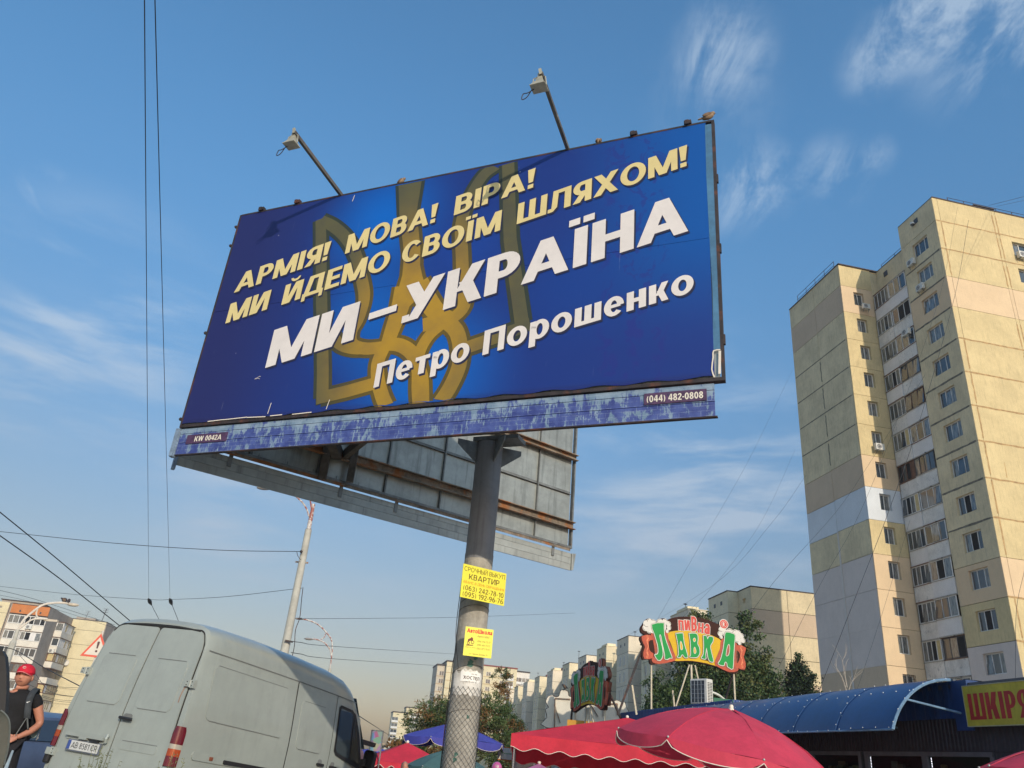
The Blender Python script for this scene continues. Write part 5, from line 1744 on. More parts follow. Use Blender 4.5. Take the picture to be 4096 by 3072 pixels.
# ------------------------------------------------------------------ weeds in front of the van
weed_m = mat('dry_weed', (.16, .17, .08), .9, .3, 9, col2=(.30, .26, .15), c2s=4)
for wi, (px, py, D, sc2, lb) in enumerate(((365, 3105, 5.6, 1.0, 'straggly grey-green weed in front of the van number plate'), (672, 3105, 5.4, .72, 'thin weed sprig in front of the van tail lamp'))):
    random.seed(20 + wi)
    p = at(px, py, D); gzz = gz(p.x, p.y)
    t = thing('weed', lb, 'weed', (p.x, p.y, gzz))
    st_, lf = MB(), MB()
    hgt = p.z - gzz
    for i in range(34):
        a = random.uniform(0, 2 * pi); r_ = random.uniform(.01, .12) * sc2
        tip = Vector((r_ * cos(a) + random.uniform(-.04, .05) * sc2, r_ * sin(a), hgt + random.uniform(-.02, .17) * sc2))
        mid = tip * .5 + Vector((0, 0, .05))
        st_.tube([(0, 0, 0), mid * .9, tip], [.002, .0016, .0008], 3)
        for j in range(26):
            b = mid.lerp(tip, random.random() ** .7); d_ = Vector((random.uniform(-1, 1), random.uniform(-1, 1), random.uniform(-.2, 1))).normalized() * random.uniform(.008, .022)
            n_ = d_.orthogonal().normalized() * .0028
            lf.face([b, b + d_ * .5 + n_, b + d_, b + d_ * .5 - n_])
    st_.build('stem', weed_m, t); lf.build('leaves', weed_m, t)


# ================================================================== people
skinm = mat('skin', (.46, .20, .13), .55, .08, 9, col2=(.38, .14, .09), c2s=6)
tee = mat('black_tshirt', (.006, .006, .008), .9, .3, 12, bump=.2)
trous = mat('dark_trousers', (.008, .008, .012), .9, .3, 10, bump=.2)
hairg = mat('grey_hair', (.25, .22, .18), .8, .3, 30)


def skinned(name, joints, bones, mt, parent, sub=2):
    """one continuous surface grown round a skeleton: joints {key: (pos, rx, ry)}"""
    keys = list(joints); idx = {k: i for i, k in enumerate(keys)}
    me = bpy.data.meshes.new(name); me.from_pydata([joints[k][0] for k in keys], [(idx[a], idx[b]) for a, b in bones], [])
    o = bpy.data.objects.new(name, me); COL.objects.link(o)
    md = o.modifiers.new('s', 'SKIN'); md.use_smooth_shade = True; md.branch_smoothing = .6
    for k in keys:
        sv = me.skin_vertices[0].data[idx[k]]; sv.radius = joints[k][1:3]; sv.use_root = (idx[k] == 0)
    sd = o.modifiers.new('u', 'SUBSURF'); sd.levels = sub; sd.render_levels = sub
    dg = bpy.context.evaluated_depsgraph_get(); dg.update()
    m2 = bpy.data.meshes.new_from_object(o.evaluated_get(dg))
    bpy.data.objects.remove(o)
    m2.materials.clear(); m2.materials.append(mt)
    m2.polygons.foreach_set('use_smooth', [True] * len(m2.polygons))
    o2 = bpy.data.objects.new(name, m2); COL.objects.link(o2); o2.parent = parent
    return o2


def face_mesh(mb_, c, R_, s_=1.0, wide=1.0):
    """head with brow, nose, cheeks, jaw; looks along local -Y before R_"""
    n, m_ = 28, 22
    vs_ = []
    for j in range(m_ + 1):
        v = -1 + 2 * j / m_
        lat = asin(v)
        for i in range(n):
            a = 2 * pi * i / n
            x = cos(lat) * sin(a); y = -cos(lat) * cos(a); z = v
            fr_ = max(0, -y) ** 2
            px_, py_, pz_ = x * .078 * wide, y * .098, z * .122
            if z < -.1:                                   # taper to jaw and chin
                k_ = min(1, (-.1 - z) / .9)
                px_ *= 1 - .15 * k_ * k_; py_ *= 1 - .08 * k_
                py_ -= .018 * k_ * fr_
            if y > 0 and z < 0: py_ *= 1 - .25 * -z       # nape
            py_ -= .006 * fr_ * exp(-((z - .26) / .10) ** 2) * (abs(x) < .7)       # brow
            py_ += .010 * exp(-((z - .08) / .11) ** 2) * exp(-((abs(x) - .36) / .15) ** 2) * (y < 0)   # eye sockets
            py_ -= .026 * exp(-((z + .20) / .15) ** 2) * exp(-(x / .13) ** 2) * (y < 0)                 # nose
            py_ -= .014 * exp(-((z - .02) / .18) ** 2) * exp(-(x / .10) ** 2) * (y < 0)
            py_ -= .007 * exp(-((z + .50) / .10) ** 2) * exp(-(x / .30) ** 2) * (y < 0)                 # lips
            px_ += .006 * x * exp(-((z + .12) / .2) ** 2) * fr_
            vs_.append(c + R_ @ (Vector((px_, py_, pz_)) * s_))
    mb_.add(vs_, [(j * n + i, j * n + (i + 1) % n, (j + 1) * n + (i + 1) % n, (j + 1) * n + i) for j in range(m_) for i in range(n)])
    for s2 in (-1, 1):                                    # ears
        mb_.ball(c + R_ @ (Vector((s2 * .080 * wide, .012, -.012)) * s_), .011 * s_, .020 * s_, .032 * s_, 10, 8, M=R_)


def hand(joints, bones, wrist, dirv, palm_n, L, key, spread=.35, curl=.5):
    """palm and five fingers rooted inside the palm; returns via skeleton dictionaries"""
    d = Vector(dirv).normalized(); nrm = Vector(palm_n).normalized(); side = d.cross(nrm).normalized()
    w = Vector(wrist)
    joints[key + 'p'] = (tuple(w + d * .045), .034, .017)
    bones.append((key + 'w', key + 'p'))
    return d, nrm, side, w


def fingers(name, wrist, dirv, palm_n, parent, mt, spread=.30, curl=.35, thumb=1, s_=1.0):
    d = Vector(dirv).normalized(); nrm = (Vector(palm_n) - d * Vector(palm_n).dot(d)).normalized(); side = d.cross(nrm).normalized()
    w = Vector(wrist); obs = []
    mb_ = MB()
    # palm as a rounded slab continuing the wrist
    sec = []
    for t_, hw_, th in ((0, .026, .021), (.03, .034, .019), (.06, .041, .016), (.085, .042, .013), (.095, .038, .010)):
        sec.append([w + d * t_ * s_ + side * hw_ * cos(2 * pi * k / 12) * s_ + nrm * th * sin(2 * pi * k / 12) * s_ for k in range(12)])
    for a, b in zip(sec, sec[1:]):
        for k in range(12):
            mb_.face([a[k], a[(k + 1) % 12], b[(k + 1) % 12], b[k]])
    mb_.face(sec[-1]); mb_.face(sec[0][::-1])
    for i, (off, ln, sp) in enumerate(((-.031, .068, -1.0), (-.011, .082, -.35), (.010, .076, .3), (.029, .060, 1.0))):
        p = w + (d * .078 + side * off) * s_
        dd = (d + side * spread * sp).normalized(); pts = [p]; rr_ = [.0095 * s_]
        c_ = 0
        for f, r_ in ((.40, .0088), (.33, .0080), (.27, .0062)):
            c_ += curl
            v = (dd * cos(c_) - nrm * sin(c_))
            p = p + v * ln * f * s_; pts.append(p); rr_.append(r_ * s_)
        mb_.tube(smooth_pts(pts, 3), [rr_[0] + (rr_[-1] - rr_[0]) * j / 9 for j in range(10)], 8)
        mb_.ball(pts[-1], rr_[-1], n=8, m=5)
    p = w + (d * .028 + side * (-.030 * thumb)) * s_
    pts = [p, p + (d * .5 - side * thumb * .8 - nrm * .2).normalized() * .036 * s_, p + (d * .5 - side * thumb * .8 - nrm * .2).normalized() * .036 * s_ + (d * .85 - side * thumb * .45 - nrm * .3).normalized() * .034 * s_]
    mb_.tube(smooth_pts(pts, 3), [.013 * s_, .013 * s_, .012 * s_, .0115 * s_, .0105 * s_, .0095 * s_, .009 * s_], 8); mb_.ball(pts[-1], .009 * s_, n=8, m=5)
    return mb_


def join(objs, name, parent):
    """several surfaces of one body as a single mesh"""
    base = objs[0]
    vs_, fs_, mis, mats_ = [], [], [], []
    for o in objs:
        off = len(vs_); mo = []
        for m_ in o.data.materials:
            if m_ not in mats_: mats_.append(m_)
            mo.append(mats_.index(m_))
        vs_ += [tuple(v.co) for v in o.data.vertices]
        for p in o.data.polygons:
            fs_.append([off + i for i in p.vertices]); mis.append(mo[p.material_index] if mo else 0)
    me = bpy.data.meshes.new(name); me.from_pydata(vs_, [], fs_)
    for m_ in mats_: me.materials.append(m_)
    me.polygons.foreach_set('material_index', mis); me.polygons.foreach_set('use_smooth', [True] * len(fs_)); me.update()
    for o in objs: bpy.data.objects.remove(o)
    o = bpy.data.objects.new(name, me); COL.objects.link(o); o.parent = parent
    return o


# ---- man in the red cap, hand on hip. Local frame: X to the photograph's right, -Y towards the camera, Z up; origin between his feet
MX = at_az(-28.2, 12.3, 0)
man = thing('person', 'man in red cap and black T-shirt, hand on hip, left of the white van', 'person', (MX.x, MX.y, gz(MX.x, MX.y) + .0), radians(28.2))
hz = 1.585 + (1.735 - 1.735)
body_j = {'pelvis': ((.00, .0, .93), .165, .125), 'waist': ((.0, .0, 1.08), .165, .13), 'chest': ((.0, .01, 1.28), .185, .135), 'uchest': ((.01, .02, 1.42), .15, .11),
          'neck': ((.0, .02, 1.50), .085, .080), 'neck2': ((-.005, .005, 1.56), .076, .076),
          'shL': ((-.17, .03, 1.42), .075, .07), 'elL': ((-.27, .0, 1.15), .050, .050), 'wrL': ((-.22, -.12, .93), .032, .03),
          'shR': ((.185, -.02, 1.41), .078, .075), 'elR0': ((.245, -.03, 1.27), .060, .060), 'elR': ((.315, -.02, 1.12), .050, .050), 'foR': ((.235, -.09, 1.03), .044, .043), 'wrR': ((.10, -.19, .945), .028, .026),
          'hipL': ((-.10, .0, .86), .105, .10), 'knL': ((-.12, -.02, .48), .070, .07), 'anL': ((-.13, .02, .09), .045, .05), 'toL': ((-.15, -.13, .045), .045, .035),
          'hipR': ((.10, .0, .86), .105, .10), 'knR': ((.13, -.02, .48), .070, .07), 'anR': ((.15, .02, .09), .045, .05), 'toR': ((.19, -.12, .045), .045, .035)}
bones_ = [('pelvis', 'waist'), ('waist', 'chest'), ('chest', 'uchest'), ('uchest', 'neck'), ('neck', 'neck2'), ('uchest', 'shL'), ('shL', 'elL'), ('elL', 'wrL'), ('uchest', 'shR'),
          ('shR', 'elR0'), ('elR0', 'elR'), ('elR', 'foR'), ('foR', 'wrR'), ('pelvis', 'hipL'), ('hipL', 'knL'), ('knL', 'anL'), ('anL', 'toL'), ('pelvis', 'hipR'), ('hipR', 'knR'), ('knR', 'anR'), ('anR', 'toR')]
parts = [skinned('b', body_j, bones_, skinm, man)]
Rh = Matrix.Rotation(radians(-18), 3, 'Z') @ Matrix.Rotation(radians(-3), 3, 'X')
hc = Vector((-.028, -.015, 1.640))
hm = MB(); face_mesh(hm, hc, Rh, 1.06, 1.18); parts.append(hm.build('h', skinm, man))
hm = fingers('hand', (.10, -.19, .945), (-.9, -.35, -.35), (.1, -.7, .5), man, skinm, .25, .12, -1); parts.append(hm.build('h', skinm, man))
hm = fingers('hand', (-.22, -.12, .93), (.2, -.5, -.8), (1, 0, 0), man, skinm, .1, .4, 1); parts.append(hm.build('h', skinm, man))
body = join(parts, 'body', man)
fd = MB()
LP_ = lambda x, y, z: hc + Rh @ (Vector((x, y, z)) * 1.06)
for s_ in (-1, 1):
    fd.ball(LP_(s_ * .031, -.083, .012), .012, .006, .0055, 10, 6, 0, Rh); fd.ball(LP_(s_ * .031, -.0885, .012), .0045, .003, .0045, 8, 5, 1, Rh)
    fd.tube([LP_(s_ * .052, -.082, .030), LP_(s_ * .034, -.094, .036), LP_(s_ * .014, -.095, .030)], .0036, 5, 2)
    fd.tube([LP_(s_ * .046, -.084, .019), LP_(s_ * .032, -.0905, .0215), LP_(s_ * .018, -.089, .017)], .0022, 4, 2)
fd.tube([LP_(-.027, -.094, -.062), LP_(0, -.104, -.059), LP_(.026, -.094, -.062)], .0032, 5, 3)
fd.tube([LP_(-.010, -.113, -.036), LP_(0, -.113, -.037), LP_(.010, -.113, -.036)], .003, 4, 2)
fd.build('face_features', [mat('eye_white', (.45, .38, .35), .3, 0), mat('pupil', (.01, .01, .01), .2, 0), mat('brow', (.12, .05, .03), .8, .1), mat('lips', (.22, .045, .04), .6, .1)], man, smooth='all')
# cap
capm = mat('red_cap', (.55, .008, .03), .8, .12, 12, bump=.15)
cp = MB(); n = 24
rows_ = []
for j in range(9):
    a = pi / 2 * j / 8
    rows_.append([hc + Rh @ Vector((.098 * cos(a) * cos(2 * pi * k / n) * 1.08, .117 * cos(a) * sin(2 * pi * k / n) + .006, .042 + .112 * sin(a) ** .85)) for k in range(n)])
for a, b in zip(rows_, rows_[1:]):
    for k in range(n): cp.face([a[k], a[(k + 1) % n], b[(k + 1) % n], b[k]])
cp.ball(rows_[-1][0], .009, .009, .005, 8, 4)
cap_o = cp.build('cap', capm, man, smooth='all')
cp = MB(); nb = 14; br_ = []
for k in range(nb + 1):
    a = pi + pi * k / nb; c__ = cos(a); s__ = sin(a)
    inn = Vector((.097 * c__, .106 * s__ + .004, .043)); out_ = Vector((.092 * c__, .106 * s__ - .070 * abs(s__) ** .8, .022 + .016 * abs(s__) - .018 * c__ * c__))
    br_.append((hc + Rh @ inn, hc + Rh @ out_))
for (a, b), (c_, d_) in zip(br_, br_[1:]):
    cp.face([a, c_, d_, b]); e_ = Rh @ Vector((0, 0, -.006)); cp.face([a + e_, b + e_, d_ + e_, c_ + e_]); cp.face([b, d_, d_ + e_, b + e_])
cp.build('visor', capm, cap_o, smooth=40)
cp = MB(); cp.tube([b[1] for b in br_], .0026, 4); cp.build('visor_trim', mat('trim_cream', (.6, .45, .40), .8, .1), cap_o)
cp = MB()
for r0 in (.020,):
    for p in arc(0, 0, r0, r0 * .75, .005, .004, 0, 360, 8) + arc(0, 0, .010, .008, .004, .003, 30, 300, 8):
        cp.face([hc + Rh @ Vector((a, -.1075 - b * -.35 * 0 - .0 + (b + .012) * .42 * 0 + .0, .098 + b)) for a, b in p])
em = cp.build('cap_emblem', mat('trim_cream', (0, 0, 0)), cap_o); em.location = (0, -.002, 0)
# t-shirt and trousers as shells over the body
shirt_j = {'pelvis': ((.0, .0, .94), .185, .150), 'waist': ((.0, -.01, 1.08), .192, .160), 'chest': ((.0, .0, 1.28), .206, .165), 'uchest': ((.005, .01, 1.42), .170, .142), 'neck': ((.0, .02, 1.482), .098, .096),
           'shL': ((-.17, .03, 1.42), .088, .083), 'slL': ((-.235, .015, 1.24), .078, .078), 'shR': ((.185, -.02, 1.41), .092, .088), 'slR': ((.252, -.03, 1.26), .082, .080)}
skinned('tshirt', shirt_j, [('pelvis', 'waist'), ('waist', 'chest'), ('chest', 'uchest'), ('uchest', 'neck'), ('uchest', 'shL'), ('shL', 'slL'), ('uchest', 'shR'), ('shR', 'slR')], tee, man)
tr_j = {'pelvis': ((.0, .0, .90), .175, .14), 'hipL': ((-.10, .0, .84), .12, .115), 'knL': ((-.12, -.02, .48), .09, .09), 'anL': ((-.13, .02, .10), .075, .08), 'hipR': ((.10, .0, .84), .12, .115), 'knR': ((.13, -.02, .48), .09, .09), 'anR': ((.15, .02, .10), .075, .08)}
skinned('trousers', tr_j, [('pelvis', 'hipL'), ('hipL', 'knL'), ('knL', 'anL'), ('pelvis', 'hipR'), ('hipR', 'knR'), ('knR', 'anR')], trous, man)
# rucksack on his back with padded straps
grey_s = mat('strap_grey', (.035, .042, .05), .8, .2, 10); bpm = mat('rucksack_black', (.008, .008, .012), .8, .25, 10)
bag = thing('rucksack', 'black rucksack with grey panels worn by the man in the red cap', 'rucksack', man.location, radians(28.2))
q = MB()
secs = []
for z, w, d_, yy in ((.90, .10, .05, .22), (.93, .16, .09, .23), (1.05, .19, .11, .25), (1.25, .18, .11, .25), (1.42, .15, .08, .22), (1.48, .09, .04, .20)):
    secs.append([Vector((.10 + w * cos(2 * pi * k / 16), yy + d_ * sin(2 * pi * k / 16), z)) for k in range(16)])
for a, b in zip(secs, secs[1:]):
    for k in range(16): q.face([a[k], a[(k + 1) % 16], b[(k + 1) % 16], b[k]])
q.face(secs[0][::-1]); q.face(secs[-1]); q.build('pack', bpm, bag, smooth='all')
q = MB()
sp = smooth_pts([(.17, .12, 1.44), (.155, .0, 1.515), (.12, -.12, 1.46), (.11, -.175, 1.36), (.13, -.185, 1.24), (.15, -.17, 1.16)], 5)
for a, b in zip(sp, sp[1:]):
    pass
for off, wd in ((0, .038),):
    L_ = [(p + Vector((-wd, 0, 0)), p + Vector((wd, .0, 0)), p + Vector((-wd * .7, -.016, .008)), p + Vector((wd * .7, -.016, .008))) for p in sp]
    for a, b in zip(L_, L_[1:]):
        q.face([a[2], a[3], b[3], b[2]]); q.face([a[0], a[2], b[2], b[0]]); q.face([a[3], a[1], b[1], b[3]])
so = q.build('shoulder_strap', grey_s, bag, smooth='all')
q = MB(); q.face([(.085, -.2045, 1.348), (.100, -.2045, 1.352), (.128, -.2045, 1.366), (.098, -.2045, 1.342), (.088, -.2045, 1.340)]); q.build('swoosh_mark', flat('mark_white', (.8, .8, .8)), so)
q = MB(); q.tube([(.15, -.185, 1.17), (.19, -.16, 1.06), (.24, -.02, .98)], .010, 5); q.tube([(.14, -.187, 1.17), (.09, -.205, 1.0), (.08, -.19, .9)], .006, 5); q.build('webbing', mat('webbing', (.12, .13, .13), .8, .2), bag)
q = MB(); q.prism([(.24, 1.09), (.29, 1.10), (.325, 1.05), (.315, .97), (.27, .94), (.23, 1.02)], lambda a, b, d: (a, d, b), .04, .10); q.build('mesh_pocket', mat('pocket_grey', (.16, .21, .20), .8, .2, 10), bag)
q = MB(); q.tube(smooth_pts([(.27, .12, 1.30), (.315, .10, 1.22), (.335, .09, 1.1), (.335, .09, .98), (.325, .08, .93)]), .006, 5); q.build('piping', mat('piping_grey', (.25, .26, .27), .8, .1), bag)
q = MB(); q.ball((.335, .07, .955), .012, .012, .016, 8, 6); q.build('toggle', mat('piping_grey', (0, 0, 0)), bag)


def simple_person(label, az, D, ztop, hair, shirt, facing=0, hw_=1.0, hat=None):
    p = at_az(az, D, 0); g0 = gz(p.x, p.y); H = ztop - g0; s_ = H / 1.75
    t = thing('person', label, 'person', (p.x, p.y, g0), radians(-az + facing)); t.scale = (s_, s_, s_)
    j = {'pelvis': ((0, 0, .93), .15, .11), 'chest': ((0, .0, 1.25), .17, .12), 'uchest': ((0, .0, 1.40), .15, .10), 'neck': ((0, .01, 1.53), .055, .055),
         'shL': ((-.18, 0, 1.40), .065, .06), 'elL': ((-.23, .02, 1.12), .045, .045), 'wrL': ((-.21, -.06, .88), .03, .03), 'shR': ((.18, 0, 1.40), .065, .06), 'elR': ((.23, .02, 1.12), .045, .045), 'wrR': ((.21, -.06, .88), .03, .03),
         'hL': ((-.09, 0, .86), .1, .1), 'kL': ((-.1, -.01, .48), .065, .065), 'aL': ((-.1, .02, .08), .045, .05), 'tL': ((-.11, -.12, .04), .04, .035),
         'hR': ((.09, 0, .86), .1, .1), 'kR': ((.1, -.01, .48), .065, .065), 'aR': ((.1, .02, .08), .045, .05), 'tR': ((.11, -.12, .04), .04, .035)}
    b = [('pelvis', 'chest'), ('chest', 'uchest'), ('uchest', 'neck'), ('uchest', 'shL'), ('shL', 'elL'), ('elL', 'wrL'), ('uchest', 'shR'), ('shR', 'elR'), ('elR', 'wrR'), ('pelvis', 'hL'), ('hL', 'kL'), ('kL', 'aL'), ('aL', 'tL'), ('pelvis', 'hR'), ('hR', 'kR'), ('kR', 'aR'), ('aR', 'tR')]
    pr = [skinned('b', j, b, skinm, t, 1)]
    h = MB(); face_mesh(h, Vector((0, -.01, 1.63)), Matrix.Identity(3)); pr.append(h.build('h', skinm, t))
    for sd in (-1, 1):
        h = fingers('h', (sd * .21, -.06, .88), (0, -.2, -1), (sd, 0, 0), t, skinm, .1, .3, sd); pr.append(h.build('h', skinm, t))
    join(pr, 'body', t)
    h = MB()
    for jj in range(7):
        pass
    n = 18; rw_ = []
    for jj in range(9):
        a = pi / 2 - (pi * .62) * jj / 8
        rw_.append([Vector((.088 * cos(a) * cos(2 * pi * k / n), .105 * cos(a) * sin(2 * pi * k / n) + .010 - (0 if sin(2 * pi * k / n) > -.2 or jj < 4 else -.06), 1.635 + .125 * sin(a) + (0 if sin(2 * pi * k / n) > -.2 else .05 * max(0, jj - 3) / 5 * 2))) for k in range(n)])
    for a, b_ in zip(rw_, rw_[1:]):
        for k in range(n): h.face([a[k], a[(k + 1) % n], b_[(k + 1) % n], b_[k]])
    h.build('hair', hair, t, smooth='all')
    sj = {'pelvis': ((0, 0, .95), .17, .13), 'chest': ((0, .0, 1.25), .185, .135), 'uchest': ((0, .0, 1.405), .16, .11), 'neck': ((0, .01, 1.475), .075, .072), 'shL': ((-.18, 0, 1.40), .078, .072), 'slL': ((-.21, .01, 1.22), .066, .066), 'shR': ((.18, 0, 1.40), .078, .072), 'slR': ((.21, .01, 1.22), .066, .066)}
    skinned('shirt', sj, [('pelvis', 'chest'), ('chest', 'uchest'), ('uchest', 'neck'), ('uchest', 'shL'), ('shL', 'slL'), ('uchest', 'shR'), ('shR', 'slR')], shirt, t, 1)
    skinned('trousers', {'pelvis': ((.0, .0, .90), .16, .12), 'hipL': ((-.09, .0, .84), .11, .105), 'knL': ((-.1, -.01, .48), .08, .08), 'anL': ((-.1, .02, .12), .065, .07), 'hipR': ((.09, .0, .84), .11, .105), 'knR': ((.1, -.01, .48), .08, .08), 'anR': ((.1, .02, .12), .065, .07)},
            [('pelvis', 'hipL'), ('hipL', 'knL'), ('knL', 'anL'), ('pelvis', 'hipR'), ('hipR', 'knR'), ('knR', 'anR')], trous, t, 1)
    return t


lilacs = mat('lilac_shirt', (.30, .18, .42), .8, .1); blond = mat('blond_hair', (.45, .28, .13), .8, .2, 30); whs = mat('pale_shirt', (.5, .48, .45), .8, .1)
dkh = mat('dark_hair', (.03, .02, .015), .7, .2, 30)
simple_person('grey-haired man under the small red tent, only his head in view', -4.75, 20.6, 1.065, hairg, lilacs)
simple_person('fair-haired shopper just right of the grey-haired man, top of head in view', -4.02, 21.4, .93, blond, whs, 1.0)
simple_person('brown-haired shopper left of the grey-haired man by the van mirror', -5.75, 21.8, .90, blond, whs, .4)
simple_person('shopper half hidden behind the billboard pole foot', -2.35, 21.2, .91, blond, trous, -.5)
simple_person('dark-haired shopper by the lilac stall canopy, top of head in view', 5.35, 20.6, 1.02, dkh, whs, 2.0)

# ================================================================== cars behind and beside the man
bluec = mat('blue_car_paint', (.06, .085, .155), .4, .08, 3, coat=.4)
car = thing('parked_car', 'dusty blue car parked behind the man, beside the van', 'car', (-7.35, 15.2, gz(-7.3, 15.2) + .16), radians(-23))
prof_c = [(-2.1, .25), (-2.15, .75), (-2.05, .95), (-1.75, 1.02), (-1.2, 1.36), (-.7, 1.46), (.2, 1.47), (.75, 1.36), (1.35, 1.02), (2.0, .85), (2.2, .6), (2.2, .25)]
q = MB()
cx_ = [(.86, 0), (.86, .93), (.80, 1.0), (.68, 1.36), (.45, 1.44), (0, 1.47)]
stn = []
for y, zt in prof_c[1:-1]:
    r_ = []
    for w_, z in ((.80, .25), (.86, .45), (.87, .70), (.84, .95), (.80, 1.0), (.72, 1.22), (.64, 1.38), (.45, 1.45), (0, 1.47)):
        r_.append((w_ if z < .96 else w_, y, min(z, zt) if z > .25 else z))
    stn.append(r_)
skin(stn, q)
for r_ in (stn[0], stn[-1]):
    for a, b in zip(r_, r_[1:]):
        q.face([a, b, (-b[0], b[1], b[2]), (-a[0], a[1], a[2])])
q.build('body', bluec, car, smooth=35)
q = MB()
for s_ in (-1, 1):
    q.face([(s_ * .812, -1.25, 1.03), (s_ * .812, -.25, 1.03), (s_ * .665, -.25, 1.36), (s_ * .68, -.95, 1.33)]); q.face([(s_ * .812, -.18, 1.03), (s_ * .812, 1.05, 1.03), (s_ * .67, .45, 1.36), (s_ * .665, -.18, 1.36)])
q.face([(-.62, -1.62, 1.08), (.62, -1.62, 1.08), (.55, -1.18, 1.375), (-.55, -1.18, 1.375)])
q.build('window', glassy('car_glass', (.03, .04, .06), .03, .9), car)
q = MB(); q.tube(smooth_pts([(-.80, -1.72, 1.045), (-.66, -1.2, 1.38), (-.6, -.9, 1.45)]), .012, 4); q.tube(smooth_pts([(.80, -1.72, 1.045), (.66, -1.2, 1.38), (.6, -.9, 1.45)]), .012, 4)
q.tube([(-.60, -1.70, 1.045), (.60, -1.70, 1.045)], .010, 4); q.build('rubber_seal', rub, car)
q = MB(); q.box(-.84, .84, -2.22, -2.0, .28, .62); q.build('bumper', rub, car, bevel=.03)
for s_ in (-1, 1):
    q = MB(); q.box(s_ * .72 - .13, s_ * .72 + .13, -2.17, -2.02, .72, .90); q.build('tail_lamp', mat('lamp_red', (0, 0, 0)), car, bevel=.02)
for x_, y_ in ((.76, -1.35), (-.76, -1.35), (.76, 1.35), (-.76, 1.35)):
    w_ = MB(); w_.lathe([(0, -.1), (.18, -.1), (.29, -.09), (.305, -.05), (.305, .05), (.29, .09), (.18, .1), (0, .1)], 20)
    wo = w_.build('wheel', rub, car, smooth=True); wo.location = (x_, y_, .30); wo.rotation_euler.y = radians(90)
# dark vehicle whose raised tailgate edge closes the left border
D_ = 6.0
pA = at(-230, 2610, D_); pB = at(38, 2615, D_)
hb_ = thing('hatchback', 'dark car with raised tailgate, only its edge at the left border', 'car', (pB.x - .95, pB.y + .6, gz(pB.x, pB.y)), radians(30))
Ri_ = Matrix.Rotation(radians(-30), 3, 'Z')
loc_ = lambda px, py, D: Ri_ @ (at(px, py, D) - hb_.location)
q = MB()
edge_pts = [loc_(8, 2602, D_), loc_(20, 2625, D_), loc_(26, 2690, D_), loc_(26, 2760, D_), loc_(20, 2850, D_)]
for d0, w_ in ((0, .0),):
    for a, b in zip(edge_pts, edge_pts[1:]):
        bk_ = Vector((-.75, .15, 0))
        q.face([a, b, b + bk_, a + bk_]); t_ = Vector((.02, .08, 0)); q.face([a, b, b + t_, a + t_]); q.face([a + t_, b + t_, b + t_ + bk_, a + t_ + bk_])
q.face([edge_pts[0], edge_pts[0] + Vector((-.75, .15, 0)), edge_pts[0] + Vector((-.73, .23, 0)), edge_pts[0] + Vector((.02, .08, 0))])
q.build('tailgate', mat('tailgate_black', (.006, .006, .008), .6, .1), hb_)
grp_ = mat('car_grey', (.035, .042, .036), .3, .1, 4, coat=.6)
q = MB()
ep = smooth_pts([loc_(-30, 2825, D_), loc_(12, 2850, D_), loc_(33, 2880, D_), loc_(36, 2925, D_), loc_(30, 2990, D_), loc_(14, 3060, D_), loc_(6, 3150, D_), loc_(4, 3350, D_)], 3)
for a, b in zip(ep, ep[1:]):
    bk_ = Vector((-.95, .1, 0)); t_ = Vector((-.03, .12, 0)); u_ = Vector((-.2, 1.6, 0))
    q.face([a, b, b + bk_, a + bk_]); q.face([a, b, b + t_, a + t_]); q.face([a + t_, b + t_, b + u_, a + u_])
q.build('rear_quarter', grp_, hb_, smooth=40)
q = MB(); q.tube([p + Vector((.003, -.004, 0)) for p in ep[2:16]], .006, 5); q.build('trim', mat('trim_grey', (.10, .11, .10), .4, .1), hb_)
for x_, y_ in ((-.85, .3), (-.85, 2.0)):
    w_ = MB(); w_.lathe([(0, -.1), (.18, -.1), (.29, -.09), (.305, -.05), (.305, .05), (.29, .09), (.18, .1), (0, .1)], 20)
    wo = w_.build('wheel', rub, hb_, smooth=True); wo.location = (x_, y_, .30); wo.rotation_euler.y = radians(90)
# pale strut of the tailgate in front of the man's hip
st_ = MB(); a = loc_(20, 3082, 5.9); b = loc_(50, 3005, 6.2); st_.tube([a, b], [.011, .007], 8); st_.build('gas_strut', mat('strut_pale', (.45, .52, .52), .4, .1), hb_)

# ================================================================== market: outlines of the painted shop sign, metres in its own plane
BOARD = [(-0.03,6.42),(-0.07,6.28),(0.04,6.09),(0.07,5.98),(0.01,5.77),(0.05,5.51),(0.17,5.51),(0.34,5.54),(0.35,5.44),(0.46,5.34),(0.9,5.44),(1.67,5.58),(2.16,5.62),(2.78,5.57),(3.26,5.49),(3.72,5.33),(4.1,5.35),(4.13,5.52),(4.41,5.48),(4.48,5.79),(4.4,6.04),(4.52,6.41),(4.25,6.48),(4.43,6.59),(4.47,6.73),(4.37,6.91),(4.2,7.08),(4.05,7.06),(3.9,7.04),(3.8,7.11),(3.79,7.3),(3.76,7.39),(3.61,7.47),(3.41,7.37),(3.35,7.24),(2.95,7.36),(2.35,7.44),(2.28,7.48),(2.15,7.43),(1.6,7.37),(1.2,7.24),(1.1,7.18),(1.0,7.24),(0.8,7.2),(0.63,7.07),(0.5,7.12),(0.31,7.17),(0.16,7.08),(0.04,6.89),(-0.05,6.74),(-0.01,6.56),(0.16,6.48)]
YEL = [(1.1,6.63),(1.44,6.77),(1.87,6.83),(2.31,6.85),(2.81,6.8),(3.18,6.7),(3.45,6.56),(3.37,6.25),(3.15,5.78),(3.12,5.6),(3.24,5.53),(2.78,5.61),(2.16,5.65),(1.67,5.6),(1.41,5.58),(1.46,5.71),(1.39,5.9),(1.24,6.27)]
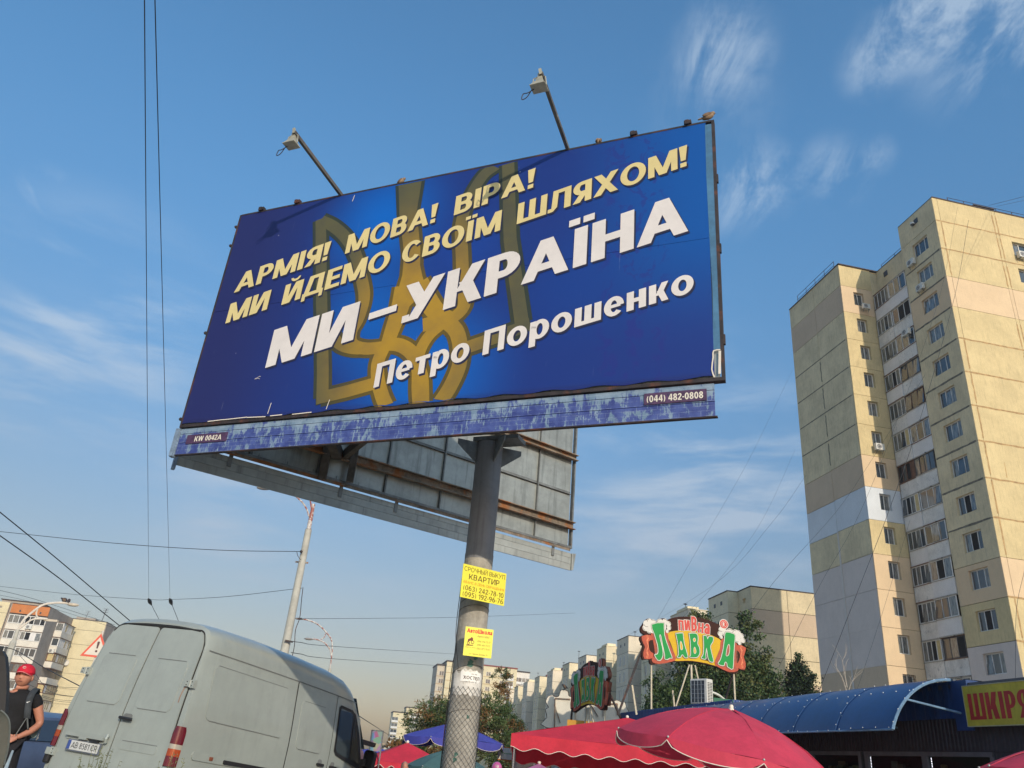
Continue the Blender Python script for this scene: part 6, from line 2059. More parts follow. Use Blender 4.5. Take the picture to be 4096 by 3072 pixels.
MUG1 = [(0.41,6.6),(1.05,6.74),(1.17,6.31),(1.39,5.9),(1.46,5.66),(1.28,5.53),(0.75,5.39),(0.48,5.43),(0.44,5.56),(0.53,5.66),(0.58,5.78),(0.48,6.34)]
SCR1 = [(0.0,6.41),(0.36,6.5),(0.51,6.34),(0.51,5.77),(0.46,5.59),(0.13,5.53),(0.08,5.78),(0.15,5.99),(0.09,6.12)]
HOL1 = [(0.31,6.23),(0.46,6.31),(0.57,6.25),(0.58,5.8),(0.46,5.81),(0.34,5.91)]
MUG2 = [(3.48,6.68),(4.03,6.57),(4.12,6.42),(4.05,6.0),(4.11,5.6),(4.1,5.44),(3.73,5.36),(3.24,5.52),(3.12,5.62),(3.18,5.85),(3.37,6.25)]
SCR2 = [(4.15,6.47),(4.51,6.39),(4.39,6.03),(4.46,5.79),(4.41,5.52),(4.08,5.57),(4.02,5.77),(4.04,6.23)]
HOL2 = [(4.06,6.23),(4.16,6.22),(4.24,6.09),(4.19,5.88),(4.11,5.76),(4.02,5.82)]
L1 = [(0.43,6.92),(0.9,7.03),(0.94,6.96),(0.96,6.57),(1.09,6.17),(1.27,5.72),(1.26,5.68),(1.18,5.67),(1.09,5.61),(0.99,5.62),(0.99,5.77),(0.9,6.15),(0.83,6.51),(0.78,6.56),(0.75,6.5),(0.8,6.28),(0.87,6.03),(0.89,5.74),(0.8,5.56),(0.69,5.54),(0.58,5.68),(0.58,5.74),(0.65,5.75),(0.71,5.86),(0.68,6.15),(0.54,6.57)]
L2 = [(1.49,6.66),(1.74,6.7),(1.76,6.65),(1.81,6.28),(1.89,6.02),(1.95,5.8),(1.93,5.76),(1.84,5.75),(1.79,5.81),(1.73,5.86),(1.67,5.8),(1.65,5.75),(1.53,5.72),(1.53,5.76),(1.57,5.83),(1.56,6.21),(1.48,6.62)]
L3 = [(2.06,6.72),(2.31,6.75),(2.4,6.66),(2.4,6.48),(2.38,6.34),(2.45,6.21),(2.47,6.01),(2.41,5.87),(2.31,5.8),(2.08,5.78),(2.06,5.82),(2.1,5.9),(2.09,6.4),(2.05,6.68)]
L4 = [(2.67,6.69),(2.79,6.69),(2.83,6.55),(2.89,6.68),(3.01,6.68),(3.07,6.65),(3.05,6.5),(2.95,6.35),(2.94,6.21),(3.0,5.94),(3.05,5.71),(2.95,5.69),(2.88,5.74),(2.83,5.88),(2.78,6.24),(2.72,5.96),(2.73,5.81),(2.69,5.77),(2.56,5.79),(2.56,5.82),(2.64,5.96),(2.67,6.32),(2.66,6.64)]
L5 = [(3.64,6.93),(3.94,6.9),(4.03,6.83),(3.98,6.45),(3.93,5.99),(3.88,5.51),(3.76,5.52),(3.66,5.57),(3.65,5.69),(3.59,5.75),(3.53,5.7),(3.51,5.61),(3.44,5.59),(3.29,5.62),(3.28,5.68),(3.37,5.8),(3.49,6.17),(3.58,6.64)]
H2 = [(1.66,6.36),(1.72,6.23),(1.73,6.09),(1.68,6.04),(1.65,6.18)]
H3a = [(2.26,6.55),(2.29,6.52),(2.29,6.46),(2.25,6.42),(2.22,6.46),(2.22,6.51)]
H3b = [(2.25,6.19),(2.3,6.08),(2.3,5.99),(2.26,5.95),(2.23,6.01)]
H5 = [(3.75,6.45),(3.77,6.29),(3.72,6.06),(3.65,5.99),(3.62,6.03),(3.67,6.28)]
RC = [(3.57,7.26),(3.77,7.28)]
PIV = [(1.58,6.88),(2.91,6.86),(1.59,7.26)]
LEGS = [(2.06,5.49),(1.39,3.99),(2.15,5.49),(2.17,4.84),(2.31,5.5),(2.68,4.97),(3.97,5.34),(3.99,4.43),(0.45,5.34),(0.46,3.99),(0.09,5.98),(-0.82,3.47),(-0.29,4.52),(-0.15,3.94)]
FOAM1 = [(0.21,6.93,0.14),(0.33,7.04,0.11),(0.16,6.76,0.12),(0.33,6.67,0.11),(0.5,7.03,0.1),(0.78,7.04,0.14),(1.0,7.1,0.11),(1.15,7.03,0.1),(1.17,6.87,0.09),(1.1,6.72,0.07),(0.46,6.79,0.2),(0.83,6.88,0.21)]
FOAM2 = [(3.44,7.03,0.1),(3.39,6.86,0.1),(3.43,6.72,0.07),(3.59,6.92,0.14),(3.82,6.95,0.15),(4.07,6.93,0.15),(4.2,6.98,0.09),(4.32,6.86,0.1),(4.38,6.68,0.1),(4.23,6.56,0.08),(4.13,6.72,0.15),(3.94,6.77,0.14)]
CLOUD = [(-1.97, 3.0), (-1.94, 3.44), (-2.03, 3.8), (-1.89, 3.91), (-2.04, 4.16), (-1.94, 4.41), (-1.72, 4.47), (-1.61, 4.4), (-1.41, 4.47), (-1.34, 4.71), (-1.17, 4.78), (-1.0, 4.71), (-0.94, 4.51), (-0.77, 4.47), (-0.09, 4.44), (0.8, 4.43), (1.02, 4.49), (1.24, 4.41), (1.46, 4.48), (1.69, 4.39), (1.82, 4.42), (1.91, 4.2), (2.02, 4.0), (1.97, 3.89), (1.81, 3.78)]
CFR = [(-1.56, 3.16), (-1.6, 4.35), (-0.84, 4.36), (-1.61, 4.04), (-1.29, 3.24), (0.91, 4.28), (1.47, 4.32), (1.48, 3.8), (-0.03, 3.59), (-0.06, 4.31), (0.14, 4.22), (0.55, 3.66), (0.79, 3.7), (0.78, 4.22), (-0.55, 3.42), (-0.57, 3.91)]

# ------------------------------------------------------------------ kiosks on the right
KR = Matrix.Rotation(GRID, 3, 'Z')
KG = -.64


def kpt(x, y, z):
    return Vector((9.5, 16.7, 0)) + KR @ Vector((x, y, 0)) + Vector((0, 0, z))


fascia = mat('fascia_dark', (.022, .020, .030), .6, .15, 3, streak=.3)
frame_g = mat('frame_grey', (.10, .10, .115), .6, .12, 4, streak=.3)
bluek = mat('kiosk_blue', (.012, .05, .17), .45, .12, 2, streak=.2)
bluep = mat('parapet_blue', (.018, .055, .20), .5, .12, 2, streak=.2)
violet = mat('parapet_violet', (.07, .045, .10), .6, .15, 2, streak=.3)


def corrugated(mb_, fr, a0, a1, z0, z1, pitch=.11, dp=.022, mi=0):
    n = int(abs(a1 - a0) / pitch)
    pts = []
    for i in range(n):
        a = a0 + (a1 - a0) * i / n; w = (a1 - a0) / n
        pts += [(a, 0), (a + w * .35, 0), (a + w * .5, dp), (a + w * .85, dp)]
    pts.append((a1, 0))
    for (p, d0), (q, d1) in zip(pts, pts[1:]):
        mb_.face([fr(p, d0, z0), fr(q, d1, z0), fr(q, d1, z1), fr(p, d0, z1)], mi)


shop = thing('shop_kiosk', 'dark corrugated shop kiosk with windows under the blue curved canopy', 'kiosk', (9.5, 16.7, KG), GRID)
Z = lambda z: z - KG
KF = lambda y, d, z: (-d, y, Z(z))
q = MB(); corrugated(q, KF, -6, 11.6, 2.15, 3.05); corrugated(q, KF, -6, -.80, .0, 2.14); q.build('corrugated_wall', fascia, shop)
q = MB(); q.box(.62, 4, -6, 11.6, 0, Z(3.3)); q.box(.03, .62, -6, 11.6, Z(2.17), Z(3.3)); q.box(.03, .62, -6, -.80, 0, Z(2.15)); q.build('wall', mat('kiosk_inside', (.02, .018, .02), .9, .2), shop)
q = MB(); q.box(-.03, 4.1, -6, 11.6, Z(3.31), Z(3.39)); q.build('roof', frame_g, shop)
q = MB(); q.box(-.05, .03, -.77, 3.18, Z(2.055), Z(2.14)); q.box(-.05, .03, 3.3, 11, Z(2.055), Z(2.14))
for a, b in ((-.80, -.70), (1.04, 1.21), (3.05, 3.18), (3.30, 3.42), (5.3, 5.45)):
    q.box(-.045, .03, a, b, 0, Z(2.055))
q.box(-.05, .03, -.8, 11, 0, Z(.3)); q.build('window_frame', frame_g, shop)
gm_ = bpy.data.materials.new('shop_glass'); gm_.use_nodes = True
g2 = NG(gm_.node_tree); b2 = g2.n['Principled BSDF']; tr = g2.n.new('ShaderNodeBsdfTransparent'); mx = g2.n.new('ShaderNodeMixShader')
b2.inputs['Base Color'].default_value = (.02, .02, .02, 1); b2.inputs['Roughness'].default_value = .04
mx.inputs[0].default_value = .05; tr.inputs[0].default_value = (.8, .85, .85, 1)
g2.l.new(tr.outputs[0], mx.inputs[1]); g2.l.new(b2.outputs[0], mx.inputs[2]); g2.l.new(mx.outputs[0], g2.n['Material Output'].inputs[0])
for a, b in ((-.70, 1.04), (1.21, 3.05), (3.42, 5.3)):
    q = MB(); q.box(0, .012, a, b, Z(.3), Z(2.055)); q.build('pane', gm_, shop)
random.seed(8)
goodsm = [mat('goods%d' % i, c, .5, .3, 9) for i, c in enumerate([(.16, .13, .05), (.02, .03, .02), (.05, .08, .05), (.18, .14, .10), (.10, .12, .12), (.22, .11, .05), (.02, .02, .02), (.12, .11, .08)])]
gs = thing('shop_goods', 'goods heaped on shelves behind the kiosk window', 'goods', kpt(0, 0, KG), GRID)
for i in range(70):
    y = random.uniform(-.6, 5.2); z = random.choice((.9, 1.3, 1.62)) + random.uniform(0, .05); s_ = random.uniform(.08, .22)
    q = MB(); q.box(-s_ / 2, s_ / 2, -s_ / 2, s_ / 2, 0, random.uniform(.1, .32)); o_ = q.build('package', random.choice(goodsm), gs, bevel=.02)
    o_.location = (random.uniform(.2, .5), y, Z(z)); o_.rotation_euler.z = random.uniform(0, 3)
q = MB()
for z in (.88, 1.28, 1.60): q.box(.08, .60, -.65, 5.3, Z(z) - .02, Z(z))
q.build('shelf', frame_g, gs)
led = bpy.data.materials.new('led'); led.use_nodes = True
lb_ = led.node_tree.nodes['Principled BSDF']; lb_.inputs['Emission Color'].default_value = (.9, .92, 1, 1); lb_.inputs['Emission Strength'].default_value = 2.2
for yy in (2.98, .95):
    q = MB()
    for i in range(20): q.ball((-.015, yy + .0, Z(2.02) - i * .032), .0075, n=6, m=4)
    q.build('led_strip', led, shop)
# curved canopy of blue sheets
can = thing('shop_canopy', 'blue curved sheet canopy with pale ribs over the shop front', 'canopy', (9.5, 16.7, KG), GRID)
TM = radians(70); RR = 1.5 / sin(TM); ZC_ = Z(3.47) - RR


def cpt(t_, y, d=0):
    return Vector((-(RR + d) * sin(t_) - .02, y, ZC_ + (RR + d) * cos(t_) + .02 * sin(y * 1.7) * sin(t_)))


sheet_m = mat('canopy_blue', (.012, .05, .165), .42, .10, 1.2, coat=.1, bump=.08, bs=3, col2=(.04, .07, .15), c2s=.8)
ed = [.0, 1.94, 3.69, 5.45, 7.2, 8.95, 10.7, 12.4]
for a, b in zip(ed, ed[1:]):
    q = MB(); N_ = 18; M_ = 6
    for off in (0, -.006):
        vs_ = []
        for i in range(N_ + 1):
            for j in range(M_ + 1):
                y = a + (b - a) * j / M_; t_ = TM * i / N_
                bulge = .014 * sin(pi * j / M_) + .01 * noise.noise(Vector((y, t_ * 2, 3)))
                vs_.append(cpt(t_, y, bulge + off))
        q.add(vs_, [(i * (M_ + 1) + j, i * (M_ + 1) + j + 1, (i + 1) * (M_ + 1) + j + 1, (i + 1) * (M_ + 1) + j) for i in range(N_) for j in range(M_)])
    q.build('canopy_sheet', sheet_m, can, smooth='all')
rib = mat('canopy_rib', (.16, .27, .40), .5, .2, 4)
for y in ed:
    q = MB(); q.tube([cpt(TM * i / 16, y, -.012 if y else 0) for i in range(17)], .022 if y else .030, 6)
    if y: band(q, [(i, 0) for i in range(2)], .01, lambda a, b, d: cpt(0, y), 0, k=1)
    q.build('rib', rib if y == 0 else sheet_m, can)
    if y:
        q = MB()
        for i in range(16):
            q.face([cpt(TM * i / 16, y - .018, .013), cpt(TM * i / 16, y + .018, .013), cpt(TM * (i + 1) / 16, y + .018, .013), cpt(TM * (i + 1) / 16, y - .018, .013)])
        q.build('cover_strip', mat('cover_strip', (.10, .17, .30), .5, .3, 5), can)
q = MB()
for y in [i * .42 for i in range(29)]:
    for t_ in (.62, TM * .985):
        q.ball(cpt(t_, y + .1, .022), .012, n=5, m=3)
for y in ed:
    for i in range(7): q.ball(cpt(TM * (i + .5) / 7, y, .030), .012, n=5, m=3)
q.build('rivet', mat('rivet', (.5, .55, .6), .3, 0, 1, .5), can)
q = MB(); q.tube([cpt(.78, .02), (0, -.16, Z(2.83))], .022, 6); q.tube([cpt(1.0, 1.9), (0, 1.9, Z(2.62))], .02, 6); q.tube([cpt(.78, 3.7), (0, 3.7, Z(2.8))], .02, 6)
q.tube([cpt(TM, 0), cpt(TM, 12.4)], .02, 6); q.build('strut', rib, can)
q = MB(); corrugated(q, lambda y, d, z: (-.03 - d, y, Z(z)), .02, 12.3, 2.75, 3.45, .3, .01); q.box(-.06, .6, -.42, .02, Z(2.52), Z(3.45)); q.build('back_panel', bluek, can)
q = MB(); q.face([(-.06, -.35, Z(3.47)), (-.06, .02, Z(3.52)), (1.8, .3, Z(3.55)), (1.8, -1.0, Z(3.36))]); q.build('roof_sheet', mat('tan_sheet', (.35, .28, .2), .8, .15), can)

# yellow leather-goods sign
ys = thing('shop_sign', 'long yellow board with tall red Cyrillic capitals at the right edge', 'sign', kpt(-.16, -.44, KG), GRID - pi / 2)
q = MB(); q.box(0, 4.2, -.02, .02, Z(2.585), Z(3.30)); q.build('board', mat('sign_yellow', (.48, .40, .035), .6, .12, 2, streak=.25), ys)
q = MB()
q.box(-.01, 4.2, -.028, .028, Z(2.57), Z(2.584)); q.box(-.01, 4.2, -.028, .028, Z(3.301), Z(3.315)); q.box(-.012, -.001, -.028, .028, Z(2.57), Z(3.315)); q.build('edge', mat('sign_edge', (.42, .40, .25), .6, .1), ys)
q = MB(); write(q, 'ШКІРЯН', lambda a, b, d: (a, -.02 - d, b), .10, Z(2.69), 1.80, .47, 0, d=.003, w=.24, t=.13, k=.82, gap=.09); q.build('lettering', mat('sign_red', (.42, .025, .02), .6, .12, 5), ys)

# further kiosks along the row
k2 = thing('market_kiosk', 'kiosk with blue corrugated parapet carrying the large shop sign', 'kiosk', kpt(0, 12.6, KG), GRID)
q = MB(); corrugated(q, lambda y, d, z: (-.02 - d, y, Z(z)), -2.9, 7.6, 3.05, 3.60, .16); corrugated(q, lambda x, d, z: (x, -2.92 - d, Z(z)), 0, 3, 3.05, 3.6, .16); q.build('parapet', bluep, k2)
q = MB(); q.box(.02, 6, -2.9, 7.6, 0, Z(3.3)); q.build('wall', mat('kiosk_wall', (.16, .15, .16), .8, .15), k2)
q = MB(); q.box(1.2, 3.6, 1.0, 3.0, Z(3.3), Z(3.98)); q.build('roof_box', mat('green_box', (.01, .11, .06), .6, .15), k2)
q = MB()
q.tube(smooth_pts([(.9, 1.5, Z(3.4)), (.95, 1.5, Z(4.0)), (1.25, 1.5, Z(4.2)), (1.6, 1.5, Z(4.15)), (1.9, 1.5, Z(3.98))]), .045, 6); q.build('hose', mat('pale_hose', (.55, .55, .50), .6, .1), k2)
k3 = thing('market_kiosk', 'lower violet-parapet kiosk beyond the blue one, under the white cloud board', 'kiosk', kpt(0, 20.6, KG), GRID)
q = MB(); corrugated(q, lambda y, d, z: (-.02 - d, y, Z(z)), -.3, 9.5, 2.85, 3.22, .16); q.build('parapet', violet, k3)
q = MB(); q.box(.02, 6, -.3, 9.5, 0, Z(3.0)); q.build('wall', mat('kiosk_wall', (0, 0, 0)), k3)

# magazine sign (orange) over the tent
og = thing('shop_sign', 'small orange sign with a dark word, behind the red market tent', 'sign', at(2268, 2915, 38.5), radians(-12))
q = MB(); q.box(0, 1.75, -.03, .03, -.15, .38); q.build('board', mat('sign_orange', (.55, .27, .03), .6, .08), og)
q = MB(); write(q, 'МАГАЗИН', lambda a, b, d: (a, -.03 - d, b), .55, -.06, .85, .24, 0, d=.004, w=.22, t=.16); q.build('lettering', ink, og)

# ------------------------------------------------------------------ big painted sign on posts
maroon = mat('sign_brown', (.045, .016, .012), .7, .06, 3, spec=.15); sy = mat('sign_gold', (.62, .38, .01), .6, .04, 3, spec=.25); so_ = mat('sign_orange_red', (.42, .05, .012), .6, .12, 4, col2=(.24, .04, .02), c2s=5)
sg = mat('sign_green', (.006, .27, .055), .6, .03, 3, spec=.25); sw = mat('sign_white', (.58, .56, .51), .5, .03, 3); sr = mat('sign_letter_red', (.55, .04, .025), .6, .04, 3); sk = mat('sign_black', (.02, .01, .01), .5, .05)
paleiron = mat('pale_iron', (.50, .44, .33), .7, .12, 6)


def fat(poly, g_):
    n = len(poly); out = []
    ar = sum(poly[i][0] * poly[(i + 1) % n][1] - poly[(i + 1) % n][0] * poly[i][1] for i in range(n))
    s_ = 1 if ar > 0 else -1
    for i in range(n):
        a, b, c = Vector(poly[i - 1]), Vector(poly[i]), Vector(poly[(i + 1) % n])
        t_ = ((b - a).normalized() + (c - b).normalized())
        t_ = t_.normalized() if t_.length > .01 else (b - a).normalized()
        out.append((b.x + t_.y * g_ * s_, b.y - t_.x * g_ * s_))
    return out


def smooth_poly(poly, k=3):
    n = len(poly); out = []
    for i in range(n):
        p0, p1, p2, p3 = [Vector((*poly[(i + j) % n], 0)) for j in (-1, 0, 1, 2)]
        for j in range(k):
            t = j / k
            v = .5 * ((2 * p1) + (p2 - p0) * t + (2 * p0 - 5 * p1 + 4 * p2 - p3) * t * t + (3 * p1 - p0 - 3 * p2 + p3) * t ** 3)
            out.append((v.x, v.y))
    return out


def beer_sign(label, loc, rotz, dz):
    t = thing('beer_shop_sign', label, 'sign', loc, rotz, 'painted beer-shop signs')
    zb = -loc[2] + dz
    FRs = lambda a, b, d: (a, -d, b + zb)
    bd = smooth_poly(BOARD, 2)
    q = MB(); q.prism(bd, FRs, -.16, 0.0); board_ = q.build('board', maroon, t)

    def sheet(poly, d, m_, name, par=t, sm=2):
        q = MB(); P = smooth_poly(poly, sm) if sm > 1 else poly
        q.prism(P, FRs, d - .006, d, back=False); return q.build(name, m_, par)
    sheet(YEL, .010, sy, 'yellow_field')
    sheet(SCR1, .012, so_, 'scroll'); sheet(SCR2, .012, so_, 'scroll'); sheet(HOL1, .018, maroon, 'scroll_hollow'); sheet(HOL2, .018, maroon, 'scroll_hollow')
    m1 = sheet(MUG1, .022, so_, 'beer_mug'); m2 = sheet(MUG2, .022, so_, 'beer_mug')
    q = MB()
    for i in range(9):
        z_ = 6.28 - i * .055; q.face([FRs(a, b, .026) for a, b in [(.56, z_), (.74, z_ + .012), (.74, z_ - .012), (.56, z_ - .020)]]); q.face([FRs(a, b, .026) for a, b in [(3.98, z_), (4.12, z_ - .01), (4.12, z_ - .032), (3.98, z_ - .024)]])
    for (x0, z0), (x1, z1) in (((.46, 5.56), (1.42, 5.70)), ((.50, 5.63), (1.38, 5.86)), ((3.16, 5.66), (4.10, 5.52)), ((3.15, 5.80), (3.35, 5.78)), ((1.10, 6.50), (1.40, 5.80)), ((3.44, 6.42), (3.24, 5.80))):
        band(q, [(x0, z0), ((x0 + x1) / 2, (z0 + z1) / 2 - .03), (x1, z1)], .022, FRs, .0265, k=3)
    q.build('mug_hoops', mat('mug_dark', (.26, .045, .018), .5, .15), m1)
    q = MB()
    for sx0, sg_ in ((.13, 1), (4.43, -1)):
        band(q, [(sx0 + .18 * sg_, 6.38), (sx0 + .10 * sg_, 6.25), (sx0 + .16 * sg_, 6.05), (sx0 + .10 * sg_, 5.85), (sx0 + .16 * sg_, 5.68)], .022, FRs, .0145, k=4)
        for i in range(9):
            a = radians(70 - i * 18)
            for zc in (6.36, 5.70):
                band(q, [(sx0 + (.05 + .05 * cos(a)) * sg_, zc + .08 * sin(a)), (sx0 + (.12 + .06 * cos(a)) * sg_ * 1.0, zc + .14 * sin(a))], .010, FRs, .0148, k=1)
    q.build('scroll_lines', mat('scroll_line', (.78, .22, .08), .5, .1), t)
    q = MB(); q2 = MB()
    for fi, F_ in enumerate((FOAM1, FOAM2)):
        for i, (x, z_, r_) in enumerate(F_):
            q.face([FRs(x + r_ * 1.08 * cos(a), z_ + r_ * 1.08 * sin(a), .028 + .0004 * i) for a in [2 * pi * k / 16 for k in range(16)]])
            if r_ < .16:
                a0 = [200, 100, 170, 210, 40, 80, 20, -10, -30, -60][i % 10]
                for p in arc(x, z_, r_ * .92, r_ * .92, .016, .016, a0, a0 + 95, 6): q2.face([FRs(a, b, .0345) for a, b in p])
    fo = q.build('foam', sw, t); q2.build('foam_lines', sk, fo)
    # big green letters with white outline and black hairline
    for L_, H in ((L1, []), (L2, [H2]), (L3, [H3a, H3b]), (L4, []), (L5, [H5])):
        P = smooth_poly(L_, 2)
        q = MB(); q.prism(fat(P, .042), FRs, .03, .036, back=False); q.build('letter_edge', sk, t)
        q = MB(); q.prism(fat(P, .030), FRs, .03, .044, back=False); lo = q.build('letter_border', sw, t)
        q = MB(); q.prism(P, FRs, .04, .052, back=False); q.build('letter', sg, t)
        for h in H:
            q = MB(); q.face([FRs(a, b, .0535) for a, b in fat(smooth_poly(h), .022)]); q.build('letter_hole_edge', sw, t)
            q = MB(); q.face([FRs(a, b, .055) for a, b in smooth_poly(h)]); q.build('letter_hole', sy if h is not H5 else mat('mug_dark', (0, 0, 0)), t)
    for grow, m_, d_ in ((.30, sw, .016), (.0, sr, .024)):
        q = MB()
        x = 1.60
        for i, (ch, wd, h_, zo) in enumerate((('п', .22, .40, 0), ('и', .22, .40, .02), ('в', .23, .60, 0), ('н', .23, .40, -.02), ('а', .23, .42, -.03))):
            _, ps = glyph({'п': 'П', 'и': 'И', 'в': 'В', 'н': 'Н', 'а': 'а'}[ch], .21, .15, .8)
            W_g, _ = glyph({'п': 'П', 'и': 'И', 'в': 'В', 'н': 'Н', 'а': 'а'}[ch], .21, .15, .8)
            zl = 6.84 + zo - .01 * abs(i - 1.5)
            sl = [-.02, -.03, 0, .03, .04][i]
            for j, p in enumerate(ps):
                hh = h_ if ch != 'а' else h_ / .76
                P = [(x + a / W_g * wd + sl * b, zl + b * hh) for a, b in p]
                P = fat(P, .036) if grow else fat(P, .008)
                q.face([FRs(a, b, d_ + .0003 * j) for a, b in P])
            x += .275
        q.build('small_lettering_border' if grow else 'small_lettering', m_, t)
    q = MB()
    for r_, m_i, d_ in ((.205, 0, .030), (.175, 1, .034), (.125, 0, .038), (.112, 1, .042)):
        q.face([FRs(3.57 + r_ * cos(a), 7.26 + r_ * sin(a), d_) for a in [2 * pi * k / 24 for k in range(24)]], m_i)
    _, ps = glyph('R', .26, .2, .8)
    for j, p in enumerate(ps): q.face([FRs(3.515 + a * .13, 7.19 + b * .14, .046 + .0003 * j) for a, b in p], 0)
    q.build('registered_mark', [sw, sr], t)
    q = MB()
    for (x0, z0, y0, x1, z1, y1, w_) in ((2.06, 5.5, .08, 1.36, 3.6, -.0, .05), (2.15, 5.5, .1, 2.17, 3.5, .1, .07), (2.31, 5.5, .1, 2.75, 4.0, .3, .05), (3.97, 5.4, .1, 3.99, 3.4, .1, .06), (.45, 5.4, .1, .46, 3.4, .1, .06), (-.29, 4.5, .3, -.12, 3.4, .2, .07), (1.55, 4.5, .7, 1.65, 3.6, .7, .06)):
        q.beam((x0, y0, z0 + zb), (x1, y1, z1 + zb), w_)
    q.build('post', paleiron, t)
    q = MB(); q.beam((.09, .1, 6.0 + zb), (-.85, .3, 3.35 + zb), .09); q.beam((4.2, .2, 6.0 + zb), (3.9, 1.8, 3.4 + zb), .07); q.beam((0, .17, 6.1 + zb), (4.4, .17, 6.1 + zb), .05, .05)
    q.build('brace', dark_frame, t)
    return t


beer_sign('bright beer-shop sign facing us, green letters on a yellow arch between foaming mugs', (6.27, 33.6, 3.0), radians(6), 0)
beer_sign('shaded beer-shop sign seen at a slant, left of the bright one', (4.08, 39.8, 2.6), radians(-75.3), -1.72)
# back of a white cloud-shaped board
clb = thing('cloud_board', 'back of a white cloud-shaped sign board with rusty frame behind the slanted sign', 'sign', (42 * sin(radians(7)), 42 * cos(radians(7)), 2.6), radians(-7))
zb = -2.6
cp_ = smooth_poly(CLOUD + [(1.75, 2.9)], 3)
q = MB(); q.prism(cp_, lambda a, b, d: (a, -d, b + zb), -.12, 0); q.build('board', mat('cloud_white', (.66, .62, .52), .8, .05, 1.5, streak=.15), clb)
q = MB(); q.prism(fat(cp_, .035), lambda a, b, d: (a, -d, b + zb), -.16, -.13); q.build('edge', maroon, clb)
q = MB()
for a, b in ((0, 1), (1, 2), (3, 4), (5, 6), (6, 7), (8, 9), (10, 11), (12, 13), (14, 15)):
    q.beam((CFR[a][0], -.06, CFR[a][1] + zb), (CFR[b][0], -.06, CFR[b][1] + zb), .045)
q.beam((-1.56, -.06, 2.9 + zb), (-1.56, -.06, 3.3 + zb), .05); q.build('frame', rust, clb)
# air conditioner on the kiosk roof
acp = at_az(14.55, 30.2, 4.05)
aca = ac_unit('large white air conditioner standing on the blue kiosk roof below the shop sign', acp, radians(40), 1.0, None)
if 'group' in aca: del aca['group']
for c_ in list(aca.children): bpy.data.objects.remove(c_)
q = MB(); q.box(-.36, .36, -.17, .17, -.42, .40); q.build('casing', mat('ac_white', (0, 0, 0)), aca, bevel=.02)
q = MB(); q.box(-.31, .27, -.178, -.171, -.38, .34); q.build('grille_recess', mat('ac_bluegrey', (.035, .045, .06), .5, .1), aca)
q = MB()
for i in range(5): q.box(-.31 + i * .145 - .004, -.31 + i * .145 + .004, -.19, -.178, -.38, .34)
for i in range(6): q.box(-.31, .27, -.195, -.19, -.38 + i * .144 - .004, -.38 + i * .144 + .004)
q.build('grille', mat('ac_wire', (.35, .4, .45), .5, .1), aca)
q = MB()
for i in range(13):
    for c0_ in (-.13, .01): q.box(.361, .366, c0_, c0_ + .11, -.34 + i * .05, -.34 + i * .05 + .024)
q.build('side_louvres', mat('ac_dark', (0, 0, 0)), aca)
aca.rotation_euler.z = radians(-52)

# ------------------------------------------------------------------ umbrellas and tents
red_c = mat('umbrella_red', (.64, .05, .10), .7, .08, 2, trans=.22, bump=.35, bs=2.2, col2=(.56, .06, .12), c2s=1.2)
red_t = mat('tent_red', (.64, .03, .06), .8, .08, 2, trans=.22, bump=.35, bs=2)
white_pipe = mat('piping_white', (.70, .62, .55), .8, .05)
pole_m = mat('umbrella_pole', (.35, .35, .34), .4, .1, 4, .4)


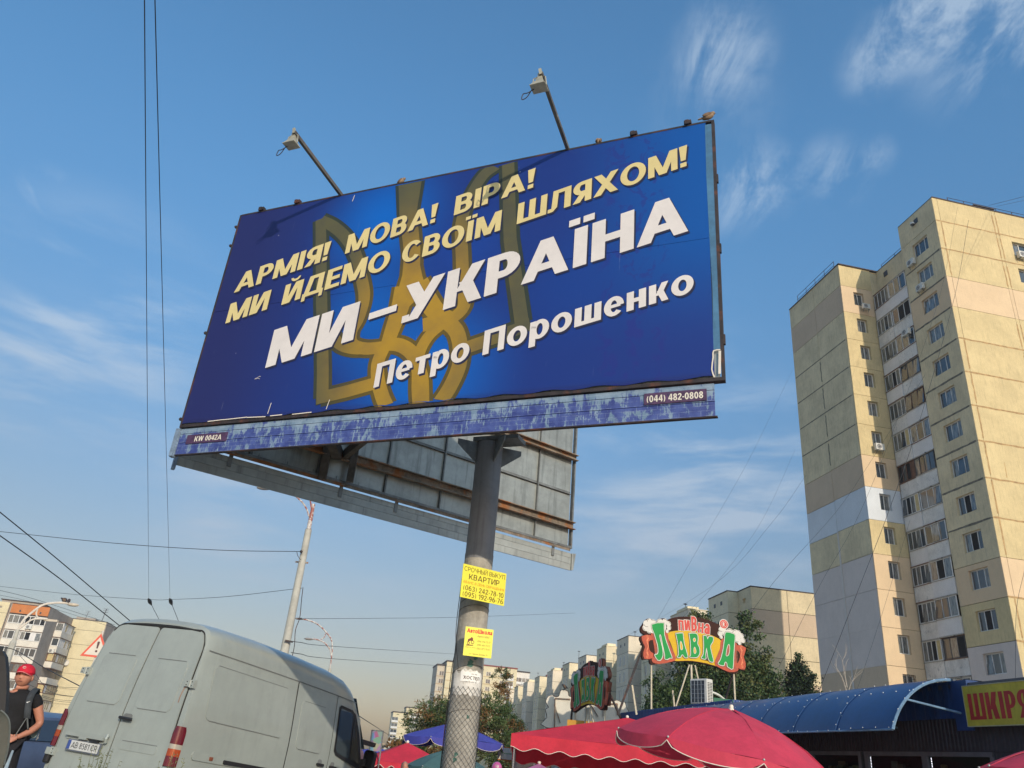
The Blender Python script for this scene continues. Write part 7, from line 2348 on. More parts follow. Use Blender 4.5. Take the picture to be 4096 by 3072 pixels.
def umbrella(label, c, R_, rise, n=8, m_=None, val=.14, tilt=(0, 0), rot=0, under=None, crown=.35, pipe=None, cat='umbrella', group=None, sag=.05):
    """c: crown point; canopy of n gores with a scooped hem between the rib tips"""
    m_ = m_ or red_c
    g0 = gz(c[0], c[1])
    t = thing('market_umbrella', label, cat, (c[0], c[1], g0), 0, group)
    top = c[2] - g0
    Rm = Matrix.Rotation(tilt[0], 3, 'X') @ Matrix.Rotation(tilt[1], 3, 'Y')

    def P(r_, a, dz=0):
        f = r_ / R_
        seg = (a / (2 * pi) * n) % 1
        dip = sag * (4 * seg * (1 - seg)) * f ** 2
        rr_ = r_ * (1 - .035 * 4 * seg * (1 - seg))
        z = -rise * (crown * f ** 2.4 + (1 - crown) * f) * 1.0 - dip * .4 + dz
        return Vector((0, 0, top)) + Rm @ Vector((rr_ * cos(a + rot), rr_ * sin(a + rot), z))
    K = 8; NR = 7
    for gi in range(n):
        q = MB(); vs_ = []
        for j in range(NR + 1):
            r_ = R_ * (.02 + .98 * j / NR)
            for k in range(K + 1):
                a = 2 * pi * (gi + k / K) / n
                vs_.append(P(r_, a, .022 * noise.noise(Vector((r_ * 2.2, a * 2.5, gi))) + .012 * noise.noise(Vector((r_ * 1.2, a * 9, gi)))))
        q.add(vs_, [(j * (K + 1) + k, j * (K + 1) + k + 1, (j + 1) * (K + 1) + k + 1, (j + 1) * (K + 1) + k) for j in range(NR) for k in range(K)])
        if val > 0:
            vs_ = []
            for k in range(K + 1):
                a = 2 * pi * (gi + k / K) / n; s_ = 4 * (k / K) * (1 - k / K)
                vs_ += [P(R_, a), P(R_ * 1.01, a, -val * (.15 + .85 * s_ ** .45))]
            q.add(vs_, [(2 * k, 2 * k + 1, 2 * k + 3, 2 * k + 2) for k in range(K)])
        q.build('canopy_gore', m_, t, smooth=50)
        q = MB(); q.tube([P(R_ * j / 12, 2 * pi * gi / n, .0) for j in range(1, 13)], .006, 4); q.build('seam', m_, t)
        if pipe is not None and val > 0:
            q = MB(); q.tube([P(R_ * 1.012, 2 * pi * (gi + k / (K * 2)) / n, -val * (.15 + .85 * (4 * (k / (K * 2)) * (1 - k / (K * 2))) ** .45)) for k in range(K * 2 + 1)], .007, 4); q.build('piping', pipe, t)
    q = MB()
    for gi in range(n):
        a = 2 * pi * gi / n
        q.tube([P(R_ * .06, a, -.015), P(R_ * .5, a, -.015), P(R_ * .99, a, -.012)], .007, 4)
        q.ball(P(R_ * 1.0, a, .005), .017, n=6, m=4)
    q.build('rib', pole_m, t)
    q = MB(); cpp = P(.001, 0)
    q.lathe([(.0, .07), (.022, .066), (.034, .045), (.030, .015), (.045, .0), (.05, -.03)], 14, (cpp.x, cpp.y, cpp.z)); q.build('finial', mat('finial_white', (.72, .68, .58), .5, .05), t, smooth=True)
    q = MB(); q.tube([(0, 0, 0), cpp - Vector((0, 0, .02))], .022, 8); q.build('pole', pole_m, t)
    q = MB(); q.box(-.22, .22, -.22, .22, 0, .08); q.build('base', concrete, t, bevel=.02)
    return t


cc = at_az(16.42, 13.2, 1.2 + .0770 * 13.2)
umbrella('huge pinkish-red umbrella with white-piped scooped hem in the right foreground', cc, 1.62, .66, 8, red_c, .16, (radians(1.6), radians(8.9)), radians(1), crown=.62, pipe=white_pipe)
cr_ = at_az(34.9, 12.6, 2.0)
umbrella('red umbrella whose edge enters at the lower right corner', cr_, 1.05, .35, 8, red_c, .14, pipe=white_pipe)
blue_c = mat('umbrella_blue', (.055, .06, .33), .8, .08, 2)
umbrella('blue-violet umbrella behind the billboard pole', at_az(-1.75, 27, 2.26), 1.62, .50, 8, blue_c, .22, pipe=white_pipe, crown=.1, rot=radians(22))
green_c = mat('umbrella_green', (.06, .13, .125), .8, .08, 2)
umbrella('grey-green umbrella low beside the billboard pole foot', at_az(-1.9, 21.5, 1.43), 1.02, .42, 8, green_c, .16, pipe=mat('pipe_green', (.3, .42, .4), .8, .05), rot=radians(10))
lil_c = mat('stall_lilac', (.34, .14, .32), .8, .08, 2)


def tent(label, c, hx, hy, rise, rot, m_, val, wave, pipe=None, posts=True, val_m=None, top=.0, group=None):
    """square market tent: pyramid roof, scalloped valance, four legs. c = centre at eaves height"""
    g0 = gz(c[0], c[1])
    t = thing('market_tent', label, 'tent', (c[0], c[1], g0), rot, group); e = c[2] - g0
    crn = [(-hx, -hy), (hx, -hy), (hx, hy), (-hx, hy)]
    for i in range(4):
        a, b = crn[i], crn[(i + 1) % 4]
        q = MB(); N_ = 12; vs_ = []
        for j in range(N_ + 1):
            for k in range(9):
                u = k / 8; f = 1 - j / N_ * .985
                x = (a[0] + (b[0] - a[0]) * u) * f; y = (a[1] + (b[1] - a[1]) * u) * f
                z = e + rise * (1 - f) + -.05 * (4 * u * (1 - u)) * f + .02 * noise.noise(Vector((x, y, i)))
                vs_.append((x, y, z))
        q.add(vs_, [(j * 9 + k, j * 9 + k + 1, (j + 1) * 9 + k + 1, (j + 1) * 9 + k) for j in range(N_) for k in range(8)])
        q.build('roof_panel', m_, t, smooth='all')
        q = MB(); L_ = (Vector(b) - Vector(a)).length; nw = max(2, round(L_ / wave)); pts = []
        for k in range(nw * 8 + 1):
            u = k / (nw * 8); x = a[0] + (b[0] - a[0]) * u; y = a[1] + (b[1] - a[1]) * u
            z = e - .05 * (4 * u * (1 - u)); w_ = .045 * cos(2 * pi * k / 8)
            ox = .012 * sin(k * .7) * (1 if i % 2 else 0); oy = .015 * sin(k * .45) * (0 if i % 2 else 1)
            pts.append((Vector((x, y, z)), Vector((x + ox, y + oy, z - val * (1.9 if i == 2 else 1) + w_))))
        for (p, r_), (p2, r2) in zip(pts, pts[1:]):
            q.face([p, r_, r2, p2])
        q.build('valance', val_m or m_, t, smooth='all')
        if pipe:
            q = MB(); q.tube([r_ for _, r_ in pts], .008, 4); q.build('piping', pipe, t)
        q = MB(); q.tube([(a[0] * .97, a[1] * .97, 0), (a[0] * .97, a[1] * .97, e)], .02, 6); q.build('leg', pole_m, t)
    q = MB(); q.ball((0, 0, e + rise + .02), .045, n=10, m=8); q.build('finial', mat('finial_white', (0, 0, 0)), t, smooth=True)
    return t


tent('large flat red market tent with wavy white-edged valance, centre right', (4.05, 23.75, 1.93), 3.17, 1.95, .72, radians(-3), red_t, .34, .62, white_pipe)
tent('small bright red tent between the van mirror and the billboard pole', (at_az(-4.75, 25.2, 1.0)[0], at_az(-4.75, 25.2, 1.0)[1], 1.04), 1.16, 1.05, .50, radians(12), red_t, .13, .32, white_pipe)
tent('dark blue stall roof peeping behind the small red tent', (at_az(-6.6, 28.5, 1.0)[0], at_az(-6.6, 28.5, 1.0)[1], 1.10), 1.5, .9, .25, radians(8), blue_c, .12, .3)
tent('lilac stall canopy under the left end of the large red tent', (at_az(4.0, 22.4, .9)[0], at_az(4.0, 22.4, .9)[1], .96), .78, .7, .33, radians(-4), lil_c, .10, .3)

# ------------------------------------------------------------------ small market buildings under the tents
kx = thing('market_kiosk', 'glazed orange-and-white kiosk under the large red tent', 'kiosk', at_az(9.6, 27.5, KG), radians(-6))
q = MB(); q.box(-2.9, 3.2, 0, 2, 0, 2.35); q.build('wall', mat('kiosk_pale', (.34, .36, .36), .8, .1), kx)
pinkg = glassy('pink_glass', (.30, .04, .07), .1, .6)
for x_ in (-2.2, -.65, .9, 2.4):
    q = MB(); q.box(x_, x_ + 1.1, -.05, 0, .4, 1.88); wo = q.build('window_frame', wframe, kx); q = MB(); q.box(x_ + .08, x_ + 1.02, -.07, -.05, .48, 1.80); q.build('pane', pinkg, wo)
for x_ in (-2.55, -1.0, .55, 2.08):
    q = MB()
    for j in range(3): q.box(x_ + j * .085, x_ + j * .085 + .08, -.08, 0, 0, 2.05)
    q.build('orange_post', mat('orange_wood', (.42, .12, .02), .6, .15, 8), kx)
kl = thing('market_kiosk', 'blue-and-glass kiosk at the left end of the red tent', 'kiosk', at_az(3.9, 26.5, KG), radians(-3))
q = MB(); q.box(-1.0, 1.6, 0, 1.8, 0, 1.55); q.build('wall', mat('kiosk_blue2', (.03, .06, .22), .6, .1), kl)
q = MB(); q.box(-.75, -.12, -.02, .9, 1.56, 2.7); q.build('glass_box', glassy('pale_glass', (.22, .27, .28), .08, .7), kl)
q = MB(); q.box(-.10, .12, -.05, .05, 1.56, 2.7); q.box(.14, .36, -.04, .04, 1.56, 2.12); q.build('white_post', sw, kl)
q = MB(); q.box(.62, 1.35, -.08, -.02, 1.85, 2.35); so2 = q.build('light_blue_sign', mat('sign_lightblue', (.20, .36, .42), .6, .1), kl)
q = MB(); write(q, 'ПРИВАТ', lambda a, b, d: (a, -.08 - d, b), .70, 2.06, .58, .18, 0, d=.004, w=.2, t=.16) if False else q.box(.70, 1.28, -.086, -.082, 2.07, 2.22); 
for i in range(7): q.box(.70 + i * .085, .70 + i * .085 + .05, -.092, -.088, 1.93, 2.02)
q.build('worn_lettering', mat('sign_blue_ink', (.05, .13, .22), .6, .2), so2)
ws = thing('shop_sign', 'white board with a green leaf mark beside the tree foot', 'sign', at(1990, 3035, 27.5), radians(-4))
q = MB(); q.box(0, .60, -.02, .02, 0, .33); q.build('board', sw, ws)
q = MB(); q.box(-.02, .62, -.024, .024, .331, .36); q.box(-.02, .62, -.024, .024, -.03, -.001); q.build('edge', mat('orange_wood', (0, 0, 0)), ws)
q = MB()
for a0 in (100, 40, -20): q.face([(.10 + .0, -.024, .20), (.10 + .05 * cos(radians(a0 + 25)), -.024, .20 + .05 * sin(radians(a0 + 25))), (.10 + .09 * cos(radians(a0)), -.0242, .20 + .09 * sin(radians(a0))), (.10 + .05 * cos(radians(a0 - 25)), -.024, .20 + .05 * sin(radians(a0 - 25)))])
for i in range(9): q.box(.20 + i * .038, .20 + i * .038 + .025, -.0235, -.0215, .155, .185)
q.build('leaf_mark', mat('leaf_green', (.05, .25, .06), .6, .1), ws)
bk_ = thing('kiosk', 'brown and purple stall front under the white leaf-marked board', 'kiosk', at(1975, 3072, 29) * 1.0, radians(-4))
bk_.location.z = KG
q = MB(); q.box(-.2, 1.1, 0, 1.2, 0, 1.62); q.build('wall', mat('stall_purple', (.09, .03, .07), .8, .15), bk_)
q = MB(); q.box(.25, .55, -.02, 0, 1.40, 1.60); q.build('window', pane_m, bk_)
bl = thing('balloon', 'pink balloon with a pale number fifty at the bottom edge', 'balloon', at(1987, 3074, 19.0))
q = MB(); q.ball((0, 0, 0), .115, .115, .135, 18, 12); q.build('skin', mat('balloon_pink', (.50, .10, .28), .3, .03, coat=.3), bl, smooth=True)
q = MB(); write(q, '50', lambda a, b, d: (a, -.125 + abs(a) * .3 - d + max(0, b) * .10, b), -.035, .02, .075, .05, 0, d=.0, w=.16, t=.13); q.build('lettering', sw, bl)
q = MB(); q.tube([(0, 0, -.135), (.02, 0, -.6), (0, .02, gz(0, 20) - bl.location.z)], .003, 4); q.build('string', white_pipe, bl)

# stall roof, poster stand and white letter sign beyond the van
sh_ = thing('stall_roof', 'dark sloping stall roof right of the van windscreen', 'kiosk', at(1468, 2960, 15.5), radians(8))
sh_.location.z = gz(-2, 15)
zt_ = at(1468, 2960, 15.5).z - sh_.location.z
q = MB(); q.add([(-1.6, 0, zt_ + .30), (.17, 0, zt_ - .04), (.17, 2.2, zt_ - .04), (-1.6, 2.2, zt_ + .30), (-1.6, 0, zt_ + .21), (.16, 0, zt_ - .10), (.16, 2.2, zt_ - .10), (-1.6, 2.2, zt_ + .21)], [(0, 1, 2, 3), (7, 6, 5, 4), (0, 4, 5, 1), (1, 5, 6, 2), (2, 6, 7, 3), (3, 7, 4, 0)]); q.build('roof', mat('stall_dark', (.03, .02, .025), .6, .2), sh_)
q = MB(); q.box(-1.4, -.15, .3, 2.0, 0, zt_ + .05); q.build('wall', mat('stall_wall', (.03, .025, .03), .8, .2), sh_)
ps = thing('poster_stand', 'framed colourful food poster on a stand beyond the van mirror', 'poster', at(1478, 3010, 24), radians(-4))
ps.location.z = gz(-2.6, 24); h0 = at(1478, 3003, 24).z - ps.location.z
pm_ = bpy.data.materials.new('food_poster'); pm_.use_nodes = True
q_ = NG(pm_.node_tree); vr = q_.n.new('ShaderNodeTexVoronoi'); vr.inputs['Scale'].default_value = 7; q_.put(vr.inputs['Vector'], q_.n.new('ShaderNodeTexCoord').outputs['Object'])
q_.put(q_.n['Principled BSDF'].inputs['Base Color'], q_.mix(.55, q_.mix(.5, vr.outputs['Color'], (.25, .08, .03)), (.10, .14, .30)))
q = MB(); q.box(0, .29, -.01, .01, h0, h0 + .50); q.build('poster', pm_, ps)
q = MB(); q.beam((.30, 0, 0), (.30, 0, h0 + .52), .03); q.beam((-.02, 0, 0), (-.02, 0, h0 + .52), .03); q.beam((-.03, 0, h0 + .515), (.31, 0, h0 + .515), .03); q.build('frame', steel, ps)
wb_ = thing('white_wall_sign', 'white L-shaped wall panel with a small lettered board, below the far cream tower', 'sign', at(1512, 3010, 34), radians(-4))
wb_.location.z = gz(0, 34)
zz0 = lambda px, py: at(px, py, 34).z - wb_.location.z
xx0 = lambda px: (at(px, 2990, 34) - Vector((wb_.location.x, wb_.location.y, 0))).x
q = MB(); q.box(0, xx0(1566), 0, .5, 0, zz0(1530, 2982)); q.box(xx0(1550), xx0(1566), -.02, .0, 0, zz0(1556, 2950)); q.box(xx0(1550), xx0(1592), -.02, .3, zz0(1575, 2964), zz0(1575, 2950)); q.build('panel', sw, wb_)
q = MB(); q.box(xx0(1556), xx0(1592), -.05, -.03, zz0(1575, 2963), zz0(1575, 2953)); q.build('board', mat('grey_board', (.40, .38, .33), .7, .1), wb_)
q = MB()
for i in range(8): q.box(xx0(1558) + i * .045, xx0(1558) + i * .045 + .028, -.056, -.052, zz0(1575, 2961), zz0(1575, 2955))
q.build('worn_lettering', sk, wb_)
q = MB(); q.box(xx0(1520), xx0(1545), -.3, .3, zz0(1530, 2982), zz0(1530, 2972)); q.build('ledge', mat('tan_sheet', (0, 0, 0)), wb_)

# ================================================================== trees
def tree(label, base, H, blobs, mats_, seed, trunk_r=.12, leaf=.10, n=9000, cat='tree', name='tree', limbs=6, up=.0, long_leaf=1.0):
    """tapered trunk and limbs; thousands of leaf blades in uneven clumps inside the given blobs (x, y, z, r, rz)"""
    random.seed(seed)
    t = thing(name, label, cat, base)
    tb = MB(); tb.tube(smooth_pts([(0, 0, 0), (.05, 0, H * .25), (-.05, .05, H * .5), (0, 0, H * .85)]), [trunk_r * (1 - .85 * i / 18) for i in range(19)], 8)
    for i in range(limbs):
        b = random.choice(blobs); s_ = Vector((0, 0, H * random.uniform(.2, .6))); e = Vector(b[:3]) + Vector((random.uniform(-.5, .5) * b[3], random.uniform(-.5, .5) * b[3], random.uniform(0, .5) * b[4]))
        tb.tube(smooth_pts([s_, s_.lerp(e, .5) + Vector((0, 0, -.1)), e], 4), [trunk_r * .45 * (1 - .85 * j / 8) for j in range(9)], 5)
    tb.build('trunk', mat('bark', (.09, .07, .05), .9, .3, 8), t)
    tot = sum(b[3] ** 2 * b[4] for b in blobs)
    groups = [MB() for _ in mats_]
    for b in blobs:
        nb = int(n * b[3] ** 2 * b[4] / tot); ncl = max(4, nb // 55)
        for c in range(ncl):
            while True:
                v = Vector((random.gauss(0, 1), random.gauss(0, 1), random.gauss(0, 1)))
                if v.length > .1: break
            v.normalize(); rr_ = random.random() ** .35
            c_ = Vector((b[0] + v.x * b[3] * rr_, b[1] + v.y * b[3] * rr_, b[2] + v.z * b[4] * rr_))
            cs = random.uniform(.10, .22) * (b[3] + b[4]) * .5 + leaf
            g_ = groups[min(len(groups) - 1, int(random.random() * len(groups)))]
            out_ = (v + Vector((0, 0, .4 + up))).normalized()
            for l in range(55):
                p = c_ + Vector((random.gauss(0, 1), random.gauss(0, 1), random.gauss(0, .75))) * cs * .55
                d = (Vector((random.gauss(0, 1), random.gauss(0, 1), random.gauss(0, 1))) + out_ * .7).normalized(); l_ = leaf * random.uniform(.6, 1.3)
                s_ = d.cross(Vector((random.gauss(0, 1), random.gauss(0, 1), random.gauss(0, 1)))).normalized() * l_ * .42 / long_leaf
                g_.face([p, p + d * l_ * .5 * long_leaf + s_, p + d * l_ * long_leaf, p + d * l_ * .5 * long_leaf - s_])
    for g_, m_ in zip(groups, mats_):
        if g_.f: g_.build('crown', m_, t)
    return t


lf1 = mat('leaf_dark', (.035, .065, .022), .6, .25, 3, spec=.3); lf2 = mat('leaf_mid', (.065, .105, .032), .6, .25, 3, spec=.3); lf3 = mat('leaf_olive', (.10, .115, .04), .65, .25, 3, spec=.3)
lf4 = mat('leaf_rust', (.17, .09, .03), .7, .25, 3, spec=.3); lf5 = mat('leaf_black', (.015, .025, .014), .7, .3, 3, spec=.2)
b0 = at_az(15.6, 50, -.64)
tree('wide green tree behind the face-on shop sign', b0, 9.5, [(0, 0, 6.3, 2.7, 2.6), (2.1, .5, 7.0, 1.5, 2.4), (1.9, 0, 9.9, .7, 1.3), (1.1, 0, 9.4, .9, 1.2), (2.7, 0, 6.2, 1.1, 2.3), (-1.6, 0, 8.4, 1.1, 1.5), (-1.0, 0, 10.4, .6, .9), (2.9, .2, 8.2, .55, 1.3), (1.6, 0, 11.0, .3, .6), (3.3, 0, 5.6, .5, 1.4)], [lf1, lf2, lf1, lf3], 31, .22, .15, 40000)
b0 = at_az(12.2, 47, -.64)
tree('ragged low tree left of the face-on sign posts', b0, 6, [(0, 0, 5.0, 1.3, 1.3), (-.3, 0, 6.4, .9, .7), (1.0, 0, 6.2, .9, 1.0), (-.9, 0, 3.9, 1.0, .9)], [lf1, lf2], 33, .12, .13, 9000)
b0 = at_az(20.6, 55, -.64)
tree('dark narrow conifer against the pale gable, twin-tipped', b0, 8.2, [(0, 0, 6.6, .85, 1.9), (.08, 0, 8.2, .55, 1.2), (.10, 0, 9.35, .22, .65), (.75, 0, 7.0, .5, 1.5), (.86, 0, 8.2, .24, .55), (-.5, 0, 6.6, .5, 1.1)], [lf5, lf5, lf1], 35, .16, .12, 22000)
b0 = at_az(20.4, 54, -.64)
tree('low dark bush beyond the blue canopy, just left of the conifer', b0, 3.8, [(-.6, 0, 5.9, .7, .9), (-1.3, 0, 6.0, .5, .7)], [lf5, lf1], 36, .1, .14, 3500)
b0 = at_az(-1.6, 38, -.64)
tree('feathery green tree with rusty tips behind the billboard pole', b0, 4.2, [(-.3, 0, 3.4, 1.7, .85), (-1.6, 0, 3.2, .9, .55), (1.4, 0, 3.6, .95, 1.0), (2.2, 0, 2.7, .7, .7), (.1, 0, 4.15, .8, .5), (1.3, 0, 2.0, .8, .8), (0, 0, 2.6, 1.2, .6)], [lf1, lf2, lf3, lf2, lf4], 41, .13, .085, 26000, long_leaf=1.9, limbs=9)
b0 = at_az(.9, 40, -.64)
tree('rust-tipped slender tree just right of the billboard pole', b0, 4.4, [(.2, 0, 4.6, .45, .9), (.1, 0, 5.6, .35, .6), (.6, 0, 3.2, .8, .8), (1.0, 0, 2.0, .7, .6)], [lf4, lf2, lf4, lf1], 43, .09, .085, 8000, long_leaf=1.9)
b0 = at_az(-4.2, 33, -.64)
tree('low autumn bush behind the small red tent', b0, 1.8, [(0, 0, 1.95, 1.3, .55), (1.2, 0, 1.9, .8, .6)], [lf3, lf4, lf1], 44, .08, .12, 3500)
# bare white birch tip
bt = thing('bare_tree', 'bare whitish branch tips against the shaded tower wall', 'tree', at_az(23.5, 50, -.64))
random.seed(2)
q = MB()
def limb(a, b, r0, r1, depth):
    m_ = a.lerp(b, .5) + Vector((random.uniform(-.1, .1), 0, 0)); q.tube(smooth_pts([a, m_, b], 4), [r0 + (r1 - r0) * i / 8 for i in range(9)], 5)
    if depth:
        for i in range(5):
            s_ = a.lerp(b, random.uniform(.3, 1)); e = s_ + (b - a).normalized() * random.uniform(.3, .8) + Vector((random.uniform(-.55, .55), random.uniform(-.3, .3), random.uniform(-.1, .3)))
            limb(s_, e, r1 * .9, .006, depth - 1)
P_ = lambda px, py: at(px, py, 50) - bt.location
limb(Vector((.1, 0, 0)), P_(3384, 2758), .12, .06, 0)
limb(P_(3384, 2758), P_(3336, 2655), .032, .012, 1); limb(P_(3388, 2750), P_(3368, 2638), .032, .012, 1); limb(P_(3395, 2762), P_(3414, 2716), .03, .012, 1)
q.build('trunk', mat('birch_white', (.36, .32, .27), .8, .15, 6), bt)

# ================================================================== street furniture
conc2 = mat('pole_concrete', (.44, .43, .38), .9, .10, 3, streak=.2, bump=.1)
whitetube = mat('white_tube', (.52, .50, .47), .6, .15, 6, col2=(.30, .10, .08), c2=(.48, .55), c2s=7)
p1 = thing('tram_pole', 'tall tapered concrete pole carrying wires, behind the van roof', 'street lamp', at_az(-13.70, 27, gz(-6, 26)), 0)
g0 = p1.location.z
q = MB(); q.lathe([(.155, 0), (.145, 3), (.118, 7), (.108, 8.4)], 18, (0, 0, 0)); q.build('pole', conc2, p1, smooth=True)
q = MB(); q.lathe([(.075, 8.4), (.07, 8.9), (.055, 9.3)], 14); q.build('tube', whitetube, p1, smooth=True)
q = MB()
for z in (3.1, 3.9, 4.6, 5.4, 6.4, 7.3, 8.2, 8.4): q.lathe([(.13 - .004 * z, z - .02), (.142 - .004 * z, z), (.13 - .004 * z, z + .02)], 14)
q.beam((-.22, 0, 7.3), (.2, 0, 7.3), .03, .05); q.build('clamp', rust, p1)
LM = lambda px, py, D, o: at(px, py, D) - o.location
q = MB()
q.tube(smooth_pts([LM(1236, 2066, 27, p1), LM(1226, 2035, 27, p1), LM(1203, 2003, 27, p1), LM(1160, 1972, 27, p1), LM(1085, 1955, 27, p1)], 5), .028, 6)
q.tube(smooth_pts([LM(1246, 2064, 27, p1), LM(1245, 2030, 27, p1), LM(1236, 1990, 27, p1), LM(1200, 1930, 27, p1), LM(1130, 1890, 27, p1)], 5), .028, 6); q.build('arm', whitetube, p1)
q = MB(); q.ball(LM(1054, 1953, 27, p1), .24, .10, .06, 14, 8); q.build('lamp_head', mat('lamp_grey', (.30, .27, .25), .4, .1), p1, smooth=True)
q = MB(); q.tube(smooth_pts([LM(1212, 2350, 26.85, p1), LM(1206, 2400, 26.8, p1), LM(1199, 2470, 26.8, p1), LM(1182, 2520, 26.8, p1), LM(1178, 2580, 26.8, p1), LM(1168, 2630, 26.8, p1)], 5), .014, 4)
q.tube(smooth_pts([LM(1187, 2206, 26.85, p1), LM(1192, 2225, 26.8, p1), LM(1204, 2240, 26.8, p1)], 5), .012, 4); q.build('cable', dark_frame, p1)
q = MB(); q.ball(LM(1205, 2206, 26.8, p1), .05, n=8, m=5); q.beam(LM(1190, 2475, 26.8, p1), LM(1207, 2475, 26.8, p1), .05, .05); q.beam(LM(1140, 2562, 26.8, p1), LM(1172, 2568, 26.8, p1), .05, .05); q.build('insulator', dark_frame, p1)

p2 = thing('street_lamp', 'thin twin-armed street lamp beyond the tram pole', 'street lamp', at_az(-10.5, 58, KG), 0, 'twin-armed street lamps')
q = MB(); q.tube([(0, 0, 0), LM(1320, 2674, 58, p2)], [.15, .10], 10); q.build('pole', conc2, p2)
q = MB()
q.tube(smooth_pts([LM(1320, 2674, 58, p2), LM(1327, 2622, 58, p2), LM(1329, 2594, 58, p2), LM(1325, 2558, 58, p2), LM(1302, 2526, 58, p2), LM(1271, 2497, 58, p2), LM(1234, 2481, 58, p2), LM(1205, 2476, 58, p2)], 4), .05, 5)
q.tube(smooth_pts([LM(1325, 2625, 58, p2), LM(1320, 2598, 58, p2), LM(1298, 2571, 58, p2), LM(1271, 2559, 58, p2), LM(1250, 2556, 58, p2)], 4), .045, 5)
q.tube(smooth_pts([LM(1302, 2533, 58, p2), LM(1297, 2549, 58, p2), LM(1283, 2558, 58, p2)], 4), .035, 5); q.build('arm', whitetube, p2)
q = MB(); q.ball(LM(1196, 2475, 58, p2), .33, .14, .07, 12, 6); q.ball(LM(1235, 2556, 58, p2), .33, .14, .08, 12, 6); q.build('lamp_head', mat('lamp_grey', (0, 0, 0)), p2, smooth=True)
whl = mat('white_lamp_arm', (.66, .60, .52), .5, .08)
p3 = thing('street_lamp', 'white curved-arm street lamp with three birds, against the left block', 'street lamp', at_az(-29.38, 60, KG), 0, 'twin-armed street lamps')
q = MB(); q.tube([(0, 0, 0), LM(52, 2572, 60, p3), LM(58, 2560, 60, p3), LM(72, 2518, 60, p3)], [.24, .20, .13, .11], 10); q.build('pole', conc2, p3)
q = MB()
q.tube(smooth_pts([LM(72, 2518, 60, p3), LM(95, 2480, 60, p3), LM(130, 2448, 60, p3), LM(171, 2420, 60, p3), LM(212, 2412, 60, p3), LM(245, 2411, 60, p3), LM(280, 2414, 60, p3)], 4), .07, 6)
q.tube(smooth_pts([LM(78, 2515, 60, p3), LM(105, 2493, 60, p3), LM(138, 2476, 60, p3), LM(190, 2476, 60, p3)], 4), .055, 6)
q.tube(smooth_pts([LM(150, 2436, 60, p3), LM(145, 2455, 60, p3), LM(150, 2468, 60, p3), LM(160, 2474, 60, p3)], 4), .045, 5); q.build('arm', whl, p3)
q = MB(); q.ball(LM(292, 2419, 60, p3), .40, .17, .12, 12, 6); q.box(-.42, .42, -.12, .12, -.07, .06, M=Matrix.Translation(LM(206, 2482, 60, p3))); q.build('lamp_head', mat('lamp_cream', (.55, .48, .38), .4, .1), p3)


def bird(label, p, s_, m_, yaw=0, cat='bird', pitch=25, grp=None):
    t = thing('bird', label, cat, p, yaw, grp); t.scale = (s_, s_, s_)
    q = MB(); M_ = Matrix.Rotation(radians(-pitch), 3, 'Y')
    for c_, r_ in (((0, 0, .10), (.10, .055, .060)), ((.075, 0, .155), (.042, .034, .036)), ((-.11, 0, .065), (.075, .022, .014))):
        q.ball(c_, *r_, n=12, m=8, M=M_)
    q.add([Vector((.108, -.008, .155)), Vector((.108, .008, .155)), Vector((.140, 0, .148)), Vector((.108, 0, .165))], [(0, 1, 2), (0, 2, 3), (1, 3, 2), (0, 3, 1)])
    q.build('body', m_, t, smooth='all')
    q = MB(); q.tube([(0, -.02, .05), (.005, -.02, 0)], .005, 4); q.tube([(0, .02, .05), (.005, .02, 0)], .005, 4); q.build('leg', dark_frame, t)
    q = MB()
    for s2 in (-1, 1): q.ball((-.02, s2 * .048, .105), .085, .012, .035, 10, 6, M=M_)
    q.build('wing', mat('wing_brown', (.16, .10, .06), .8, .3, 20), t, smooth='all')
    return t


brn = mat('sparrow', (.28, .19, .12), .8, .2, 20); blk = mat('pigeon', (.03, .03, .04), .7, .2)
FM = lambda u, v, y: Vector((-3.7605, 8.5092, 4.3876)) + Matrix.Rotation(radians(-23.041), 3, 'Z') @ Vector((u, y, v))
bird('sparrow upright on the billboard top edge beside the right floodlight arm', FM(4.86, 3.03, .02), .52, brn, radians(60), pitch=55)
bird('sparrow perched at the far right corner of the billboard top', FM(6.05, 3.04, .0), .62, brn, radians(-15), pitch=20)
bird('sparrow on the billboard top between the floodlight and the trident point', FM(2.38, 3.03, .02), .50, brn, radians(-30), pitch=40)
bird('pigeon on top of the white cloud-shaped board', at(2258, 2758, 41.9), 1.35, blk, radians(150), pitch=50)
for i, (px, py, lb) in enumerate(((250, 2409, 'leftmost of three birds on the white lamp arm'), (259, 2409, 'middle of three birds on the white lamp arm'), (273, 2412, 'rightmost of three birds on the white lamp arm'))):
    bird(lb, at(px, py, 60), 1.5, blk, radians(200 - 40 * i), pitch=55, grp='birds on the lamp arm')

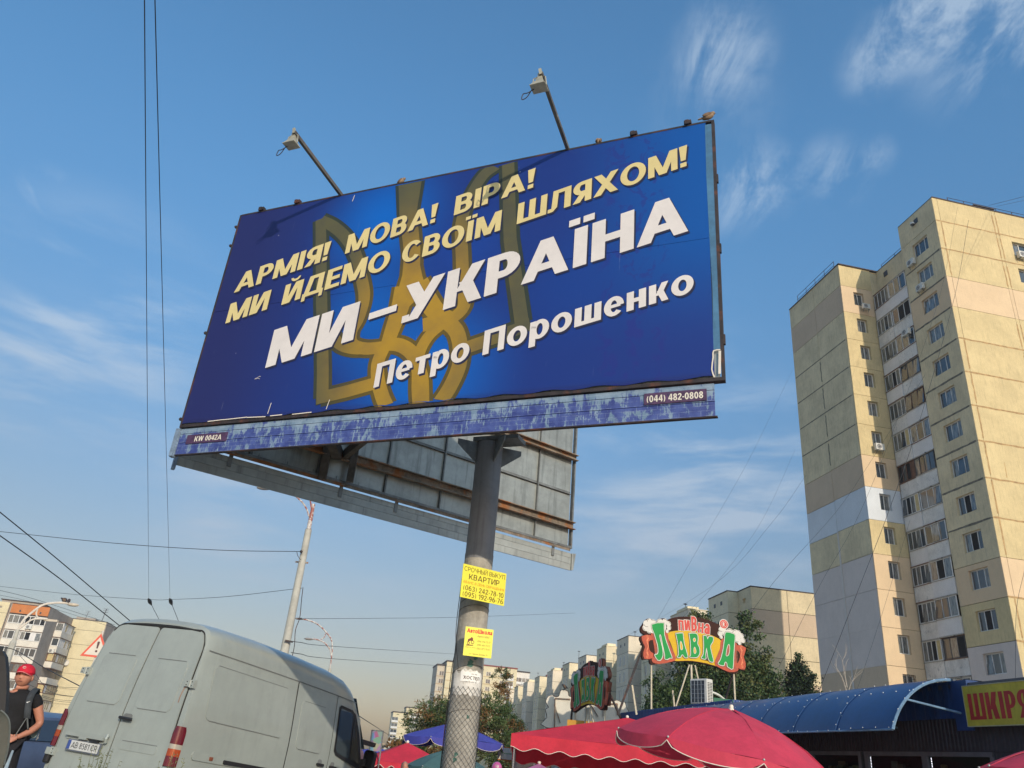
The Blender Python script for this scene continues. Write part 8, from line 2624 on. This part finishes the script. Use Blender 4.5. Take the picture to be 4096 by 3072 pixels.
# warning sign
wsn = thing('warning_sign', 'red-edged triangular warning sign with exclamation mark left of the van', 'road sign', at_az(-24.95, 30, gz(-12, 27)), radians(16))
zt_ = at(412, 2535, 30).z - wsn.location.z
H3 = .74; hwd = .435
tri = lambda s_, dz=0: [(-hwd * s_, zt_ - H3 * .667 - H3 * .333 * s_), (hwd * s_, zt_ - H3 * .667 - H3 * .333 * s_), (0, zt_ - H3 * .667 + H3 * .667 * s_)]
TF = lambda a, b, d: (a, -d, b)
q = MB(); q.prism(tri(1.0), TF, 0, .02); q.build('plate', mat('sign_redpaint', (.62, .07, .035), .45, .05), wsn)
q = MB(); q.prism(tri(.76), TF, .018, .024, back=False); q.build('field', mat('sign_offwhite', (.60, .54, .46), .5, .04), wsn)
q = MB(); q.face([TF(a, b, .027) for a, b in [(-.022, zt_ - .47), (.022, zt_ - .47), (.038, zt_ - .27), (0, zt_ - .25), (-.038, zt_ - .27)]]); q.face([TF(.036 * cos(a), zt_ - .555 + .036 * sin(a), .027) for a in [2 * pi * k / 12 for k in range(12)]]); q.build('exclamation_mark', mat('sign_ink', (.06, .01, .015), .5, 0), wsn)
q = MB(); q.tube([(.02, .04, 0), (.02, .04, zt_ + .1)], .035, 8); q.build('post', whl, wsn)

# ================================================================== overhead wires
wm = mat('wire_black', (.02, .02, .022), .6, .1)


def wire(label, pts, r_, k=6, cat='wire', grp='overhead wires'):
    q = MB(); P = smooth_pts(pts, k) if len(pts) > 2 else [Vector(p) for p in pts]
    q.tube(P, r_, 5)
    return tag(q.build('overhead_wire', wm), label, cat, grp)


a0, a1 = Vector((-3.047, 4.224, 6.2)), Vector((-14.353, 34.117, 6.2)); b0_, b1_ = Vector((-2.964, 4.216, 6.2)), Vector((-13.277, 33.603, 6.2))
wire('left one of the two long trolley wires running up out of the picture', [a0 - (a1 - a0) * .4, a1], .0045)
wire('right one of the two long trolley wires running up out of the picture', [b0_ - (b1_ - b0_) * .4, b1_], .0045)
c1, c2 = at(632, 2470, 39.5) , at(712, 2480, 39.0)
wire('left trolley wire beyond its junction above the van roof', [a1, c1, c1 + (c1 - a1) * 4], .011)
wire('right trolley wire beyond its junction above the van roof', [b1_, c2, c2 + (c2 - b1_) * 4], .011)
for lb, p_, d_ in (('left wire junction clamp hanging above the van', a1, (c1 - a1)), ('right wire junction clamp hanging above the van', b1_, (c2 - b1_))):
    q = MB(); d_ = d_.normalized(); q.tube([p_ - d_ * .1, p_ + d_ * .1, p_ + d_ * .35, p_ + d_ * .75], [.03, .07, .08, .025], 6); tag(q.build('wire_clamp', wm), lb, 'clamp', 'wire clamps')
wire('lower cross wire from the tram pole through the wire clamps to the left', [at(1208, 2352, 26.9), at(900, 2387, 29), b1_ + Vector((0, 0, .0)), a1, at(300, 2378, 42), at(-40, 2341, 50)], .008)
wire('upper cross wire from the tram pole to the left edge', [at(1205, 2206, 26.9), at(870, 2200, 29), at(450, 2172, 33), at(-40, 2122, 38)], .011)
wire('thick slanting cable ending behind the van roof, upper one', [at(-60, 2000, 18), at(240, 2245, 20), at(530, 2492, 23)], .011)
wire('thick slanting cable ending behind the van roof, lower one', [at(-60, 2100, 18), at(240, 2315, 20), at(500, 2520, 23)], .011)
wire('cable from the white lamp down behind the van', [at(-40, 2588, 55), at(55, 2598, 58), at(180, 2672, 50), at(340, 2755, 40)], .022)
wire('thin cable crossing the left block under the thick one', [at(60, 2600, 58), at(130, 2680, 54), at(200, 2765, 50), at(320, 2790, 45)], .012)
for (y0, y1), w_ in zip(((2730, 2752), (2757, 2790), (2780, 2805), (2785, 2812)), ('highest', 'second highest', 'second lowest', 'lowest')):
    wire(w_ + ' of four thin sagging cables before the cream gable wall', [at(110, y0 - 20, 70), at(220, (y0 + y1) / 2 + 4, 70), at(345, y1, 70)], .013, grp='thin cables before the cream wall')
wire('thin wires over the orange-topped roof', [at(-40, 2352, 75), at(150, 2400, 80), at(460, 2500, 90)], .016)
wire('thin high wire falling behind the orange-topped roof', [at(-40, 2372, 75), at(150, 2415, 80), at(460, 2512, 90)], .012)
wire('thin line from the tram pole across to the billboard pole', [at(1190, 2475, 27), at(1500, 2473, 33), at(1860, 2468, 40), at(2300, 2452, 60)], .007)
wire('thin line sagging right from the tram pole to the far tower', [at(1165, 2565, 27), at(1400, 2590, 50), at(1880, 2620, 110)], .012)
wire('lowest thin line from the tram pole to the far tower', [at(1165, 2610, 27), at(1400, 2640, 50), at(1880, 2670, 110)], .012)
wire('thin line dipping from the van bonnet to the far cream tower', [at(1430, 2860, 30), at(1500, 2905, 50), at(1570, 2950, 90)], .016)
# cables slung from the tall block down to the shops
T_ = at(3874, 881, 62)
wire('black cable slung from the tower roof down to the shop roofs', [T_, at(3819, 1184, 58), at(3675, 1694, 50), at(3553, 2050, 46), at(3437, 2350, 42), at(3275, 2768, 37)], 0.0130)
wire('thin cable left of the black one across the tower', [at(3830, 830, 62), at(3760, 1180, 58), at(3600, 1650, 52), at(3440, 2050, 46), at(3280, 2340, 42), at(3114, 2672, 38)], 0.0074)
wire('thin cable across the gable towards the dark conifer', [at(3700, 1500, 58), at(3480, 1850, 52), at(3342, 2050, 48), at(3098, 2325, 42), at(2900, 2600, 38)], 0.0074)
wire('thin cable on the right before the tower balconies', [at(3640, 2080, 52), at(3590, 2250, 48), at(3530, 2450, 42), at(3430, 2755, 36)], 0.0062)
wire('short dark cable by the right edge above the yellow sign', [at(4130, 2130, 24), at(4096, 2290, 22), at(4066, 2440, 20), at(4062, 2720, 18)], 0.0043)
wire('faint slanting line left of the tower, nearer one', [at(3170, 1480, 70), at(3000, 1830, 60), at(2800, 2180, 50), at(2560, 2600, 42)], 0.0056)
wire('faint slanting line left of the tower, farther one', [at(3180, 1800, 70), at(3060, 2060, 60), at(2900, 2290, 50), at(2700, 2500, 42)], 0.0056)
wire('line from the gable corner down to the far roofs', [at(3225, 1900, 72), at(3080, 2100, 70), at(2840, 2350, 80), at(2480, 2560, 120)], 0.0087)
wire('upper pair of lines leaving the tower roof to the right', [at(3955, 822, 68), at(4140, 775, 60)], 0.0136)
wire('lower pair of lines leaving the tower roof to the right', [at(3985, 826, 68), at(4140, 792, 60)], 0.0099)
wire('cable draped behind the shop sign posts', [at(2575, 2650, 36), at(2590, 2740, 36), at(2640, 2810, 36)], 0.0062)
wire('thin line crossing behind the shop sign to the canopy', [at(2600, 2655, 44), at(2900, 2745, 40), at(3060, 2790, 36)], 0.0074)

# ================================================================== air
hz_m = bpy.data.materials.new('haze_air'); hz_m.use_nodes = True
hn = hz_m.node_tree; hn.nodes.remove(hn.nodes['Principled BSDF'])
pv = hn.nodes.new('ShaderNodeVolumePrincipled'); pv.inputs['Density'].default_value = .0004; pv.inputs['Color'].default_value = (.93, .95, 1, 1)
pv.inputs['Anisotropy'].default_value = .2
hn.links.new(pv.outputs[0], hn.nodes['Material Output'].inputs['Volume'])
q = MB(); q.box(-260, 160, -30, 480, GZ - 2, 56); tag(q.build('haze', hz_m), kind='stuff')
